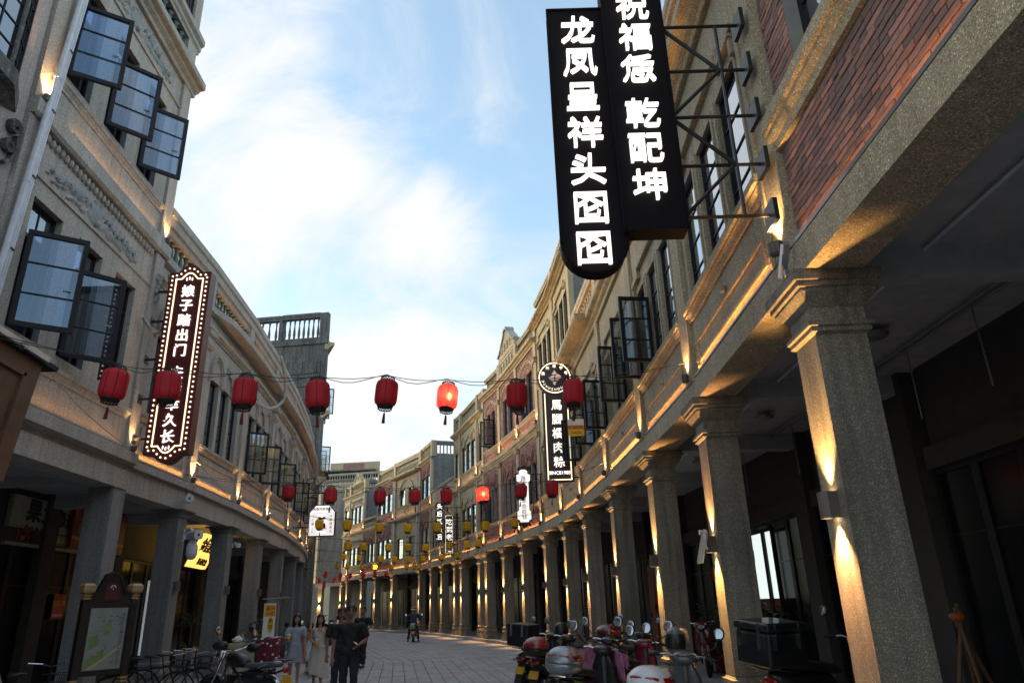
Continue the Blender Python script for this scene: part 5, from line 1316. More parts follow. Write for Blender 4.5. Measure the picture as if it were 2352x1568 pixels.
for z in (7.9, 7.1, 6.3, 5.6, 5.05): m = MB(); m.box(WORLDF, bx1, 1.96, .06, .1, z - .02, z + .02); put('arm', m.mesh('arm', 'iron_black'), s3)
# ---- white scroll sign
s4 = empty('hanging_sign', (0, 27.3, 0), 0, 'white backlit scroll-shaped sign with red characters on a lattice arm, on the rose brick house', 'sign')
m = MB(); zc, hw = 5.48, .27
sc_ = [(-.17, -1.0), (.17, -1.0), (.17, -.92), (.27, -.9), (.27, -.62), (.2, -.55), (.2, .52), (.27, .6), (.27, .82), (.17, .84), (.17, .95), (.08, 1.02), (-.08, 1.02), (-.17, .95), (-.17, .84), (-.27, .82), (-.27, .6), (-.2, .52), (-.2, -.55), (-.27, -.62), (-.27, -.9), (-.17, -.92)]
m.prism(WORLDF, [(.27 + x * 1.14, zc + z * 1.04) for x, z in sc_], 0, .16); put('frame', m.mesh('frame', 'sign_brown'), s4)
m = MB(); m.prism(WORLDF, [(.27 + x * .95, zc + z * .97) for x, z in sc_], -.02, .005); put('panel', m.mesh('panel', 'panel_white'), s4)
for i, ch in enumerate('路子有'): char_part(s4, ch, .27, -.025, 6.14 - i * .20, .2, 'ink_red', .006, .01)
for i, ch in enumerate('才是会趁钱'): char_part(s4, ch, .27, -.025, 5.50 - i * .20, .2, 'ink_red', .006, .01)
for z, s in ((6.58, 1), (4.38, -1)):
    for k in (-1, 0, 1): m = MB(); m.ball((.27 + k * .13, .08, z - abs(k) * .06 * s), .1, .06, .1, 8, 6); put('finial', m.mesh('finial', 'sign_brown', smooth=True), s4)
m = MB()
for z in (4.85, 6.3): m.tube([(.55, .08, z), (1.02, .08, z)], .02)
m.tube([(.62, .08, 4.85), (.62, .08, 6.3)], .018); m.tube([(.93, .08, 4.85), (.93, .08, 6.3)], .018)
for i in range(5): m.tube([(.62 if i % 2 else .93, .08, 4.85 + i * .29), (.93 if i % 2 else .62, .08, 5.14 + i * .29)], .014)
put('lattice_arm', m.mesh('lattice_arm', 'iron_black'), s4)
# ---- round-character sign and dark board beyond it
s5 = empty('hanging_sign', (0, 41.0, 0), 0, 'string of black roundels with glowing characters, beside a dark red board far down the right', 'sign')
for i, ch in enumerate('头后抵头后'):
    z = 6.98 - i * .42; m = MB(); m.lathe((0, 0, 0), [(0, 0), (.26, 0), (.26, .14), (0, .14)], 20); me = m.mesh('roundel', 'sign_black')
    for v in me.vertices: v.co = Vector((v.co.x - 4.40, v.co.z, v.co.y + z))
    put('roundel', me, s5)
    outline_bar(s5, [(-4.40 + .235 * math.cos(2 * PI * k / 18), z + .235 * math.sin(2 * PI * k / 18)) for k in range(18)], .02, -.012, .0, 'relief_grey', 'rim')
    char_part(s5, ch, -4.40, -.015, z, .33, 'letter_white', .010)
m = MB()
for z in (6.9, 6.3, 5.7, 5.2): m.tube([(-4.2, .1, z), (-3.2, .1, z)], .022)
m.tube([(-3.45, .1, 5.1), (-3.45, .1, 7.0)], .02); m.tube([(-4.2, .1, 6.9), (-3.5, .1, 6.3)], .02)
put('lattice_arm', m.mesh('lattice_arm', 'iron_black'), s5)
s6 = empty('hanging_sign', (0, 41.5, 0), 0, 'narrow dark red board with four glowing characters, right of the string of roundels', 'sign')
m = MB(); m.box(WORLDF, -4.14, -3.66, 0, .14, 4.42, 6.55); put('board', m.mesh('board', 'sign_maroon'), s6)
outline_bar(s6, [(-4.10, 4.46), (-3.70, 4.46), (-3.70, 6.51), (-4.10, 6.51)], .02, -.01, .0, 'letter_cream', 'light_line')
for i, ch in enumerate('吃到老老'): char_part(s6, ch, -3.9, -.012, 6.16 - i * .42, .36, 'letter_white', .008)
char_part(s6, '老', -3.9, -.012, 4.66, .3, 'letter_white', .022)
m = MB()
for z in (6.4, 5.9, 5.4, 4.9, 4.5): m.tube([(-3.66, .07, z), (-3.22, .07, z)], .02)
m.tube([(-3.45, .07, 4.4), (-3.45, .07, 6.6)], .018); put('lattice_arm', m.mesh('lattice_arm', 'iron_black'), s6)
# ---- white octagonal light box on the left
s7 = empty('light_box', (0, 29.0, 0), 0, 'white light box with cut corners and red writing on a scrolled iron bracket', 'sign')
a0, a1, b0, b1 = -8.34, -7.30, 4.38, 5.60
oc = [(a0, b0), (a1, b0), (a1 + .0, b1 - .28), (a1 - .24, b1), (a0 + .24, b1), (a0, b1 - .28)]
m = MB(); m.prism(WORLDF, oc, 0, .18); put('frame', m.mesh('frame', 'iron_black'), s7)
m = MB(); m.prism(WORLDF, [((x - (a0 + a1) / 2) * .95 + (a0 + a1) / 2, (z - 5) * .95 + 5) for x, z in oc], -.015, .004); put('panel', m.mesh('panel', 'panel_white'), s7)
char_part(s7, '闽南传统婚俗', -7.82, -.02, 5.44, .13, 'ink_red', .008, .008, name='wording')
for i, ch in enumerate('乌巾罩上头'): char_part(s7, ch, -8.18, -.02, 5.16 - i * .15, .14, 'ink_red', .006, .008)
for i, ch in enumerate('夫妻通透流'): char_part(s7, ch, -7.46, -.02, 5.16 - i * .15, .14, 'ink_red', .006, .008)
for x in (-8.18, -7.46): outline_bar(s7, [(x - .1, 4.46), (x + .1, 4.46), (x + .1, 5.28), (x - .1, 5.28)], .01, -.018, -.01, 'ink_red', 'border')
outline_bar(s7, [(-8.03, 4.46), (-7.61, 4.46), (-7.61, 5.28), (-8.03, 5.28)], .01, -.018, -.01, 'ink_red', 'border')
for pts in ([(-.2, .2), (-.1, .26), (.0, .22), (.1, .27), (.2, .2), (.12, .14), (-.12, .14)], [(-.1, .12), (.1, .12), (.08, .0), (-.08, .0)], [(-.16, -.02), (.16, -.02), (.2, -.26), (-.2, -.26)], [(-.2, -.29), (.2, -.29), (.2, -.32), (-.2, -.32)]):
    m = MB(); m.prism(WORLDF, [(-7.82 + x * .9, 4.9 + z * .9) for x, z in pts], -.018, -.01); put('red_print', m.mesh('red_print', 'ink_red'), s7)
m = MB()
for z in (6.1, 5.3, 4.75): m.tube([(-9.15, .09, z), (-7.5 if z > 6 else a0, .09, z)], .022)
m.tube([(-8.7, .09, 4.7), (-8.7, .09, 6.7)], .022); m.tube([(-7.82, .09, 5.6), (-7.82, .09, 6.1)], .03)
m.tube([(-8.64 + .0, .09, 6.1)] + [(-8.3 - .34 * math.cos(t * .5) * (1 - t * .045), .09, 6.42 + .34 * math.sin(t * .5) * (1 - t * .045)) for t in range(18)], .016)
m.tube([(-7.5 - .5 + .16 * math.cos(t * .6) * (1 - t * .05), .09, 6.26 + .16 * math.sin(t * .6) * (1 - t * .05)) for t in range(14)], .014)
put('iron_bracket', m.mesh('iron_bracket', 'iron_black'), s7)
# ---- small dark vertical sign at the far bend
s8 = empty('hanging_sign', (0, 68.5, 0), 0, 'tall narrow dark sign with white rings at the far bend, behind the white light box', 'sign')
m = MB(); m.box(WORLDF, -19.75, -19.0, 0, .15, 5.6, 9.4); put('board', m.mesh('board', 'sign_black'), s8)
for i in range(4): outline_bar(s8, [(-19.37 + .26 * math.cos(2 * PI * k / 6), 6.05 + i * .68 + .26 * math.sin(2 * PI * k / 6)) for k in range(6)], .05, -.03, .0, 'relief_grey', 'ring')
m = MB(); m.box(WORLDF, -19.45, -19.3, -.03, 0, 8.75, 9.25); put('light_line', m.mesh('light_line', 'letter_cream'), s8)
m = MB()
for z in (5.9, 6.9, 7.9, 8.9): m.tube([(-19.0, .07, z), (-18.2, .07, z)], .03)
m.tube([(-18.5, .07, 5.5), (-18.5, .07, 9.2)], .03); put('lattice_arm', m.mesh('lattice_arm', 'iron_black'), s8)

# ================================================================== shop boards in the arcades
plain('board_olive', (.34, .35, .27), rough=.5, var=.15); plain('board_red', (.22, .02, .02), rough=.5); plain('board_orange', (.42, .10, .03), rough=.5); plain('board_gold', (.5, .3, .05), rough=.5); plain('print_grey', (.12, .12, .13), rough=.5)
plain('print_green', (.22, .32, .05), rough=.5); plain('print_white', (.7, .7, .7), rough=.5); plain('print_yellow', (.7, .42, .03), rough=.5); plain('poster_red', (.42, .035, .02), rough=.5)
sb = empty('shop_sign', (-9.55, 14.8, 0), 0, 'pale green shop board with dark brushed characters and fruit print, under the near left arcade', 'sign')
m = MB(); m.box(FL_, 6.55, 9.4, -2.9, -2.8, 3.02, 4.0); m.build('board', 'board_olive', sb)
def on_wall(parent, F, s, u, n, z, size, mat, bold=.015, depth=.02, name='character'):
    return inst(name, lettering(s, size, bold, depth, mat), parent, F, u, n, z, PI)
# reads along the street: local x of a left frame runs towards the camera
for ch, u, z, sz in (('果', 7.3, 3.74, .5), ('二', 7.8, 3.68, .42), ('潮', 8.3, 3.68, .34), ('汕', 8.7, 3.66, .34)): on_wall(sb, FL_, ch, u, -2.79, z, sz, 'ink_dark', .03)
for i, ch in enumerate('GUOER'): on_wall(sb, FL_, ch, 7.1 + i * .19, -2.79, 3.38, .13, 'ink_dark', .003)
m = MB(); m.box(FL_, 8.05, 8.8, -2.8, -2.785, 3.12, 3.34); m.build('print_patch', 'print_green', sb)
for i, ch in enumerate('甜润冰美'): on_wall(sb, FL_, ch, 8.16 + i * .17, -2.782, 3.23, .13, 'print_white', .004, .006)
for i in range(22):
    m = MB(); u, z = 6.85 + R.gauss(.15, .16), 3.16 + abs(R.gauss(.08, .14)); r = R.uniform(.03, .075); m.ball(FL_.p(u, -2.795, z), r, .012, r, 7, 5); m.build('fruit_print', R.choice(('board_orange', 'poster_red', 'board_orange', 'print_yellow', 'ink_dark')), sb)
s9 = empty('shop_sign', (-10.2, 20, 0), 0, 'dark red and orange shop board with a telephone line, under the second left arch', 'sign')
F2 = LF[2]
m = MB(); m.box(F2, .7, F2.L - .2, -2.75, -2.66, 3.1, 4.1); m.build('board', 'board_red', s9)
m = MB(); m.box(F2, .7, F2.L - .2, -2.66, -2.65, 3.72, 4.08); m.build('header', 'board_orange', s9)
m = MB(); m.box(F2, .7, F2.L - .2, -2.66, -2.65, 3.30, 3.36); m.build('stripe', 'board_gold', s9)
for i, ch in enumerate('姜母鸭世家'): on_wall(s9, F2, ch, 1.0 + i * .42, -2.645, 3.9, .3, 'poster_red', .02)
for i in range(3): m = MB(); m.box(F2, .9 + i * .75, 1.5 + i * .75, -2.66, -2.652, 3.40, 3.68); m.build('food_print', 'print_grey', s9)
on_wall(s9, F2, '13328999397', 2.0, -2.655, 3.2, .12, 'print_white', .0, .006, 'wording')
s10 = empty('light_box', (-10.4, 24.2, 0), 0, 'glowing amber shop sign with dark characters, between the second and third left columns', 'sign')
F3 = Fr((-11.3, 22.55), (-9.55, 23.6), left=True)
F3 = Fr((-9.72, 21.75), (-10.0, 23.62), left=True)
m = MB(); m.loft([[F3.p(u, n, z) for u, n in ((0, dn - .12), (F3.L, dn - .12), (F3.L, dn), (0, dn))] for dn, z in ((0, 2.95), (.4, 3.88))]); m.build('panel', 'panel_amber', s10)
for i, ch in enumerate('金信首饰'): inst('character', lettering(ch, .44, .02, .03, 'ink_dark'), s10, F3, .30 + i * .43, .30, 3.58, PI).rotation_euler[0] = rad(23)
for i, ch in enumerate('起动纪念'): inst('character', lettering(ch, .22, .012, .03, 'ink_dark'), s10, F3, .7 + i * .25, .09, 3.12, PI).rotation_euler[0] = rad(23)
dd = bpy.data.lights.new('panel_light', 'AREA'); dd.energy = 1.0; dd.color = (1, .7, .25); dd.size = 1.2
oo = bpy.data.objects.new('panel_light', dd); COL.objects.link(oo); oo.parent = s10; w_ = WPOS[s10.name]; q_ = F3.p(.9, .5, 3.3); oo.location = (q_.x - w_[0], q_.y - w_[1], q_.z); oo.rotation_euler = Vector((-F3.n.x, -F3.n.y, .0)).to_track_quat('Z', 'Y').to_euler()
# posters
def poster(F, u, n, z, w, h, label, rows, base='poster_red'):
    t = empty('poster', F.p(u, n, z), F.rot, label, 'poster')
    m = MB(); m.box(WORLDF, -w / 2, w / 2, 0, .006, -h / 2, h / 2); put('sheet', m.mesh('sheet', base), t)
    for s, zz, sz, mt in rows: put('wording', lettering(s, sz, .012, .004, mt), t, (0, .009, zz), PI)
    return t
poster(FL_, 8.85, -2.80, 1.86, .42, .52, 'red to-let notice with yellow characters and a phone number, on the dark left shop door', [('旺铺出租', .07, .115, 'print_yellow'), ('13400467613', -.18, .075, 'print_white')])
poster(FA, LA_ - .5, -2.82, 1.85, .45, .42, 'dark red square notice on the shop front behind the near right column', [])
po_ = poster(RF[3], 1.05, .55, 5.86, .42, .44, 'yellow and white to-let notice hung in an open casement, below the brown medallion sign', [('旺铺招租', .0, .1, 'poster_red'), ('13808527338', -.14, .05, 'ink_dark')], base='print_yellow')
po_.rotation_euler[2] = 0
for c_ in po_.children:
    if c_.name.startswith('wording'): c_.location.y = -.006; c_.rotation_euler[2] = 0
m = MB(); m.box(WORLDF, -.21, .21, -.004, .003, .06, .22); put('header', m.mesh('header', 'print_white'), po_)

# ================================================================== lanterns and their wires
cloth_lit('cloth_red', (0.66, 0.05, 0.07), .4); cloth_lit('cloth_yellow', (0.92, 0.50, 0.03), .4)
plain('lantern_rim', (0.03, 0.012, 0.012), rough=.5); plain('tassel_red', (.16, .015, .018), rough=.8); plain('rib_dark', (.12, .008, .012), rough=.6); plain('rib_gold', (.3, .16, .02), rough=.6)
glow('bulb_lantern', (1.0, .55, .2), 60)
_lan = {}
def lantern_meshes(colr, r, h):
    key = (colr, r, h)
    if key in _lan: return _lan[key]
    seg = 32; rings = []
    pr = [(.66, -.5), (.80, -.475), (.93, -.42), (.99, -.32), (1.0, -.15), (1.0, .15), (.99, .32), (.93, .42), (.80, .475), (.66, .5)]
    m = MB()
    for q, z in pr: rings.append([Vector((r * q * (1 - .045 * abs(math.cos(4 * 2 * PI * j / seg)) ** 6) * math.cos(2 * PI * j / seg), r * q * (1 - .045 * abs(math.cos(4 * 2 * PI * j / seg)) ** 6) * math.sin(2 * PI * j / seg), h * z)) for j in range(seg)])
    m.loft(rings, cap=False)
    body = m.mesh('shade', 'cloth_' + colr, smooth=True)
    rib = MB()
    rib.tube([(r * q * .985, 0, h * z) for q, z in pr], .0035, 4); ribm = rib.mesh('rib', 'rib_dark' if colr == 'red' else 'rib_gold')
    t = MB(); t.lathe((0, 0, 0), [(r * .66, h * .5), (r * .66, h * .52), (r * .6, h * .53)], 16)
    for j in range(16):
        a = 2 * PI * j / 16; b = 2 * PI * (j + 1) / 16
        t.tube([(r * .64 * math.cos(a), r * .64 * math.sin(a), h * .52), (r * .60 * math.cos(b), r * .60 * math.sin(b), h * .62)], .0035, 4); t.tube([(r * .64 * math.cos(b), r * .64 * math.sin(b), h * .52), (r * .60 * math.cos(a), r * .60 * math.sin(a), h * .62)], .0035, 4)
    t.tube([(r * .6 * math.cos(2 * PI * j / 16), r * .6 * math.sin(2 * PI * j / 16), h * .62) for j in range(17)], .006, 4)
    t.tube([(-r * .6, 0, h * .62), (0, 0, h * .74), (r * .6, 0, h * .62)], .004, 4)
    top = t.mesh('top_rim', 'lantern_rim')
    t = MB(); t.lathe((0, 0, 0), [(r * .72, -h * .5), (r * .74, -h * .54), (r * .68, -h * .56), (r * .5, -h * .56)], 16)
    for j in range(16):
        a = 2 * PI * j / 16; b = 2 * PI * (j + 1) / 16
        t.tube([(r * .66 * math.cos(a), r * .66 * math.sin(a), -h * .56), (r * .60 * math.cos(b), r * .60 * math.sin(b), -h * .66)], .004, 4); t.tube([(r * .66 * math.cos(b), r * .66 * math.sin(b), -h * .56), (r * .60 * math.cos(a), r * .60 * math.sin(a), -h * .66)], .004, 4)
    t.tube([(r * .6 * math.cos(2 * PI * j / 16), r * .6 * math.sin(2 * PI * j / 16), -h * .66) for j in range(17)], .007, 4)
    bot = t.mesh('bottom_rim', 'lantern_rim')
    t = MB(); t.tube([(0, 0, -h * .5), (0, 0, -h * .85)], .003, 4); t.ball((0, 0, -h * .87), .014, .014, .018, 6, 5)
    t.loft([[Vector((q * math.cos(2 * PI * j / 8), q * math.sin(2 * PI * j / 8), z)) for j in range(8)] for q, z in ((.008, -h * .89), (.014, -h * .93), (.02, -h * 1.22))])
    tas = t.mesh('tassel', 'tassel_red')
    bm_ = MB(); bm_.ball((0, 0, 0), .035, .035, .05, 8, 6); bl = bm_.mesh('bulb', 'bulb_lantern', smooth=True)
    _lan[key] = (body, ribm, top, bot, tas, bl); return _lan[key]
LAN = {
 1: ('red', [(-4.21, 7.12, 3.9), (-3.73, 7.3, 3.91), (-2.99, 7.56, 3.9), (-2.25, 7.82, 3.92), (-1.51, 8.09, 4.0), (-0.81, 8.34, 4.0), (0.04, 8.64, 4.08), (0.78, 8.9, 4.17)], ((-6.7, 6.3, 4.75), (2.42, 9.5, 4.72)), .13, .30),
 2: ('red', [(-5.08, 15.93, 4.09), (-4.17, 16.06, 4.02), (-3.09, 16.22, 3.98), (-2.32, 16.33, 3.98), (-1.61, 16.44, 3.99), (-0.79, 16.56, 4.01), (0.11, 16.69, 4.08), (0.84, 16.8, 4.13)], ((-7.3, 15.6, 4.5), (2.14, 17.0, 4.75)), .14, .30),
 3: ('yellow', [(-6.45, 23.65, 4.24), (-5.61, 23.96, 4.23), (-4.63, 24.33, 4.16), (-3.71, 24.67, 4.15), (-2.76, 25.02, 4.18), (-1.75, 25.4, 4.21), (-1.13, 25.63, 4.24), (-0.1, 26.01, 4.36)], ((-8.1, 23.0, 4.8), (1.15, 26.5, 4.9)), .14, .30),
 4: ('yellow', [(-7.02, 30.23, 4.09), (-6.39, 30.3, 4.05), (-5.37, 30.41, 3.99), (-4.58, 30.49, 3.98), (-3.85, 30.57, 3.94), (-2.87, 30.67, 4.0), (-2.13, 30.75, 4.04), (-1.66, 30.79, 4.08)], ((-9.2, 30, 4.7), (.15, 31, 4.75)), .14, .30),
 5: ('yellow', [(-9.26, 39.12, 4.26), (-8.45, 39.16, 4.18), (-7.33, 39.23, 4.1), (-6.58, 39.27, 4.07), (-5.82, 39.31, 4.06), (-5.06, 39.35, 4.06), (-4.07, 39.41, 4.11), (-3.27, 39.46, 4.18)], ((-11.2, 39, 4.8), (-2.6, 39.5, 4.8)), .14, .30),
 6: ('yellow', [(-11.64, 47.5, 4.29), (-10.99, 47.5, 4.25), (-10.04, 47.5, 4.15), (-9.21, 47.5, 4.13), (-8.19, 47.5, 4.1), (-7.2, 47.5, 4.1), (-6.7, 47.5, 4.11), (-6.36, 47.5, 4.12)], ((-13.0, 47.5, 4.8), (-5.4, 47.5, 4.8)), .14, .30),
 7: ('red', [(-14.35, 55.12, 4.1), (-13.26, 55.2, 4.02), (-12.56, 55.25, 4.0), (-11.57, 55.32, 4.0), (-10.73, 55.38, 4.01), (-9.89, 55.44, 4.05)], ((-16.5, 55, 4.8), (-9.2, 55.5, 4.8)), .14, .30),
 8: ('red', [(-17.71, 66.0, 4.14), (-17.25, 66.0, 3.81), (-16.42, 66.0, 4.12), (-15.87, 66.0, 4.11), (-15.17, 66.0, 4.14)], ((-20, 66.0, 4.8), (-15.3, 66.3, 4.8)), .14, .30)}
NTH = ['leftmost', 'second', 'third', 'fourth', 'fifth', 'sixth', 'seventh', 'eighth']
ROWN = {1: 'nearest wire, high over the street', 2: 'second wire of red lanterns', 3: 'nearest wire of yellow lanterns', 4: 'second wire of yellow lanterns', 5: 'third wire of yellow lanterns', 6: 'farthest wire of yellow lanterns', 7: 'small far wire near the bend', 8: 'farthest wire at the bend'}
R2 = random.Random(5)
for row, (colr, pts, (wa, wb), r, h) in LAN.items():
    body, ribm, top, bot, tas, bl = lantern_meshes(colr, r, h)
    for i, (x, y, z) in enumerate(pts):
        lit = (row, i) in ((1, 5), (2, 5), (6, 3))
        lb = ('glowing ' if lit else '') + '%s cloth lantern, %s from the left on the %s' % (colr, NTH[i] if i else 'first', ROWN[row])
        t = empty('%s_lantern' % colr, (x, y, z), R2.uniform(0, .7), lb, 'lantern', '%s lanterns strung across the street' % colr)
        t.rotation_euler = (R2.uniform(-.10, .10), R2.uniform(-.11, .11), R2.uniform(0, .7))
        sc = R2.uniform(.94, 1.06); t.scale = (sc, sc, sc)
        s_ = put('shade', body, t)
        if row <= 4:
            for k in range(8): put('rib', ribm, s_, (0, 0, 0), k * PI / 4)
        put('top_rim', top, t); put('bottom_rim', bot, t)
        if not (row == 1 and i in (1, 4)) or True: put('tassel', tas, t)
        if lit:
            put('bulb', bl, t, (0.02, -.03, .0))
            d = bpy.data.lights.new('lantern_light', 'POINT'); d.energy = .45; d.color = (1, .42, .15); d.shadow_soft_size = .05
            o = bpy.data.objects.new('lantern_light', d); COL.objects.link(o); o.parent = t
    P = [Vector(wa)] + [Vector((x, y, z + h * .74)) for x, y, z in pts] + [Vector(wb)]
    m = MB()
    for k in range(2):
        line = []
        for a, b in zip(P[:-1], P[1:]):
            for s in range(6):
                t = s / 6; q = a.lerp(b, t); q.z += -.035 * math.sin(PI * t) * (1 + k) + (.012 * math.sin(7 * t + k * 2) if k else 0); q.y += .015 * k * math.sin(5 * t); line.append(q)
        m.tube(line + [P[-1]], .0045 if row < 3 else .006, 4)
    tag(m.build('lantern_wire', 'cable_dark'), 'twisted dark wire with its %s lanterns, the %s' % (colr, ROWN[row]), 'wire', 'wires carrying the lanterns')
# loose pale cable along the left ledges
pc = [FL_.p(1.9, .25, 4.95), FL_.p(2.9, .22, 4.72), FL_.p(3.8, .2, 4.58), FL_.p(4.6, .18, 4.5), LF[1].p(.6, .2, 4.72), LF[1].p(1.6, .17, 4.66), LF[1].p(LF[1].L, .16, 4.85), LF[2].p(1.2, .2, 4.62), LF[2].p(2.6, .14, 4.42), LF[2].p(LF[2].L, .16, 4.6), LF[3].p(1.5, .15, 4.5), LF[3].p(LF[3].L, .15, 4.6), LF[4].p(2, .15, 4.45), LF[4].p(LF[4].L, .15, 4.6)]
m = MB(); m.tube(pc, .009, 5); tag(m.build('loose_cable', 'cable_pale'), 'loose pale cable sagging along the left-hand ledge', 'cable')

# ================================================================== street furniture, vehicles, people
plain('tyre', (.012, .012, .012), rough=.85); plain('chrome', (.55, .56, .58), rough=.16, metal=1.0, var=.05); plain('rim_grey', (.16, .16, .17), rough=.35, metal=.8)
plain('seat_black', (.014, .014, .015), rough=.5, bump=.2); plain('plastic_black', (.011, .011, .012), rough=.38, spec=.45, coat=.15, var=.4, scale=9)
plain('paint_red', (.22, .012, .02), rough=.22, coat=.6); plain('paint_wine', (.10, .012, .018), rough=.25, coat=.5); plain('paint_white', (.66, .67, .69), rough=.25, coat=.4); plain('paint_silver', (.30, .31, .34), rough=.3, metal=.5, coat=.3); plain('paint_grey', (.10, .105, .115), rough=.3, coat=.4)
plain('lens_red', (.30, .008, .012), rough=.15, coat=.6); plain('lens_clear', (.45, .47, .5), rough=.1, coat=.7); plain('lens_amber', (.5, .16, .02), rough=.2)
plain('plate_yellow', (.62, .34, .02), rough=.4); plain('pink_cloth', (.55, .20, .33), rough=.8, var=.25, scale=14); plain('wine_cloth', (.15, .018, .03), rough=.85, var=.4, scale=30); plain('lilac_cloth', (.3, .12, .36), rough=.8)
plain('line_green', (.32, .42, .02), rough=.3); plain('mirror_face', (.42, .44, .46), rough=.08, metal=1.0, var=0)
def ring(x, zc, hw, hh, n=14, e=2.6, yc=0.0, zb=None):
    out = []
    for j in range(n):
        a = 2 * PI * j / n; c, s = math.cos(a), math.sin(a)
        out.append(Vector((x, yc + hw * math.copysign(abs(c) ** (2 / e), c), zc + hh * math.copysign(abs(s) ** (2 / e), s))))
    return out
def vloft(parent, name, mat, spec, n=14, e=2.6, smooth=True, loc=(0, 0, 0)):
    m = MB(); m.loft([ring(x, z, w, h, n, e) for x, z, w, h in spec]); return put(name, m.mesh(name, mat, smooth=smooth), parent, loc)
def part(parent, name, mat, m, smooth=False): return put(name, m.mesh(name, mat, smooth=smooth), parent)
def wheel(parent, x, r, w=.1, spokes=5):
    m = MB(); m.lathe((0, 0, 0), [(r * .70, -w * .4), (r * .80, -w * .5), (r * .96, -w * .42), (r, -w * .15), (r, w * .15), (r * .96, w * .42), (r * .80, w * .5), (r * .70, w * .4)], 26)
    me = m.mesh('wheel', 'tyre', smooth=True)
    for v in me.vertices: v.co = Vector((v.co.x + x, v.co.z, v.co.y + r))
    o = put('wheel', me, parent)
    m = MB(); m.lathe((0, 0, 0), [(r * .72, -w * .3), (r * .72, w * .3), (r * .64, w * .3), (r * .64, -w * .3), (r * .72, -w * .3)], 26)
    m.lathe((0, 0, 0), [(0, -w * .45), (r * .16, -w * .45), (r * .2, 0), (r * .16, w * .45), (0, w * .45)], 12)
    for k in range(spokes):
        a = 2 * PI * k / spokes; m.tube([(r * .15 * math.cos(a), r * .15 * math.sin(a), 0), (r * .66 * math.cos(a + .15), r * .66 * math.sin(a + .15), 0)], r * (.055 if spokes < 10 else .012), 5)
    me = m.mesh('rim', 'rim_grey')
    for v in me.vertices: v.co = Vector((v.co.x + x, v.co.z, v.co.y + r))
    put('rim', me, o); return o
def mirrors(t, x, z, dy=.33, rz=.058, tilt=1, mat='plastic_black', rise=.2):
    for s in (-1, 1):
        m = MB(); m.tube([(x, s * dy * .6, z), (x + .02, s * (dy + .03), z + rise * .6), (x - .02, s * (dy + .06), z + rise)], .007, 5)
        M = Matrix.Rotation(rad(18), 4, 'Y').to_3x3()
        m.ball((x - .03, s * (dy + .08), z + rise + .05), .018, rz, rz * 1.15, 12, 8, M=M); o = part(t, 'mirror', mat, m, True)
        m = MB(); m.ball((x - .049, s * (dy + .08), z + rise + .05), .004, rz * .88, rz * 1.02, 12, 8, M=M); put('mirror_glass', m.mesh('mirror_glass', 'mirror_face', smooth=True), o)
def top_box(t, kind, x=-.86, z=.84):
    if kind == 'case':
        m = MB(); m.loft([ring(x + dx, z + .2, .22 * k, .17 * q, 20, 9) for dx, k, q in ((-.23, .9, .92), (-.22, 1, 1), (.2, 1, 1), (.21, .92, .92))]); o = part(t, 'top_case', 'plastic_black', m)
        m = MB(); m.loft([ring(x + dx, z + .37, .235 * k, .045 * q, 20, 7) for dx, k, q in ((-.245, .92, .8), (-.235, 1, 1), (.215, 1, 1), (.225, .92, .8))]); put('case_lid', m.mesh('case_lid', 'plastic_black'), o)
        for s in (-.12, .12):
            m = MB(); m.box(WORLDF, x - .262, x - .22, s - .02, s + .02, z + .2, z + .40); put('latch', m.mesh('latch', 'steel_grey'), o)
    elif kind == 'big_case':
        m = MB(); m.box(WORLDF, x - .25, x + .25, -.26, .26, z + .02, z + .36); me = m.mesh('top_case', 'plastic_black'); o = put('top_case', me, t); bv = o.modifiers.new('bevel', 'BEVEL'); bv.width = .035; bv.segments = 3
        m = MB(); m.box(WORLDF, x - .265, x + .265, -.275, .275, z + .36, z + .45); q = put('case_lid', m.mesh('case_lid', 'plastic_black'), o); bv = q.modifiers.new('bevel', 'BEVEL'); bv.width = .03; bv.segments = 3
        for s in (-.15, .15): m = MB(); m.box(WORLDF, x - .285, x - .25, s - .022, s + .022, z + .2, z + .44); put('latch', m.mesh('latch', 'chrome'), o); m = MB(); m.box(WORLDF, x + s - .022, x + s + .022, -.29, -.26, z + .2, z + .44); put('latch', m.mesh('latch', 'chrome'), o)
    else:
        base, lid, pan = {'silver': ('paint_silver', 'paint_silver', 'lens_red'), 'white': ('paint_white', 'paint_white', 'lens_red'), 'red': ('plastic_black', 'paint_wine', 'lens_red'), 'redlow': ('plastic_black', 'paint_red', 'lens_red')}[kind]
        sp = [(-.22, .1, .02, .02), (-.215, .11, .13, .07), (-.15, .12, .19, .12), (-.02, .13, .215, .135), (.1, .13, .2, .13), (.17, .12, .15, .10), (.19, .11, .05, .04)]
        m = MB(); m.loft([[Vector((p.x + x, p.y, min(p.z, .135) + z)) for p in ring(a, b, c, d, 20, 2.4)] for a, b, c, d in sp]); o = part(t, 'top_case', base, m, True)
        m = MB(); m.loft([[Vector((p.x + x, p.y * 1.02, max(p.z, .142) + z + .0)) for p in ring(a, b + .02, c, d * 1.25, 20, 2.4)] for a, b, c, d in sp]); put('case_lid', m.mesh('case_lid', lid, smooth=True), o)
        for s in (-1, 1):
            m = MB(); m.loft([[Vector((p.x + x, p.y, p.z + z)) for p in ring(a, .20, .035, .035, 8, 2, yc=s * b)] for a, b in ((-.212, .04), (-.19, .10), (-.13, .16), (-.05, .19), (.02, .205))]); put('case_reflector', m.mesh('case_reflector', pan, smooth=True), o)
    m = MB()
    for s in (-1, 1): m.tube([(x + .35, s * .09, z - .06), (x - .2, s * .1, z), (x - .2, 0, z), ], .011, 5)
    m.tube([(x, -.1, z - .0), (x, .1, z)], .01, 5); part(t, 'carrier', 'chrome', m)
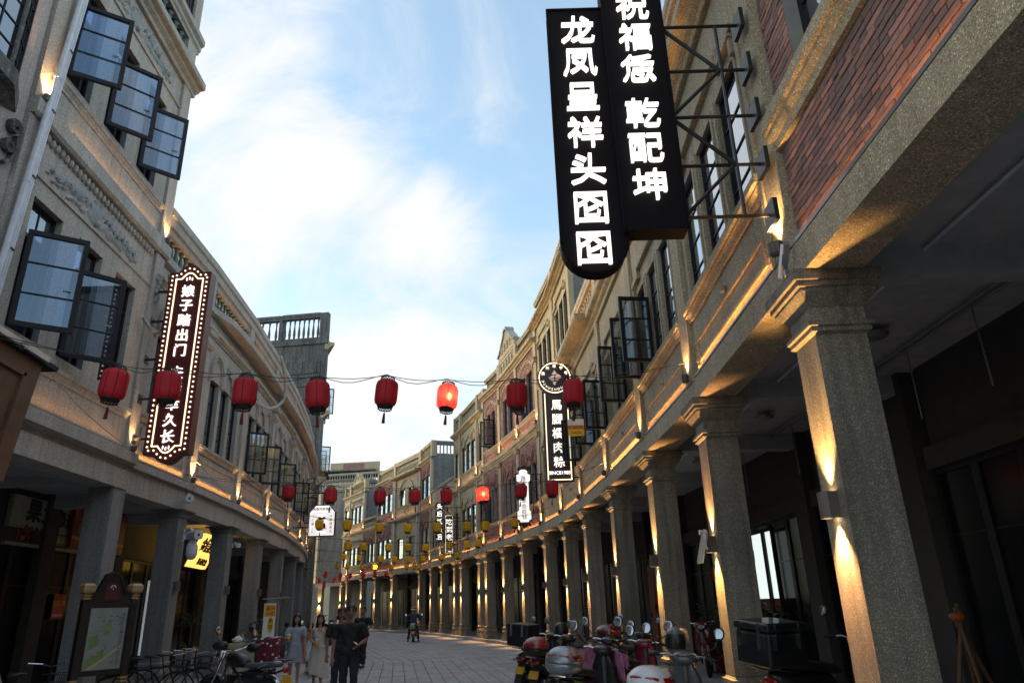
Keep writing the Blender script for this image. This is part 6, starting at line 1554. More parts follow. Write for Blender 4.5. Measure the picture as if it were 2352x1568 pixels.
def scooter(x, y, head, label, paint='plastic_black', seat='seat_black', box=None, shield=None, apron=None, plate=True, stripe=None, mirror=.06, z0=0.0, boxz=.84, group='scooters and motorcycles parked by the arcades', rack=True, lean=5):
    t = empty('scooter', (x, y, z0), rad(head), label, 'scooter', group); t.rotation_euler = (rad(lean), 0, rad(head))
    sh = shield or paint
    wheel(t, .64, .215, .10); wheel(t, -.56, .215, .11)
    vloft(t, 'rear_body', paint, [(-.86, .70, .04, .05), (-.80, .66, .12, .11), (-.6, .60, .155, .17), (-.35, .56, .165, .19), (-.12, .52, .16, .20), (-.02, .46, .14, .17), (.02, .42, .1, .1)])
    vloft(t, 'seat', seat, [(-.70, .80, .06, .03), (-.62, .81, .13, .05), (-.35, .79, .145, .055), (-.05, .75, .12, .055), (.06, .72, .06, .03)])
    m = MB(); m.box(WORLDF, -.05, .42, -.13, .13, .25, .31); part(t, 'footboard', 'plastic_black', m)
    m = MB(); m.loft([[Vector((px, -w, z)), Vector((px + .07, 0, z)), Vector((px, w, z)), Vector((px - .05, w * .9, z)), Vector((px + .01, 0, z)), Vector((px - .05, -w * .9, z))] for px, w, z in ((.44, .12, .26), (.47, .17, .42), (.48, .19, .62), (.46, .17, .80), (.42, .10, .93), (.40, .05, .97))]); o = part(t, 'front_shield', sh, m, True)
    vloft(t, 'front_fender', sh, [(.40, .36, .02, .03), (.48, .42, .06, .05), (.64, .46, .075, .04), (.80, .40, .065, .05), (.86, .32, .03, .03)])
    m = MB(); m.tube([(.50, .05, .62), (.62, .06, .23)], .022, 7); m.tube([(.50, -.05, .62), (.62, -.06, .23)], .022, 7); m.tube([(.42, 0, .95), (.52, 0, .5)], .03, 7); part(t, 'fork', 'steel_grey', m)
    vloft(t, 'headlight_cowl', sh, [(.30, .98, .06, .03), (.36, 1.0, .13, .06), (.46, .98, .15, .085), (.54, .95, .10, .07), (.57, .94, .04, .03)])
    m = MB(); m.ball((.55, 0, .94), .03, .075, .045, 10, 8); part(t, 'headlight', 'lens_clear', m, True)
    m = MB(); m.ball((.345, 0, 1.03), .05, .09, .025, 10, 6); part(t, 'dashboard', 'paint_grey', m, True)
    m = MB(); m.tube([(.30, -.36, 1.01), (.37, -.2, 1.03), (.41, 0, .99), (.37, .2, 1.03), (.30, .36, 1.01)], .012, 6); o = part(t, 'handlebar', 'chrome', m)
    for s in (-1, 1):
        m = MB(); m.tube([(.285, s * .38, 1.005), (.335, s * .26, 1.025)], .019, 8); put('grip', m.mesh('grip', 'tyre'), o)
        m = MB(); m.tube([(.36, s * .37, 1.0), (.40, s * .22, 1.02)], .006, 4); put('brake_lever', m.mesh('brake_lever', 'chrome'), o)
    mirrors(t, .37, 1.03, rz=mirror)
    m = MB(); m.ball((-.85, 0, .67), .03, .11, .045, 10, 8); part(t, 'tail_light', 'lens_red', m, True)
    for s in (-1, 1): m = MB(); m.ball((-.82, s * .16, .64), .035, .025, .02, 8, 6); part(t, 'indicator', 'lens_amber', m, True)
    m = MB(); m.prism(Fr((0, 0), (0, 1)), [(-.08, .58), (.08, .58), (.06, .25), (-.06, .25)], .84, .86); 
    m = MB(); m.loft([[Vector((-.80, -.08, .58)), Vector((-.80, .08, .58)), Vector((-.78, .08, .58)), Vector((-.78, -.08, .58))], [Vector((-.95, -.07, .26)), Vector((-.95, .07, .26)), Vector((-.93, .07, .26)), Vector((-.93, -.07, .26))]]); part(t, 'mud_flap', 'plastic_black', m)
    if plate: m = MB(); m.loft([[Vector((-.855, -.09, .53)), Vector((-.855, .09, .53)), Vector((-.847, .09, .53)), Vector((-.847, -.09, .53))], [Vector((-.91, -.09, .41)), Vector((-.91, .09, .41)), Vector((-.902, .09, .41)), Vector((-.902, -.09, .41))]]); part(t, 'number_plate', 'plate_yellow', m)
    m = MB(); m.tube([(-.05, -.17, .3), (-.45, -.19, .3), (-.78, -.18, .36)], .035, 8); m.tube([(-.62, -.19, .33), (-.85, -.18, .38)], .05, 10); part(t, 'exhaust', 'rim_grey', m, True)
    m = MB(); m.tube([(0, .12, .25), (-.02, .22, .02)], .012, 5); part(t, 'side_stand', 'steel_grey', m)
    if stripe:
        for s in (-1, 1): m = MB(); m.tube([(-.78, s * .125, .74), (-.5, s * .168, .68), (-.2, s * .172, .60), (.0, s * .14, .52)], .012, 5); part(t, 'side_stripe', stripe, m)
    if rack and box: top_box(t, box, -.80, boxz)
    elif rack:
        m = MB()
        for s in (-1, 1): m.tube([(-.5, s * .12, .76), (-.8, s * .12, .85), (-.98, s * .07, .86), (-.98, 0, .86)], .012, 6)
        part(t, 'grab_rail', 'chrome', m)
    if apron:
        m = MB(); nz, ny = 9, 15; rr = random.Random(4)
        g_ = [[Vector((.60 - .16 * abs(v) ** 2 * 1.6 - .02 + .02 * math.sin(v * 9 + w_ * 5), v * (.30 + .04 * w_), 1.0 - (.34 if apron == 'pink_cloth' else .55) * w_ + .03 * math.cos(v * 11) * w_ + .03 * (1 - abs(v)) )) for v in [(-1 + 2 * j / (ny - 1)) for j in range(ny)]] for w_ in [i / (nz - 1) for i in range(nz)]]
        m.loft(g_, cap=False, closed=False); o = part(t, 'wind_apron', apron, m, True); sd = o.modifiers.new('thick', 'SOLIDIFY'); sd.thickness = .015
        if apron == 'pink_cloth':
            for yy in (-.30, .30):
                m = MB(); m.ball((.42, yy, .90), .09, .06, .09, 12, 8); put('muff', m.mesh('muff', 'pink_cloth', smooth=True), o)
            m = MB(); m.ball((.36, -.36, .86), .05, .02, .07, 10, 8); put('patch', m.mesh('patch', 'lilac_cloth', smooth=True), o)
        else:
            for k in range(14):
                v = rr.uniform(-.8, .8); w_ = rr.uniform(.05, .95); m = MB(); m.ball((.625 - .256 * v * v, v * (.36 + .05 * w_), 1.02 - .55 * w_), .012, .03, .03, 7, 5); put('flower_print', m.mesh('flower_print', 'print_white' if k % 2 else 'pink_cloth', smooth=True), o)
    return t
scooter(.36, 15.2, 60, 'black scooter with a square black top case, farthest of the parked right-hand row', box='case', boxz=.86)
scooter(.60, 14.15, 60, 'dark scooter with a low red tail box, beside the one with the black top case', 'plastic_black', box='redlow', boxz=.76)
scooter(1.20, 12.55, 62, 'plain black scooter without a tail box, in the middle of the parked right-hand row', 'plastic_black', mirror=.07)
scooter(.84, 10.2, 61, 'black scooter with a silver-grey tail box and a pink apron over its handlebar', 'plastic_black', box='silver', boxz=.80, apron='pink_cloth', stripe='line_green', shield='plastic_black', mirror=.07)
scooter(1.55, 8.35, 62, 'dark blue-black scooter with a white and red tail box, nearest of the right-hand row', 'paint_grey', box='white', boxz=.70)
scooter(2.02, 14.6, 52, 'black scooter with a dark red rounded tail box, against the third right-hand column', 'plastic_black', box='red', boxz=.92)
scooter(1.62, 11.55, 60, 'black and red scooter half hidden behind the pink apron', 'plastic_black', shield='paint_red', mirror=.08)
scooter(3.95, 16.35, -105, 'wine red scooter facing out under the right arcade, by the potted shrub', 'paint_wine', shield='paint_wine', z0=.13)
scooter(3.32, 8.45, 22, 'black delivery scooter with a big latched black case, under the arcade behind the near column', 'plastic_black', box='big_case', boxz=.80, z0=.13)
scooter(-6.15, 18.9, -68, 'scooter draped with a wine red flowered apron, left of the women', 'plastic_black', apron='wine_cloth', shield='paint_wine')
scooter(-5.65, 20.9, 115, 'white electric scooter parked tail out behind the two women', 'paint_white', shield='paint_white')
scooter(-12.6, 49.5, 75, 'dark scooter with a red tail light, parked far off by the left bend', 'plastic_black', box='redlow')
# helmets
def helmet(x, y, z, rz, label, shell='paint_grey'):
    t = empty('helmet', (x, y, z), rz, label, 'helmet')
    m = MB(); pr = [(.02, .135), (.07, .125), (.11, .095), (.13, .05), (.137, 0), (.133, -.05), (.128, -.075), (.118, -.075), (.122, -.05), (.125, 0), (.118, .045), (.1, .085), (.06, .112), (.02, .12)]
    m.lathe((0, 0, 0), pr, 22, 1.12, 1.0); put('shell', m.mesh('shell', shell, smooth=True), t)
    m = MB(); n_ = 10
    m.loft([[Vector((.157 * math.cos(a) * q, .142 * math.sin(a) * q, z)) for a in [(-1.1 + 2.2 * j / n_) for j in range(n_ + 1)]] for q, z in ((.96, .05), (1.03, 0), (1.06, -.06), (1.0, -.12))], cap=False, closed=False); put('visor', m.mesh('visor', 'plastic_black', smooth=True), t)
    m = MB()
    for s in (-1, 1): m.tube([(.0, s * .12, -.06), (.02, s * .07, -.16), (.03, s * .01, -.24)], .009, 4)
    put('strap', m.mesh('strap', 'paint_silver'), t)
    return t
helmet(1.90, 9.35, 1.17, -2.2, 'grey motorcycle helmet with dangling straps, hung on the nearest scooter handlebar')
helmet(.80, 15.0, 1.13, -2.0, 'black round helmet with a red and white badge, hung on the far parked scooters', 'plastic_black')
# ---- classic black motorcycle on the left
def motorcycle(x, y, head, label):
    t = empty('motorcycle', (x, y, 0), 0, label, 'motorcycle', 'scooters and motorcycles parked by the arcades'); t.rotation_euler = (rad(6), 0, rad(head))
    wheel(t, .68, .30, .09, 12); wheel(t, -.62, .30, .11, 12)
    vloft(t, 'fuel_tank', 'plastic_black', [(-.12, .80, .04, .03), (-.06, .82, .10, .08), (.1, .85, .145, .115), (.28, .87, .14, .12), (.38, .88, .09, .08), (.41, .88, .03, .03)])
    vloft(t, 'seat', 'paint_grey', [(-.86, .80, .06, .03), (-.78, .80, .12, .05), (-.45, .77, .14, .055), (-.15, .77, .12, .05), (-.06, .78, .06, .03)])
    vloft(t, 'side_cover', 'plastic_black', [(-.55, .60, .05, .06), (-.42, .60, .13, .11), (-.2, .60, .14, .12), (-.06, .60, .08, .06)])
    m = MB(); m.tube([(.42, 0, .86), (.1, 0, .62), (-.1, 0, .3), (.12, 0, .22), (.4, 0, .42), (.44, 0, .8)], .022, 6); m.tube([(.1, .1, .66), (-.62, .12, .66), (-.85, .1, .72)], .018, 6); m.tube([(.1, -.1, .66), (-.62, -.12, .66), (-.85, -.1, .72)], .018, 6); part(t, 'frame', 'plastic_black', m)
    m = MB(); m.ball((.1, 0, .36), .17, .15, .13, 12, 8); m.box(WORLDF, .06, .26, -.09, .09, .42, .62)
    for k in range(6): m.box(WORLDF, .04, .28, -.12, .12, .44 + k * .032, .452 + k * .032)
    part(t, 'engine', 'chrome', m)
    m = MB(); m.tube([(.25, -.1, .5), (.36, -.14, .32), (.2, -.17, .22), (-.3, -.19, .24)], .022, 8); m.tube([(-.28, -.19, .24), (-.9, -.2, .34)], .048, 10); part(t, 'exhaust', 'chrome', m, True)
    for xx, nm in ((.68, 'front_fender'), (-.62, 'rear_fender')):
        m = MB(); rg = []
        for i in range(12):
            a = rad((20 if nm[0] == 'f' else 10) + i * (13 if nm[0] == 'f' else 14)); q = [Vector((xx + r_ * math.cos(a), yy, .30 + r_ * math.sin(a))) for r_, yy in ((.325, -.075), (.345, -.05), (.352, 0), (.345, .05), (.325, .075), (.335, .0))]; rg.append(q)
        m.loft(rg); part(t, nm, 'chrome' if nm[0] == 'r' else 'plastic_black', m, True)
    m = MB()
    for s in (-1, 1): m.tube([(.42, s * .085, .95), (.68, s * .085, .30)], .024, 8)
    part(t, 'fork', 'chrome', m, True)
    m = MB(); m.lathe((0, 0, 0), [(.03, -.10), (.08, -.07), (.1, -.01), (.1, .03), (.088, .035)], 18); me = m.mesh('headlight', 'chrome', smooth=True)
    for v in me.vertices: v.co = Vector((v.co.z + .58, v.co.x, v.co.y + .92))
    o = put('headlight', me, t); m = MB(); m.ball((.615, 0, .92), .015, .085, .085, 14, 6); put('lens', m.mesh('lens', 'lens_clear', smooth=True), o)
    for s in (-1, 1): m = MB(); m.lathe((.46, s * .06, 1.0), [(0, 0), (.045, 0), (.045, .03), (0, .035)], 12); part(t, 'gauge', 'chrome', m)
    for s in (-1, 1): m = MB(); m.ball((.56, s * .17, .88), .04, .03, .03, 8, 6); part(t, 'indicator', 'lens_amber', m, True)
    m = MB(); m.tube([(.22, -.38, 1.06), (.32, -.3, 1.08), (.42, -.12, 1.0), (.42, .12, 1.0), (.32, .3, 1.08), (.22, .38, 1.06)], .012, 6); o = part(t, 'handlebar', 'chrome', m)
    for s in (-1, 1): m = MB(); m.loft([ring(a, 1.065, b, b * .85, 10, 2, yc=s * .37) for a, b in ((.10, .04), (.14, .085), (.3, .095), (.37, .06), (.38, .03))]); put('muff', m.mesh('muff', 'seat_black', smooth=True), o)
    mirrors(t, .34, 1.07, rz=.065, rise=.18)
    m = MB(); m.ball((-.98, 0, .72), .05, .07, .055, 10, 8); part(t, 'tail_light', 'lens_red', m, True)
    m = MB(); m.loft([[Vector((-1.02, -.1, .64)), Vector((-1.02, .1, .64)), Vector((-1.012, .1, .64)), Vector((-1.012, -.1, .64))], [Vector((-1.06, -.1, .48)), Vector((-1.06, .1, .48)), Vector((-1.052, .1, .48)), Vector((-1.052, -.1, .48))]]); part(t, 'number_plate', 'plate_yellow', m)
    m = MB()
    for s in (-1, 1): m.tube([(-.5, s * .14, .74), (-.85, s * .14, .86), (-1.08, s * .1, .88), (-1.08, 0, .88)], .013, 6)
    part(t, 'grab_rail', 'chrome', m)
    m = MB(); m.tube([(0, .12, .25), (-.02, .24, .02)], .012, 5); part(t, 'side_stand', 'steel_grey', m)
    return t
motorcycle(-4.78, 13.15, 152, 'black classic motorcycle with chrome trim, muffs and a yellow plate, in the left foreground')
# ---- bicycles behind the map board
def bicycle(x, y, head, label, basket=True):
    t = empty('bicycle', (x, y, .0), rad(head), label, 'bicycle', 'bicycles parked behind the map board')
    for xx in (.52, -.52):
        m = MB(); m.tube([(xx + .32 * math.cos(a * PI / 12), 0, .33 + .32 * math.sin(a * PI / 12)) for a in range(25)], .017, 6); o = part(t, 'wheel', 'tyre', m, True)
        m = MB()
        for k in range(12): m.tube([(xx, 0, .33), (xx + .31 * math.cos(k * PI / 6), 0, .33 + .31 * math.sin(k * PI / 6))], .002, 3)
        put('spokes', m.mesh('spokes', 'chrome'), o)
    m = MB(); m.tube([(-.52, 0, .33), (-.06, 0, .30), (.38, 0, .72), (-.17, 0, .70), (-.06, 0, .30)], .016, 6); m.tube([(-.52, 0, .33), (-.17, 0, .70)], .01, 5); m.tube([(-.2, 0, .86), (-.12, 0, .5)], .013, 6); m.tube([(.40, 0, .95), (.38, 0, .72), (.52, 0, .33)], .015, 6); part(t, 'frame', 'plastic_black', m)
    vloft(t, 'saddle', 'seat_black', [(-.34, .88, .04, .02), (-.28, .89, .09, .03), (-.12, .89, .05, .02), (-.04, .88, .02, .012)])
    m = MB(); m.tube([(.28, -.3, 1.0), (.40, -.15, .98), (.41, 0, .95), (.40, .15, .98), (.28, .3, 1.0)], .011, 6); part(t, 'handlebar', 'chrome', m)
    m = MB(); m.tube([(-.06, -.1, .3), (-.06, .1, .3)], .05, 10); part(t, 'crank', 'steel_grey', m)
    if basket:
        m = MB()
        for zz, q in ((.62, .1), (.72, .12), (.84, .14)): m.tube([(.56 - q, -q, zz), (.56 + q, -q, zz), (.56 + q, q, zz), (.56 - q, q, zz), (.56 - q, -q, zz)], .006, 4)
        for k in range(-3, 4): m.tube([(.56 + .1, k * .033, .62), (.56 + .14, k * .046, .84)], .004, 4); m.tube([(.56 + k * .033, -.1, .62), (.56 + k * .046, -.14, .84)], .004, 4)
        part(t, 'basket', 'plastic_black', m)
    return t
for i, (x, y, h, lb) in enumerate(((-6.75, 13.95, 12, 'first dark bicycle behind the map board, with a wire basket'), (-6.72, 14.4, 8, 'second dark bicycle behind the map board, between two others'), (-6.7, 14.85, 14, 'dark bicycle nearest the second left column, with a wire basket'), (-7.0, 11.0, 80, 'dark bicycle half hidden in front of the map board at the lower left edge'))): bicycle(x, y, h, lb)
for i, (x, y, z, rz, mt) in enumerate(((-6.22, 14.0, .92, .4, 'print_white'), (-6.2, 14.45, .95, .9, 'lilac_cloth'), (-6.15, 14.85, .9, -.3, 'print_white'))):
    t = empty('leaflet', (x, y, z), rz, ('white folded leaflet lying on the first bicycle basket', 'lilac leaflet stuck on the second bicycle basket', 'white leaflet on the basket of the bicycle by the column')[i], 'leaflet')
    m = MB(); m.loft([[Vector((-.1, -.07, 0)), Vector((.1, -.07, .03)), Vector((.1, .07, .03)), Vector((-.1, .07, 0))], [Vector((-.1, -.07, .006)), Vector((.1, -.07, .036)), Vector((.1, .07, .036)), Vector((-.1, .07, .006))]]); put('sheet', m.mesh('sheet', mt), t)
# ---- map board
plain('post_dark', (.022, .018, .018), rough=.4); plain('post_gold', (.42, .26, .12), rough=.4); plain('map_paper', (.27, .29, .27), rough=.22, coat=.5, var=.08); plain('map_green', (.17, .26, .10), rough=.3); plain('map_yellow', (.42, .38, .18), rough=.3); plain('crest_red', (.07, .02, .025), rough=.35)
mbd = empty('map_board', (-6.44, 11.8, 0), 0, 'dark framed street map board with gold-capped posts and a carved crest, at lower left', 'map board')
FM = Fr((-6.66, 11.5), (-6.24, 12.12), left=True); Lm = FM.L
for u in (0, Lm):
    m = MB(); m.sqstack(FM, u, 0, .05, .05, [(0, 0), (0, 1.86)]); o = m.build('post', 'post_dark', mbd)
    c = MB(); c.sqstack(FM, u, 0, .06, .06, [(-.03, 1.86), (.0, 1.87), (.0, 1.885), (-.02, 1.89), (-.02, 1.91), (.0, 1.915), (.0, 1.93), (-.02, 1.935), (-.02, 1.95), (.02, 1.97), (.03, 2.0), (.03, 2.07), (.0, 2.10), (-.03, 2.105)]); c.build('post_cap', 'post_gold', o, org=WPOS[mbd.name])
    c = MB(); c.sqstack(FM, u, 0, .056, .056, [(0, .66), (.0, .69), (-.01, .69), (-.01, .71), (0, .71), (0, .74)]); c.build('post_band', 'post_gold', o, org=WPOS[mbd.name])
m = MB(); m.box(FM, .05, Lm - .05, -.03, .04, .78, 1.82); m.build('frame', 'post_dark', mbd)
m = MB(); m.box(FM, .09, Lm - .09, .035, .05, .86, 1.74); m.build('map_sheet', 'map_paper', mbd)
for pts, mt in (([(.1, .88), (.38, 1.02), (.36, 1.14), (.12, 1.0)], 'map_green'), ([(.12, 1.14), (.26, 1.2), (.25, 1.36), (.12, 1.33)], 'map_green'), ([(.32, 1.34), (.42, 1.38), (.44, 1.54), (.34, 1.52)], 'map_green'), ([(.14, .87), (.2, .87), (.62, 1.14), (.62, 1.2)], 'map_yellow')):
    m = MB(); m.prism(FM, pts, .048, .053); m.build('map_patch', mt, mbd)
m = MB()
for k in range(34): u, z = R.uniform(.14, .6), R.uniform(.95, 1.7); m.box(FM, u, u + R.uniform(.01, .035), .049, .0535, z, z + .008)
for k in range(24): m.box(FM, Lm - .17, Lm - .17 + R.uniform(.03, .06), .049, .0535, .92 + k * .032, .928 + k * .032)
tag(m.build('map_print', 'ink_dark', mbd), kind='stuff')
c = Lm / 2
m = MB(); m.prism(FM, [(.05, 1.82), (Lm - .05, 1.82), (Lm - .06, 1.93), (Lm - .16, 1.96), (Lm - .2, 2.06), (c + .14, 2.14), (c + .1, 2.22), (c, 2.27), (c - .1, 2.22), (c - .14, 2.14), (.2, 2.06), (.16, 1.96), (.06, 1.93)], -.03, .03); m.build('crest', 'post_dark', mbd)
m = MB()
strip_pts(m, FM, [(.05, 1.93), (.16, 1.96), (.2, 2.06), (c - .14, 2.14), (c - .1, 2.22), (c, 2.27), (c + .1, 2.22), (c + .14, 2.14), (Lm - .2, 2.06), (Lm - .16, 1.96), (Lm - .05, 1.93)], .045, -.04, .05); m.build('crest_moulding', 'post_dark', mbd)
m = MB(); m.prism(FM, [(c + .12 * math.cos(PI * i / 10), 1.95 + .18 * math.sin(PI * i / 10)) for i in range(11)] + [(c - .12, 1.85), (c + .12, 1.85)], .025, .045); m.build('crest_panel', 'crest_red', mbd)
m = MB(); strip_pts(m, FM, [(c - .04, 2.04), (c - .02, 2.07), (c + .02, 2.07), (c + .04, 2.04)], .012, .045, .05); strip_pts(m, FM, [(c, 2.03), (c, 2.01)], .012, .045, .05); m.build('emblem', 'print_white', mbd)
# ---- plants
plain('leaf_dark', (.022, .045, .018), rough=.5, var=.5, scale=5); plain('leaf_spike', (.035, .06, .03), rough=.5, var=.4); plain('pot_white', (.42, .42, .42), rough=.6); plain('pot_red', (.25, .02, .015), rough=.35); plain('soil', (.03, .02, .015), rough=.95); plain('bark', (.08, .06, .045), rough=.9)
def spiky(x, y, z, label, pot=True, tall=1.0):
    t = empty('potted_plant', (x, y, z), 0, label, 'potted plant'); rr = random.Random(int(x * 100))
    if pot:
        m = MB(); m.sqstack(WORLDF, 0, 0, .17, .17, [(.0, 0), (.05, .52), (.06, .53), (.06, .56), (.02, .56), (.02, .5)]); me = m.mesh('pot', 'pot_white'); put('pot', me, t)
        m = MB(); m.box(WORLDF, -.18, .18, -.18, .18, .48, .50); put('soil', m.mesh('soil', 'soil'), t)
    m = MB(); m.tube([(0, 0, .45), (.03, .0, .9), (.0, .02, 1.28 * tall)], .03, 7, .018); put('stem', m.mesh('stem', 'bark'), t)
    for zc, n_, ln in ((1.28 * tall, 46, .42), (.62, 30, .34)):
        for k in range(n_):
            a = rr.uniform(0, 2 * PI); e = rr.uniform(-.3, 1.3); d = Vector((math.cos(a) * math.cos(e), math.sin(a) * math.cos(e), math.sin(e))); q = d.cross(Vector((0, 0, 1))).normalized() * .014; b = Vector((.0, .02, zc)); L_ = ln * rr.uniform(.7, 1.1)
            m = MB(); m.loft([[b - q, b + q * 0 + Vector((0, 0, .004)), b + q], [b + d * L_ * .55 - q * 1.1, b + d * L_ * .55 + Vector((0, 0, .008)), b + d * L_ * .55 + q * 1.1], [b + d * L_ - Vector((0, 0, .08 * L_ / .4)) - q * .1, b + d * L_ - Vector((0, 0, .08)) + Vector((0, 0, .002)), b + d * L_ - Vector((0, 0, .08)) + q * .1]], cap=False, closed=False)
            put('leaf', m.mesh('leaf', 'leaf_spike'), t)
    return t
spiky(-8.95, 20.6, .13, 'spiky-leaved plant in a square white pot, behind the black motorcycle on the left')
def shrub(x, y, z, label, potmat, h=1.5):
    t = empty('potted_plant', (x, y, z), 0, label, 'potted plant'); rr = random.Random(int(y * 50))
    m = MB(); m.lathe((0, 0, 0), [(.12, 0), (.17, .05), (.2, .3), (.22, .36), (.19, .37), (.17, .32)], 16); put('pot', m.mesh('pot', potmat, smooth=True), t)
    m = MB()
    for k in range(6):
        a = k * 1.05; m.tube([(0, 0, .3), (.08 * math.cos(a), .08 * math.sin(a), .3 + .4 * h * .6), (.25 * math.cos(a), .25 * math.sin(a), .3 + h * .7)], .014, 5, .006)
    put('stem', m.mesh('stem', 'bark'), t)
    for k in range(170):
        a = rr.uniform(0, 2 * PI); zz = rr.uniform(.45, h); r_ = .42 * math.sqrt(rr.random()) * (1 - .5 * abs(zz - h * .6) / h); b = Vector((r_ * math.cos(a), r_ * math.sin(a), zz)); d = Vector((math.cos(a + rr.uniform(-1, 1)), math.sin(a + rr.uniform(-1, 1)), rr.uniform(-.6, .5))).normalized(); q = d.cross(Vector((0, 0, 1))).normalized() * rr.uniform(.03, .05); L_ = rr.uniform(.12, .2)
        m = MB(); m.loft([[b, b + Vector((0, 0, .002)), b], [b + d * L_ * .5 - q, b + d * L_ * .5 + Vector((0, 0, .02)), b + d * L_ * .5 + q], [b + d * L_, b + d * L_ + Vector((0, 0, .003)), b + d * L_]], cap=False, closed=False); put('leaf', m.mesh('leaf', 'leaf_dark'), t)
shrub(4.3, 16.6, .13, 'bushy dark shrub in a red pot, between the second and third right columns', 'pot_red')
shrub(4.7, 14.7, .13, 'leafy shrub in front of the bright shop window, right of the second column', 'pot_white', 1.35)
shrub(-7.75, 22.4, .13, 'dark flowering shrub beside the white banner stand on the left', 'pot_red', 1.3)
# ---- bright shop window behind the second right column
glow('shop_light', (.80, .92, .88), .55)
sw = empty('shop_window', (5.1, 15.4, 0), 0, 'lit white shop interior seen through a narrow window, with a red band below', 'shop window')
FW = Fr((5.10, 14.3), (5.00, 16.6))
m = MB(); m.box(FW, .35, 1.8, -.02, .02, 1.58, 2.85); m.build('lit_wall', 'shop_light', sw)
m = MB(); m.box(FW, .35, 1.8, -.02, .03, 1.36, 1.57); m.build('red_band', 'board_red', sw); m = MB(); m.box(FW, .72, .86, -.02, .06, 1.0, 2.9); m.build('mullion', 'window_black', sw)
m = MB(); m.box(FW, .30, .35, -.02, .06, 1.0, 2.9); m.box(FW, 1.8, 1.85, -.02, .06, 1.0, 2.9); m.box(FW, .3, 1.85, -.02, .06, 2.85, 2.92); m.build('frame', 'window_black', sw)
m = MB(); m.box(FW, 1.45, 1.7, .02, .12, 2.3, 2.55); m.build('meter_box', 'print_white', sw); inst('wording', lettering('公告', .1, .004, .006, 'print_white'), sw, FW, 1.2, .035, 1.46, PI)
# ---- table with cloth, banner, cart
plain('cloth_cream', (.40, .35, .24), rough=.85, var=.1); plain('bottle_glass', (.02, .03, .03), rough=.1); plain('blue_plastic', (.1, .25, .45), rough=.4); plain('wood_orange', (.30, .09, .03), rough=.5); plain('wood_pole', (.16, .08, .035), rough=.6)
tb = empty('table', (-7.25, 20.2, .0), .1, 'folding table under a cream cloth that hangs in a point, beside the third left column', 'table')
m = MB(); m.box(WORLDF, -.36, .36, -.26, .26, .83, .86); put('tabletop', m.mesh('tabletop', 'wood_pole'), tb)
for sx in (-1, 1):
    for sy in (-1, 1): m = MB(); m.tube([(sx * .32, sy * .22, .0), (sx * .32, sy * .22, .83)], .014, 6); put('leg', m.mesh('leg', 'steel_grey'), tb)
tc = empty('tablecloth', (-7.25, 20.2, .865), .1, 'cream tablecloth draped to a point over the folding table on the left', 'tablecloth')
m = MB(); N_ = 48; per_ = []
for j in range(N_):
    a = 2 * PI * j / N_; c_, s_ = math.cos(a), math.sin(a); k_ = 1 / max(abs(c_) / .385, abs(s_) / .285); per_.append((c_ * k_, s_ * k_, a))
rg = []
for t_ in range(7):
    f = t_ / 6; row_ = []
    for (px, py, a) in per_:
        dr = .30 + .34 * max(0, math.cos(a + .7)) ** 2 + .06 * math.sin(a * 4); w_ = 1 + .06 * f * math.sin(a * 9) + .05 * f
        row_.append(Vector((px * w_, py * w_, .006 - f * dr)))
    rg.append(row_)
m.loft([[Vector((px * .2, py * .2, .012)) for px, py, a in per_], [Vector((px * .97, py * .97, .012)) for px, py, a in per_]] + rg, cap=False); put('cloth', m.mesh('cloth', 'cloth_cream', smooth=True), tc)
m = MB(); m.quad(*[Vector((px, py, .011)) for px, py in ((-.3, -.2), (.3, -.2), (.3, .2), (-.3, .2))]); put('cloth_middle', m.mesh('cloth_middle', 'cloth_cream'), tc)
for i, (dx, dy, kind, lb) in enumerate(((-.2, -.05, 'bag', 'crumpled white plastic bag on the cream tablecloth'), (.12, -.1, 'tray', 'blue plastic tray on the cream tablecloth'), (-.05, .1, 'roll', 'tilted grey tube standing among the things on the cream table'), (.27, -.05, 'bag', 'small white packet at the right end of the cream table'))):
    t = empty(kind if kind != 'roll' else 'tube', (-7.25 + dx, 20.2 + dy, .88), R.uniform(0, 2), lb, {'bag': 'plastic bag', 'tray': 'tray', 'roll': 'tube'}[kind])
    m = MB()
    if kind == 'bag':
        rr = random.Random(i); rgs = []
        for q, z in ((.06, 0), (.12, .03), (.13, .08), (.09, .13), (.04, .17)): rgs.append([Vector((q * (1 + rr.uniform(-.3, .3)) * math.cos(2 * PI * j / 12), q * (1 + rr.uniform(-.3, .3)) * math.sin(2 * PI * j / 12), z + rr.uniform(-.01, .01))) for j in range(12)])
        m.loft(rgs); put('film', m.mesh('film', 'print_white', smooth=False), t)
        if i == 3: t.scale = (.5, .5, .6)
    elif kind == 'tray':
        m.sqstack(WORLDF, 0, 0, .13, .09, [(-.01, 0), (.02, .06), (.012, .06), (-.015, .01)]); put('shell', m.mesh('shell', 'blue_plastic'), t)
    else: m.tube([(0, 0, 0), (-.12, .02, .22)], .025, 8); put('roll', m.mesh('roll', 'paint_silver'), t)
bn = empty('banner_stand', (-7.25, 21.9, 0), .75, 'white and yellow vertical advertising banner on a stand, against the fourth left column', 'banner')
m = MB(); m.box(WORLDF, -.18, .18, -.008, .008, .12, 1.85); put('sheet', m.mesh('sheet', 'print_white'), bn)
m = MB(); m.box(WORLDF, -.165, .165, -.014, -.008, 1.50, 1.82); put('yellow_panel', m.mesh('yellow_panel', 'print_yellow'), bn); m = MB(); m.ball((.04, -.01, 1.28), .09, .006, .22, 12, 8); put('yellow_panel', m.mesh('yellow_panel', 'print_yellow'), bn)
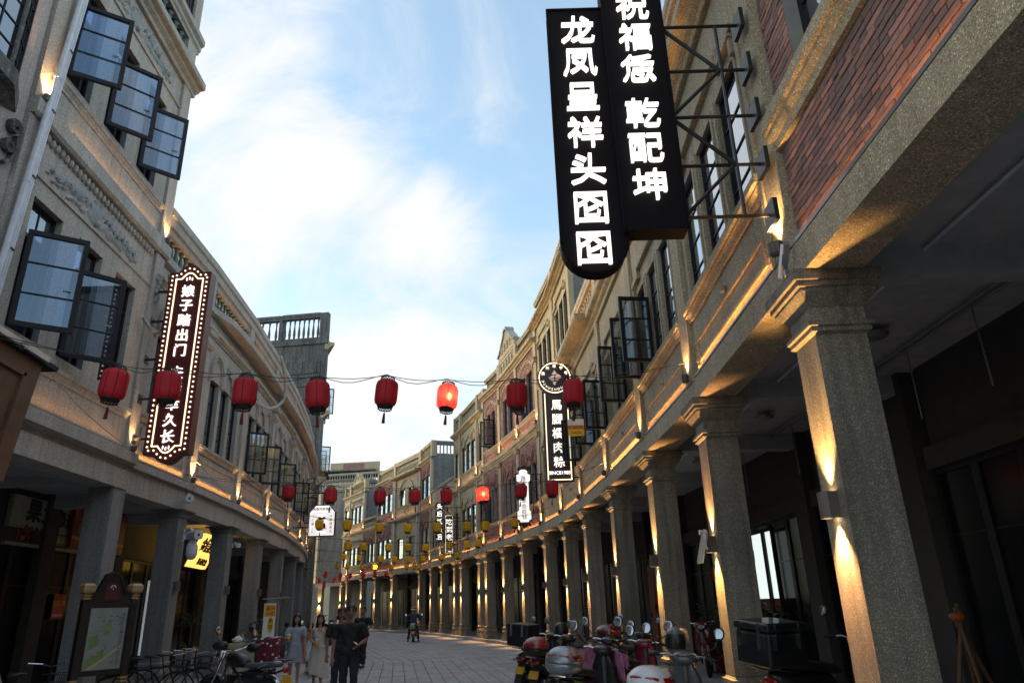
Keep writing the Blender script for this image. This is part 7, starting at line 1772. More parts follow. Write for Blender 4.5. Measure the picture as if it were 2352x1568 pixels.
for i, (ch, x, z, s) in enumerate((('泉州', 0, 1.72, .14), ('小吃', 0, 1.57, .14), ('茶', .04, 1.38, .13), ('饮', .04, 1.22, .13), ('冰', -.1, .85, .15), ('粉', -.1, .66, .15), ('四', .08, .9, .1), ('果', .08, .78, .1), ('汤', .08, .66, .1), ('元', .0, .4, .14))): char_part(bn, ch, x, -.016, z, s, 'poster_red' if z > 1.5 else 'ink_dark', .008, .006)
m = MB(); m.tube([(0, .03, .02), (0, .03, 2.0)], .012, 6); m.tube([(-.22, .03, .02), (.22, .03, .02)], .018, 6); m.tube([(-.25, 0, 1.97), (.55, -.05, 2.0)], .012, 6); put('stand', m.mesh('stand', 'steel_grey'), bn)
ct = empty('counter', (-7.0, 26.0, 0), .2, 'orange wooden counter with dark bottles on top, behind the two women', 'counter')
m = MB(); m.box(WORLDF, -.38, .38, -.25, .25, .0, 1.0); m.box(WORLDF, -.42, .42, -.29, .29, 1.0, 1.05); put('cabinet', m.mesh('cabinet', 'wood_orange'), ct)
for i in range(4):
    t = empty('bottle', (-7.25 + i * .15, 26.0 + .05 * math.sin(i * 3), 1.05), 0, 'small dark bottle on the orange counter, %s from the left' % ('first', 'second', 'third', 'fourth')[i], 'bottle', 'bottles on the orange counter')
    m = MB(); m.lathe((0, 0, 0), [(.03, 0), (.035, .02), (.035, .14), (.014, .19), (.014, .24), (0, .242)], 10); put('glass', m.mesh('glass', 'bottle_glass', smooth=True), t)
# ---- things glimpsed inside the arcades
plain('door_red', (.20, .035, .015), rough=.4); plain('shelf_white', (.5, .5, .5), rough=.6)
glow('shop_cool', (.80, .88, .92), .13)
dr = empty('wooden_door', (4.4, 23.8, .13), 0, 'red-brown wooden double door inside the right arcade, behind the parked scooters', 'door')
_a, _b = RF[4].p(1.6, -2.8, 0), RF[4].p(3.9, -2.8, 0); Fd = Fr((_a.x, _a.y), (_b.x, _b.y))
for k in range(2):
    m = MB(); m.box(Fd, .2 + k * .95, 1.12 + k * .95, -.02, .05, .14, 2.9); o_ = m.build('door_leaf', 'door_red', dr)
    for z0, z1 in ((.3, 1.1), (1.25, 2.7)): m = MB(); m.box(Fd, .34 + k * .95, .98 + k * .95, .05, .075, z0, z1); m.build('door_panel', 'door_red', o_, org=WPOS[dr.name])
    m = MB(); m.tube([Fd.p(1.05 if k == 0 else 1.27, .1, 1.0), Fd.p(1.05 if k == 0 else 1.27, .1, 1.5)], .018, 6); m.build('handle', 'chrome', o_, org=WPOS[dr.name])
for (x, y, z, lb) in ((4.6, 17.3, 2.15, 'small red paper lantern hanging inside, behind the second right column'),):
    t = empty('red_lantern', (x, y, z), 0, lb, 'lantern'); body, ribm, top, bot, tas, bl = lantern_meshes('red', .13, .30)
    put('shade', body, t); put('top_rim', top, t); put('bottom_rim', bot, t); put('tassel', tas, t); m = MB(); m.tube([(0, 0, .2), (0, 0, 4.44 - z)], .006, 4); put('cord', m.mesh('cord', 'cable_dark'), t)
pn = poster(FA, LA_ - 1.1, -2.80, 2.45, .42, .75, 'pale pink printed notice on the glass, far right under the near arcade', [], base='pink_paper') if 'pink_paper' in MATS else (plain('pink_paper', (.45, .27, .24), rough=.7, var=.35, scale=9), poster(FA, LA_ - 1.1, -2.80, 2.45, .42, .75, 'pale pink printed notice on the glass, far right under the near arcade', [], base='pink_paper'))[1]
# conduits and dead lamps under the right arcade, notices on the shop doors
for k, (F_, L_, bh_) in enumerate(((FA, LA_, bA), (RF[0], RF[0].L, bB), (RF[1], RF[1].L, bB), (RF[2], RF[2].L, bB))):
    zc_ = 4.40
    for nn in (-2.3, -2.2, -1.1): m = MB(); m.tube([F_.p(.15, nn, zc_ - .03), F_.p(L_ - .15, nn, zc_ - .03)], .018, 6); m.build('conduit', 'pvc_white' if nn == -1.1 else 'steel_grey', bh_)
    m = MB(); m.lathe(F_.p(L_ * .5, -1.6, zc_ - .09), [(.0, 0), (.14, .01), (.16, .05), (.1, .08)], 16); m.build('ceiling_lamp', 'lamp_off', bh_)
    for q in range(2): m = MB(); m.tube([F_.p(L_ * (.3 + .35 * q), -2.25, zc_ - .03), F_.p(L_ * (.3 + .35 * q), -2.25, 3.5)], .009, 5); m.build('hanging_rod', 'steel_grey', bh_)
for k, (i_, u_, z_, w_, h_, mt_, lb_) in enumerate(((0, 1.0, 1.75, .34, .46, 'pink_paper', 'faded pink notice on a dark shop door, left of the near right column'), (1, 2.2, 1.7, .30, .42, 'poster_red', 'red notice on a shop door between the second and third right columns'), (3, 1.4, 1.8, .3, .4, 'print_white', 'white notice on a shop door behind the fourth right column'), (5, 1.6, 1.75, .34, .44, 'poster_red', 'red notice on a shop door behind the sixth right column'), (13, 1.2, 1.9, .4, .5, 'print_white', 'white notice on a far shop door, under the low tan house'))):
    poster(RF[i_], u_, -2.86, z_, w_, h_, lb_, [], base=mt_)
# lit shop on the left, its red ribbon decoration and shelves
ls = empty('shop_interior', (-10.5, 21.9, 0), 0, 'dim lit shop with white shelves, between the square pillar and the first capped column', 'shop window')
m = MB(); m.box(FL_, 13.3, 13.75, -2.84, -2.8, .6, 2.55); m.build('lit_panel', 'shop_cool', ls); m = MB(); m.box(FL_, 13.95, 14.5, -2.84, -2.8, .6, 2.55); m.build('lit_panel', 'shop_cool', ls)
for k in range(7): m = MB(); m.box(FL_, 13.98, 14.48, -2.8, -2.7, .6 + k * .22, .62 + k * .22); m.build('shelf', 'shelf_white', ls)
for k in range(24):
    m = MB(); u, z = 14.02 + R.random() * .4, .62 + R.randrange(6) * .22; m.box(FL_, u, u + R.uniform(.03, .07), -2.79, -2.72, z, z + R.uniform(.06, .16)); m.build('goods', R.choice(('print_white', 'print_yellow', 'poster_red', 'blue_plastic', 'print_green')), ls)
rb = empty('red_ribbon', (-10.2, 21.2, 1.4), 0, 'long red cloth ribbon with a rosette hanging in the left arcade', 'ribbon')
m = MB(); m.loft([[FL_.p(13.25 + .10 * math.sin(z * 3) + du, -2.55 + dn, z) for du, dn in ((-.09, 0), (0, .03), (.09, 0), (0, -.02))] for z in (1.05, 1.25, 1.5, 1.75, 2.0, 2.2)]); m.build('ribbon', 'poster_red', rb, smooth=True)
m = MB(); m.ball(FL_.p(13.2, -2.5, 1.35), .16, .1, .22, 12, 8); m.build('rosette', 'poster_red', rb, smooth=True)
# sheeted scooter, lower left corner
sc_ = empty('covered_scooter', (-6.05, 8.05, 0), 0, 'scooter under a pale grey rain sheet, cut by the lower left edge', 'scooter')
m = MB(); rr = random.Random(9); m.loft([[Vector((p.x * 1.0, p.y * (1 + .08 * math.sin(p.z * 20 + p.x * 9)), max(0.05, p.z + .02 * math.sin(p.y * 30)))) for p in ring(a, .42 * hh, w, .42 * hh, 18, 2.6)] for a, w, hh in ((-.8, .1, .9), (-.75, .22, 1.15), (-.4, .27, 1.1), (0, .28, 1.05), (.3, .34, 1.3), (.42, .36, 1.42), (.55, .26, 1.3), (.8, .16, .8), (.9, .06, .5))]); o_ = put('rain_sheet', m.mesh('rain_sheet', 'paint_silver'), sc_)
for xx in (.62, -.58): wheel(sc_, xx, .215, .1)
sc_.rotation_euler = (0, 0, rad(75))
# ---- folded stand of wooden poles, plastic bag on the lamp, cameras
ps = empty('pole_stand', (5.0, 8.75, .13), 0, 'bundle of bare wooden poles leaning together under the near right arcade', 'pole stand')
for a, b in (((-.35, -.1, 0), (.05, .0, 1.25)), ((.0, -.25, 0), (.0, .02, 1.3)), ((.14, .2, 0), (.02, .0, 1.35)), ((.4, .0, 0), (-.05, .0, 1.2))): m = MB(); m.tube([a, b], .022, 7); put('pole', m.mesh('pole', 'wood_pole'), ps)
m = MB(); m.ball((.0, .0, 1.2), .1, .07, .06, 10, 6); put('tie_cloth', m.mesh('tie_cloth', 'board_orange', smooth=True), ps)
pg = empty('plastic_bag', (2.44, 9.45, 2.2), 0, 'torn white plastic bag tied around the lamp on the second right column', 'plastic bag')
rr = random.Random(2); m = MB()
m.loft([[Vector((-.07 - .03 * f + .04 * math.sin(q), (-.16 + .3 * f) + .05 * math.cos(q), .2 - .34 * f + .03 * math.sin(q * 2) + rr.uniform(-.01, .01))) for q in [2 * PI * j / 10 for j in range(10)]] for f in [i / 6 for i in range(7)]]); put('film', m.mesh('film', 'print_white'), pg)
m = MB(); m.tube([(-.08, -.18, .2), (-.1, .0, .23), (-.05, .2, .2)], .012, 5); m.tube([(-.08, -.18, .2), (-.1, -.24, .1), (-.09, -.26, -.02)], .012, 5); put('knot', m.mesh('knot', 'print_white'), pg)
def cctv(p, rz, label, dome=False):
    t = empty('security_camera', p, rz, label, 'security camera')
    m = MB(); m.box(WORLDF, -.03, .03, .0, .04, -.06, .06); m.tube([(0, 0.02, .03), (0, -.12, .06), (0, -.16, .02)], .018, 7); put('bracket', m.mesh('bracket', 'pvc_white'), t)
    m = MB(); m.loft([ring(a, -.03, b, b, 12, 3) for a, b in ((-.1, .03), (-.095, .05), (.1, .055), (.13, .06), (.13, .045))]); me = m.mesh('housing', 'pvc_white', smooth=False)
    for v in me.vertices: v.co = Vector((v.co.y, -v.co.x - .2, v.co.z))
    put('housing', me, t); m = MB(); m.ball((0, -.32, -.03), .035, .012, .035, 10, 6); put('lens', m.mesh('lens', 'plastic_black', smooth=True), t)
    if dome: m = MB(); m.lathe((0, -.2, -.26), [(.0, -.07), (.05, -.05), (.07, 0), (.07, .1), (.05, .14), (.02, .2)], 14); put('dome', m.mesh('dome', 'pvc_white', smooth=True), t)
    else:
        m = MB(); m.tube([(-.04, -.1, .03), (-.06, -.1, .2)], .005, 4); m.tube([(.04, -.1, .03), (.06, -.1, .2)], .005, 4); put('aerial', m.mesh('aerial', 'cable_dark'), t)
    return t
cctv((-7.25, 15.9, 3.25), .9, 'large white security camera with a dome head on an arm, on the second left column', True).scale = (1.7, 1.7, 1.7)
cctv((-7.28, 15.85, 4.0), .5, 'small white security camera with two aerials, on the beam over the second left column').scale = (1.4, 1.4, 1.4)
cctv((-7.55, 19.4, 3.3), .8, 'small white security camera at the capital of the third left column')
jb = empty('cable_trunking', (2.33, 5.42, 4.28), 0, 'slanted grey cable trunking piece on the near beam corner, below the big black sign', 'cable trunking')
m = MB(); m.box(WORLDF, -.03, .03, -.13, .16, -.02, .03); me = m.mesh('cover', 'paint_silver'); o_ = put('cover', me, jb); o_.rotation_euler = (rad(-52), 0, 0)
m = MB(); m.box(WORLDF, -.02, .02, -.02, .02, -.16, -.10); put('clip', m.mesh('clip', 'steel_grey'), jb)

# ================================================================== people
plain('skin', (.40, .23, .16), rough=.5, var=.05); plain('skin_tan', (.27, .14, .09), rough=.5, var=.05); plain('hair_black', (.010, .008, .008), rough=.4); plain('eye_dark', (.015, .01, .01), rough=.2); plain('lip', (.28, .07, .06), rough=.4)
plain('shirt_blue', (.30, .34, .40), rough=.85, bump=.15); plain('shorts_blue', (.27, .30, .37), rough=.85); plain('dress_cream', (.50, .46, .40), rough=.85, bump=.15, var=.08); plain('polo_black', (.012, .011, .012), rough=.8); plain('jeans_dark', (.018, .02, .032), rough=.85); plain('jacket_navy', (.022, .026, .045), rough=.7); plain('shoe_black', (.02, .018, .016), rough=.5); plain('shoe_white', (.5, .5, .5), rough=.6); plain('trousers_khaki', (.22, .17, .13), rough=.85); plain('juice', (.75, .28, .02), rough=.2, coat=.5); plain('bag_dark', (.03, .028, .03), rough=.6)
def skin_mesh(verts, edges, name, mat, sub=2, root=0):
    """grow a smooth surface round a chain of joints: verts = [(co, rx, ry)]"""
    me = bpy.data.meshes.new(name); me.from_pydata([v[0] for v in verts], edges, [])
    o = bpy.data.objects.new(name, me); COL.objects.link(o)
    sk = o.modifiers.new('skin', 'SKIN'); sk.use_smooth_shade = True; sk.branch_smoothing = .6
    lay = me.skin_vertices[0].data if me.skin_vertices else None
    if lay is None:
        bm = bmesh.new(); bm.from_mesh(me); bm.verts.layers.skin.verify(); bm.to_mesh(me); bm.free(); lay = me.skin_vertices[0].data
    for i, v in enumerate(verts): lay[i].radius = (v[1], v[2]); lay[i].use_root = (i == root)
    if sub: s_ = o.modifiers.new('sub', 'SUBSURF'); s_.levels = sub
    bpy.context.view_layer.update()
    r = bpy.data.meshes.new_from_object(o.evaluated_get(bpy.context.evaluated_depsgraph_get()))
    r.name = name; r.materials.clear(); r.materials.append(MATS[mat]); bpy.data.objects.remove(o); bpy.data.meshes.remove(me)
    r.polygons.foreach_set('use_smooth', [True] * len(r.polygons))
    return r
def person(x, y, rz, h, label, pose, outfit, skin='skin', hair='short', z0=0.0, glasses=False, female=False):
    """faces local +x; joints in units of body height"""
    t = empty('person', (x, y, z0), rz, label, 'person')
    S = h; sw = .108 if female else .128; J = dict(pelvis=(0, 0, .52), waist=(.0, 0, .60), chest=(.0, 0, .72), neck=(-.005, 0, .825), skull=(.005, 0, .87),
             shL=(0, sw, .80), shR=(0, -sw, .80), elL=(-.01, sw + .03, .63), elR=(-.01, -sw - .03, .63), wrL=(.03, sw + .035, .485), wrR=(.03, -sw - .035, .485),
             hiL=(0, .052, .50), hiR=(0, -.052, .50), knL=(.01, .055, .285), knR=(.01, -.055, .285), anL=(0, .055, .045), anR=(0, -.055, .045), toL=(.085, .062, .018), toR=(.085, -.062, .018))
    J.update(pose)
    V = lambda k: Vector(J[k]) * S
    f = .9 if female else 1.0
    vs, es, ix = [], [], {}
    def add(k, co, r, r2=None): ix[k] = len(vs); vs.append((tuple(co), r * S, (r2 or r) * S))
    add('pelvis', V('pelvis'), .085 * f, .068); add('waist', V('waist'), .078 * f, .058); add('chest', V('chest'), .093 * f, .064); add('neckb', V('neck') - Vector((0, 0, .02 * S)), .04 * f, .04); add('neck', V('neck'), .03 * f); add('skull', V('skull'), .032)
    es += [(0, 1), (1, 2), (2, 3), (3, 4), (4, 5)]
    for s in 'LR':
        sg_ = 1 if s == 'L' else -1
        add('sh' + s, V('sh' + s), .038 * f); add('el' + s, V('el' + s), .026 * f); add('wr' + s, V('wr' + s), .017 * f)
        es += [(ix['chest'], ix['sh' + s]), (ix['sh' + s], ix['el' + s]), (ix['el' + s], ix['wr' + s])]
        d = (V('wr' + s) - V('el' + s)).normalized(); side = Vector((0, 0, 1)).cross(d); side = side.normalized() if side.length > .2 else Vector((1, 0, 0)); 
        pm = V('wr' + s) + d * .045 * S; add('pm' + s, pm, .021 * f, .012); es.append((ix['wr' + s], ix['pm' + s]))
        nrm = d.cross(side)
        for k in range(4):
            b0 = pm + side * (k - 1.5) * .011 * S + d * .012 * S; ln = (.034, .04, .037, .028)[k] * S
            p1 = b0 + d * ln * .6 + nrm * -.004 * S; p2 = p1 + (d * .6 - nrm * .45) * ln * .7
            add('f%d%s' % (k, s), b0, .0055); add('g%d%s' % (k, s), p1, .005); add('h%d%s' % (k, s), p2, .004)
            es += [(ix['pm' + s], ix['f%d%s' % (k, s)]), (ix['f%d%s' % (k, s)], ix['g%d%s' % (k, s)]), (ix['g%d%s' % (k, s)], ix['h%d%s' % (k, s)])]
        add('t1' + s, V('wr' + s) + d * .02 * S + side * .018 * S, .006); add('t2' + s, V('wr' + s) + d * .048 * S + side * .03 * S, .005); es += [(ix['wr' + s], ix['t1' + s]), (ix['t1' + s], ix['t2' + s])]
        add('hi' + s, V('hi' + s), .062 * f, .062); add('kn' + s, V('kn' + s), .036 * f); k2 = V('kn' + s).lerp(V('an' + s), .3); add('cf' + s, k2 + Vector((-.008 * S, 0, 0)), .034 * f); add('an' + s, V('an' + s), .021 * f); add('to' + s, V('to' + s), .022, .016)
        es += [(0, ix['hi' + s]), (ix['hi' + s], ix['kn' + s]), (ix['kn' + s], ix['cf' + s]), (ix['cf' + s], ix['an' + s]), (ix['an' + s], ix['to' + s])]
    body = skin_mesh(vs, es, 'body', skin, 2)
    # head joined to the same mesh and fused
    hc = V('skull') + Vector((.008, 0, .062)) * S
    HB = MB()
    rg = []
    for i in range(1, 14):
        th = PI * i / 14; zz = -math.cos(th)
        w = math.sin(th) ** .8; jaw = 1 - .28 * max(0, -zz) ** 1.3
        rg.append([Vector((hc.x + S * (.056 * w * (math.cos(a)) * (1 if math.cos(a) < 0 else jaw * 1.02) + (.006 if zz < -.3 and math.cos(a) > .3 else 0)), hc.y + S * .046 * w * jaw * math.sin(a), hc.z + S * .068 * zz)) for a in [2 * PI * j / 20 for j in range(20)]])
    HB.loft(rg)
    HB.loft([[hc + Vector((dx, dy, dz)) * S for dx, dy, dz in ((x_, -w_, z_), (x_ + p_, 0, z_), (x_, w_, z_), (x_ - .03, 0, z_))] for x_, w_, z_, p_ in ((.045, .006, .012, .008), (.047, .009, -.006, .016), (.048, .013, -.018, .02), (.045, .008, -.024, .01))])
    for sy in (-1, 1): HB.ball(hc + Vector((-.004, sy * .046, -.004)) * S, .012 * S, .007 * S, .018 * S, 8, 6)
    bm = bmesh.new(); bm.from_mesh(body); hm = HB.mesh('tmp', skin); bm.from_mesh(hm); bm.to_mesh(body); bm.free(); bpy.data.meshes.remove(hm)
    o = bpy.data.objects.new('tmp_body', body); COL.objects.link(o); rm = o.modifiers.new('fuse', 'REMESH'); rm.mode = 'VOXEL'; rm.voxel_size = .0085; sm = o.modifiers.new('soft', 'SMOOTH'); sm.iterations = 2
    bpy.context.view_layer.update(); bd = bpy.data.meshes.new_from_object(o.evaluated_get(bpy.context.evaluated_depsgraph_get())); bpy.data.objects.remove(o); bpy.data.meshes.remove(body)
    bd.name = 'body'; bd.materials.clear(); bd.materials.append(MATS[skin]); bd.polygons.foreach_set('use_smooth', [True] * len(bd.polygons))
    put('body', bd, t)
    for sy in (-1, 1):
        m = MB(); m.ball(hc + Vector((.047, sy * .018, .012)) * S, .006 * S, .0095 * S, .0045 * S, 8, 6); put('eye', m.mesh('eye', 'eye_dark', smooth=True), t)
        m = MB(); m.tube([hc + Vector((.052, sy * .008, .022)) * S, hc + Vector((.051, sy * .02, .026)) * S, hc + Vector((.044, sy * .03, .021)) * S], .0022 * S, 5); put('eyebrow', m.mesh('eyebrow', 'hair_black'), t)
    m = MB(); m.ball(hc + Vector((.047, 0, -.034)) * S, .006 * S, .015 * S, .0055 * S, 10, 6); put('mouth', m.mesh('mouth', 'lip', smooth=True), t)
    if hair:
        m = MB(); rg = []
        long = hair == 'long'
        for i in range(12):
            f_ = i / 11; row_ = []
            for a in [2 * PI * j / 26 for j in range(26)]:
                front = math.cos(a) > (.35 if long else .25)
                zmin = .030 if front else ((-.20 if long else -.035) + (.035 if abs(math.sin(a)) > .9 and not long else 0))
                zz = .078 - (.078 - zmin) * f_
                w = math.sqrt(max(.04, 1 - max(0, zz / .08) ** 2)) if zz > 0 else (1.0 + (.15 if long else -.12) * min(1, -zz / .1))
                row_.append(hc + Vector((.067 * w * math.cos(a) - .005 + (-.012 * min(1, max(0, -zz) / .1) if long else 0), .057 * w * math.sin(a) * 1.02, zz + .004)) * S)
            rg.append(row_)
        m.loft(rg, cap=True); put('hair', m.mesh('hair', 'hair_black', smooth=True), t)
    if glasses:
        m = MB()
        for sy in (-1, 1): m.tube([hc + Vector((.056, sy * .02 + .014 * math.cos(k * PI / 5), .011 + .010 * math.sin(k * PI / 5))) * S for k in range(11)], .0016 * S, 4); m.tube([hc + Vector((.055, sy * .034, .014)) * S, hc + Vector((0, sy * .05, .008)) * S], .0014 * S, 4)
        put('glasses', m.mesh('glasses', 'eye_dark'), t)
    bones = [('torso', V('pelvis'), V('waist'), .08), ('torso', V('waist'), V('chest'), .085), ('torso', V('chest'), V('neck') - Vector((0, 0, .02)) * S, .07), ('head', V('neck'), V('skull') + Vector((0, 0, .08)) * S, .045)]
    for s in 'LR': bones += [('torso', V('chest'), V('sh' + s), .05), ('arm', V('sh' + s), V('el' + s), .033), ('fore', V('el' + s), V('wr' + s), .02), ('hand', V('wr' + s), V('wr' + s) + (V('wr' + s) - V('el' + s)).normalized() * .1 * S, .02), ('hip', V('pelvis'), V('hi' + s), .07), ('leg', V('hi' + s), V('kn' + s), .05), ('shin', V('kn' + s), V('an' + s), .03), ('foot', V('an' + s), V('to' + s), .02)]
    def which(c):
        best = (1e9, None, 0)
        for nm, a, q, r in bones:
            d = q - a; t_ = max(0, min(1, (c - a).dot(d) / d.length_squared)); e = (c - a - d * t_).length - r * S
            if e < best[0]: best = (e, nm, t_)
        return best
    def garment(name, mat, keep, out):
        """cloth shell grown off the body where keep(point, part, along) holds"""
        bd.update(); vi = {}; vv = []; ff = []
        cls = {}
        for pl in bd.polygons:
            c = pl.center
            _, nm, tt = which(c)
            if keep(c, nm, tt): ff.append(tuple(pl.vertices))
        for f_ in ff:
            for i_ in f_:
                if i_ not in vi:
                    vi[i_] = len(vv); v_ = bd.vertices[i_]; vv.append(v_.co + v_.normal * out(v_.co))
        me = bpy.data.meshes.new(name); me.from_pydata([tuple(v_) for v_ in vv], [], [tuple(vi[i_] for i_ in f_) for f_ in ff]); me.materials.append(MATS[mat]); me.polygons.foreach_set('use_smooth', [True] * len(me.polygons))
        o = put(name, me, t); sm = o.modifiers.new('soft', 'SMOOTH'); sm.iterations = 6; sd = o.modifiers.new('thick', 'SOLIDIFY'); sd.thickness = .006; sd.offset = 1
        return o
    top, bot = outfit['top'], outfit.get('bottom')
    hemz = V('pelvis').lerp(V('waist'), outfit.get('hem', .0)).z; wob = lambda c: .004 * math.sin(c.z * 38 + c.y * 23) + .004 * math.sin(c.x * 31 + c.z * 17)
    if top:
        sl = outfit.get('sleeve', .75); nz = V('neck').z - .012 * S
        def kt(c, nm, tt):
            if nm in ('torso', 'hip'): return c.z > hemz and (c.z < nz or abs(c.y) > .05 * S) and (not outfit.get('dress') or c.z < V('chest').z + .03 * S or abs(abs(c.y) - .055 * S) < .022 * S)
            return (nm == 'arm' and tt <= sl) or (nm == 'fore' and sl > 1 and tt < .95)
        garment('shirt' if not outfit.get('dress') else 'dress_top', top, kt, lambda c: (.014 if top == 'polo_black' else .012) + wob(c) + .012 * max(0, 1 - (c.z - hemz) / (.12 * S)))
        if outfit.get('collar'):
            m = MB()
            for s in (-1, 1): m.loft([[V('neck') + Vector(q) * S for q in ((.045, s * .004, -.045), (.036, s * .034, -.008), (.02, s * .046, -.012), (.046, s * .032, -.05))], [V('neck') + Vector(q) * S for q in ((.038, s * .004, -.045), (.028, s * .034, -.008), (.012, s * .046, -.012), (.038, s * .032, -.05))]])
            put('collar', m.mesh('collar', top), t)
    if bot == 'skirt' or outfit.get('dress'):
        z1 = outfit['len']; m = MB(); rg = []
        for i in range(9):
            f_ = i / 8; zc = .585 + (z1 - .585) * f_; rg.append([Vector((S * ((.066 + outfit.get('flare', .05) * f_) * (1 + .10 * f_ * math.sin(a * 7 + .6)) * math.cos(a) + outfit.get('drift', 0) * f_), S * ((.088 + outfit.get('flare', .05) * f_) * (1 + .08 * f_ * math.sin(a * 7)) * math.sin(a)), S * (zc - .05 * f_ * outfit.get('dip', 0) * math.sin(a)))) for a in [2 * PI * j / 32 for j in range(32)]])
        m.loft(rg, cap=False); put('skirt', m.mesh('skirt', outfit['bmat'], smooth=True), t)
    elif bot:
        lg = outfit.get('leg', 1); zt = V('waist').z
        garment('trousers', outfit['bmat'], lambda c, nm, tt: (nm in ('torso', 'hip') and c.z < zt) or (nm == 'leg' and (lg == 1 or tt < lg)) or (nm == 'shin' and lg == 1 and tt < .93), lambda c: .009 + wob(c) + (.012 if c.z < .2 * S else 0))
    for s in 'LR':
        a, b = V('an' + s), V('to' + s); m = MB(); d = (b - a); d.z = 0; d.normalize(); q = Vector((-d.y, d.x, 0)); zb = min(a.z - .04 * S, b.z - .013 * S)
        m.loft([[a + d * dx * S + q * w * S * math.cos(2 * PI * j / 12) + Vector((0, 0, 0)) + Vector((0, 0, zb - a.z + S * (hh * .5 + hh * .5 * math.sin(2 * PI * j / 12)))) for j in range(12)] for dx, w, hh in ((-.035, .012, .03), (-.03, .024, .05), (.0, .027, .055), (.05, .029, .04), (.09, .028, .03), (.115, .018, .022))]); put('shoe', m.mesh('shoe', outfit.get('shoe', 'shoe_black'), smooth=True), t)
    t['_J'] = 0; del t['_J']
    return t, {k: V(k) for k in J}
def face_cam(x, y, extra=0.0): return math.atan2(-y, -x) + extra
def world_pt(t, p):
    c, s = math.cos(t.rotation_euler.z), math.sin(t.rotation_euler.z); return (t.location.x + c * p.x - s * p.y, t.location.y + s * p.x + c * p.y, t.location.z + p.z)
def cup(p, label):
    t = empty('drink_cup', (p[0], p[1], p[2] - .09), 0, label, 'drink cup')
    m = MB(); m.lathe((0, 0, 0), [(.0, 0), (.03, 0), (.04, .12), (.0, .121)], 14); put('juice', m.mesh('juice', 'juice', smooth=True), t)
    m = MB(); m.lathe((0, 0, .12), [(.041, 0), (.044, .03), (.046, .035), (.03, .05), (0, .052)], 14); put('lid', m.mesh('lid', 'print_white', smooth=True), t); return t
w1, j1 = person(-5.22, 17.75, face_cam(-5.22, 17.75, .1), 1.55, 'woman in a grey-blue shirt and shorts holding an orange drink, left of the couple', dict(elR=(.0, -.145, .645), wrR=(.12, -.125, .66), knL=(.05, .055, .29), anL=(.03, .055, .05), toL=(.11, .06, .02), knR=(.0, -.055, .285), anR=(-.06, -.055, .06), toR=(.02, -.06, .02)), dict(top='shirt_blue', sleeve=.72, hem=.55, collar=True, bottom='skirt', len=.335, bmat='shorts_blue', flare=.045, shoe='shoe_white'), hair='long', female=True)
cup(world_pt(w1, j1['wrR'] + Vector((.07, .01, .03))), 'lidded cup of orange juice in the hand of the woman in grey-blue')
hb = empty('handbag', world_pt(w1, Vector((-.02, -.27, .78))), 0.3, 'dark handbag hanging at the arm of the woman in grey-blue', 'handbag'); m = MB(); m.loft([ring(a, 0, b, .14, 12, 4) for a, b in ((-.05, .09), (-.04, .12), (.04, .12), (.05, .09))]); put('bag_body', m.mesh('bag_body', 'bag_dark', smooth=True), hb); m = MB(); m.tube([(0, -.1, .12), (0, -.02, .45), (0, .1, .12)], .01, 5); put('bag_strap', m.mesh('bag_strap', 'bag_dark'), hb)
w2, j2 = person(-4.60, 17.5, face_cam(-4.6, 17.5, -.05), 1.53, 'woman in a long cream sleeveless dress holding a small orange drink, walking beside the men', dict(elR=(.0, -.135, .65), wrR=(.10, -.05, .60), elL=(.02, .155, .66), wrL=(.075, .10, .765), knL=(.04, .05, .29), anL=(.05, .05, .05), toL=(.13, .055, .02), anR=(-.05, -.055, .06), toR=(.03, -.06, .02)), dict(top='dress_cream', sleeve=0, hem=.2, dress=True, bottom='skirt', len=.16, bmat='dress_cream', flare=.075, drift=-.01, dip=1.2, shoe='shoe_white'), hair='long', female=True)
cup(world_pt(w2, j2['wrR'] + Vector((.06, .03, .02))), 'small orange drink in the hand of the woman in cream')
b2 = empty('handbag', world_pt(w2, Vector((-.08, .22, .95))), 0, 'small dark shoulder bag behind the woman in cream', 'handbag'); m = MB(); m.loft([ring(a, 0, b, .1, 12, 4) for a, b in ((-.04, .07), (-.03, .1), (.03, .1), (.04, .07))]); put('bag_body', m.mesh('bag_body', 'bag_dark', smooth=True), b2); m = MB(); m.tube([(0, -.08, .08), (.04, -.1, .3), (0, .08, .08)], .009, 5); put('bag_strap', m.mesh('bag_strap', 'bag_dark'), b2)
mn, j3 = person(-3.10, 13.9, face_cam(-3.1, 13.9, .0), 1.69, 'man in glasses, black polo shirt and dark jeans with a phone in hand', dict(elL=(-.0, .175, .645), wrL=(.11, .09, .60), elR=(-.01, -.165, .64), wrR=(.02, -.175, .49), knL=(.05, .055, .29), anL=(.03, .055, .05), toL=(.11, .06, .02), anR=(-.05, -.055, .06), toR=(.03, -.06, .02)), dict(top='polo_black', sleeve=.85, hem=-.25, collar=True, bottom='trousers', bmat='jeans_dark'), skin='skin_tan', glasses=True)
ph = empty('phone', world_pt(mn, j3['wrL'] + Vector((.10, -.05, .03))), 1.2, 'phone in the hand of the man in the black polo shirt', 'phone'); m = MB(); m.box(WORLDF, -.075, .075, -.037, .037, -.004, .004); po = put('phone_body', m.mesh('phone_body', 'plastic_black'), ph); m = MB(); m.box(WORLDF, -.07, .07, -.034, .034, .004, .006); put('screen', m.mesh('screen', 'lens_clear'), ph); ph.rotation_euler = (.3, -.35, 2.2)
person(-3.62, 15.4, face_cam(-3.6, 15.4, .15), 1.66, 'man in glasses and dark clothes walking close behind the man in the black polo', dict(anL=(-.04, .055, .06), toL=(.04, .06, .02)), dict(top='polo_black', sleeve=.8, hem=-.1, bottom='trousers', bmat='jeans_dark'), skin='skin_tan', glasses=True)
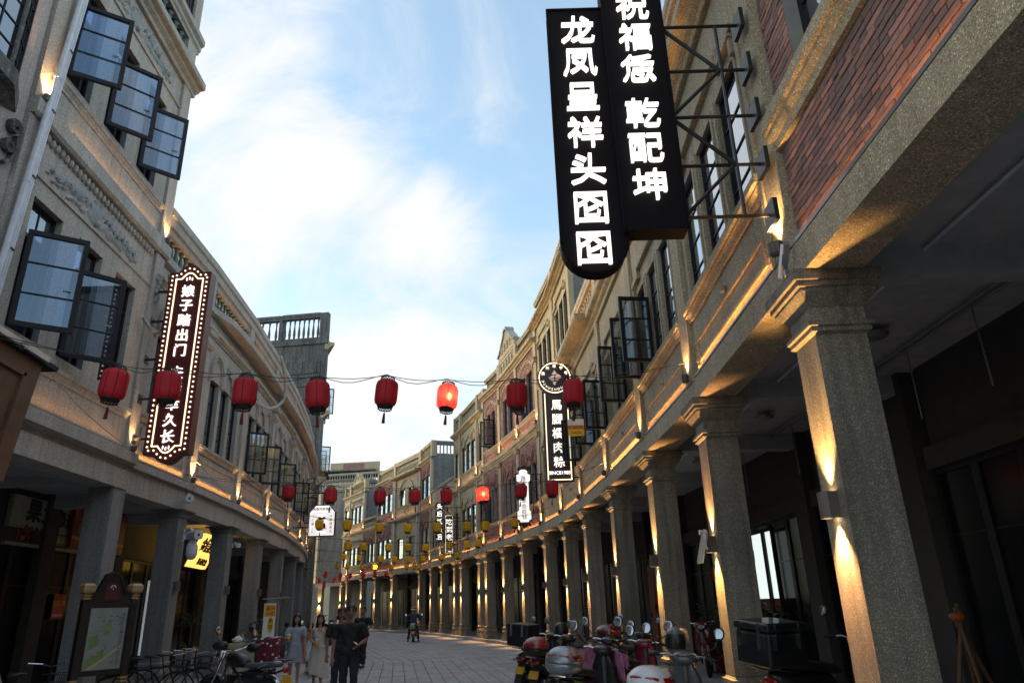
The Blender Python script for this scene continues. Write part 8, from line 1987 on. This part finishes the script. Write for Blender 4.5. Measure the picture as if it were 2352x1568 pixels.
person(-4.72, 22.8, face_cam(-4.7, 22.8, -.5), 1.70, 'man all in black behind the group, his bent arm showing to the right', dict(elL=(-.01, .17, .66), wrL=(.10, .12, .60), knL=(.04, .055, .29), anL=(.05, .06, .045), toL=(.13, .07, .018)), dict(top='polo_black', sleeve=.8, hem=-.2, bottom='trousers', bmat='polo_black'), skin='skin_tan')
person(-11.1, 47.0, 1.7, 1.55, 'distant person in a black top and khaki shorts, seen from behind near the bend', dict(elL=(.04, .15, .68), wrL=(.1, .1, .80)), dict(top='polo_black', sleeve=.7, hem=.1, bottom='trousers', bmat='trousers_khaki', leg=.8), hair='short')
rs = scooter(-5.5, 39.2, 97, 'dark scooter with a green bag behind, ridden away down the street', 'plastic_black', group=None, rack=True, lean=0)
rd, j6 = person(-5.5 + .01, 39.05, rad(97), 1.66, 'rider in a navy jacket and red helmet, riding a scooter away', dict(pelvis=(-.05, 0, .50), waist=(-.045, 0, .58), chest=(-.02, 0, .70), neck=(0, 0, .805), skull=(.01, 0, .85), shL=(-.01, .125, .78), shR=(-.01, -.125, .78), elL=(.05, .20, .66), elR=(.05, -.20, .66), wrL=(.18, .19, .62), wrR=(.18, -.19, .62), hiL=(-.04, .06, .48), hiR=(-.04, -.06, .48), knL=(.16, .11, .40), knR=(.16, -.11, .40), anL=(.08, .16, .05), anR=(.08, -.16, .05), toL=(.16, .17, .018), toR=(.16, -.17, .018)), dict(top='jacket_navy', sleeve=1.2, hem=-.1, bottom='trousers', bmat='jeans_dark'), hair=None)
hp = world_pt(rd, j6['skull'] + Vector((.0, 0, .12))); hm_ = helmet(hp[0], hp[1], hp[2], rad(97), 'red helmet with a white band, worn by the rider', 'paint_red')
m = MB(); m.tube([(.154 * math.cos(a) * 1.0, .137 * math.sin(a) * 1.01, .0) for a in [k * PI / 12 for k in range(25)]], .016, 5); put('band', m.mesh('band', 'paint_white'), hm_)
gb_ = empty('plastic_bag', (-5.42, 38.25, .62), 0, 'pale green carrier bag hung on the back of the ridden scooter', 'plastic bag'); m = MB(); m.loft([[Vector((q * math.cos(2 * PI * j / 10), q * .6 * math.sin(2 * PI * j / 10), z)) for j in range(10)] for q, z in ((.08, 0), (.13, .05), (.13, .15), (.07, .25), (.03, .3))]); plain('bag_green', (.2, .36, .33), rough=.4); put('film', m.mesh('film', 'bag_green', smooth=True), gb_)
bpy.data.objects.remove(_txt)
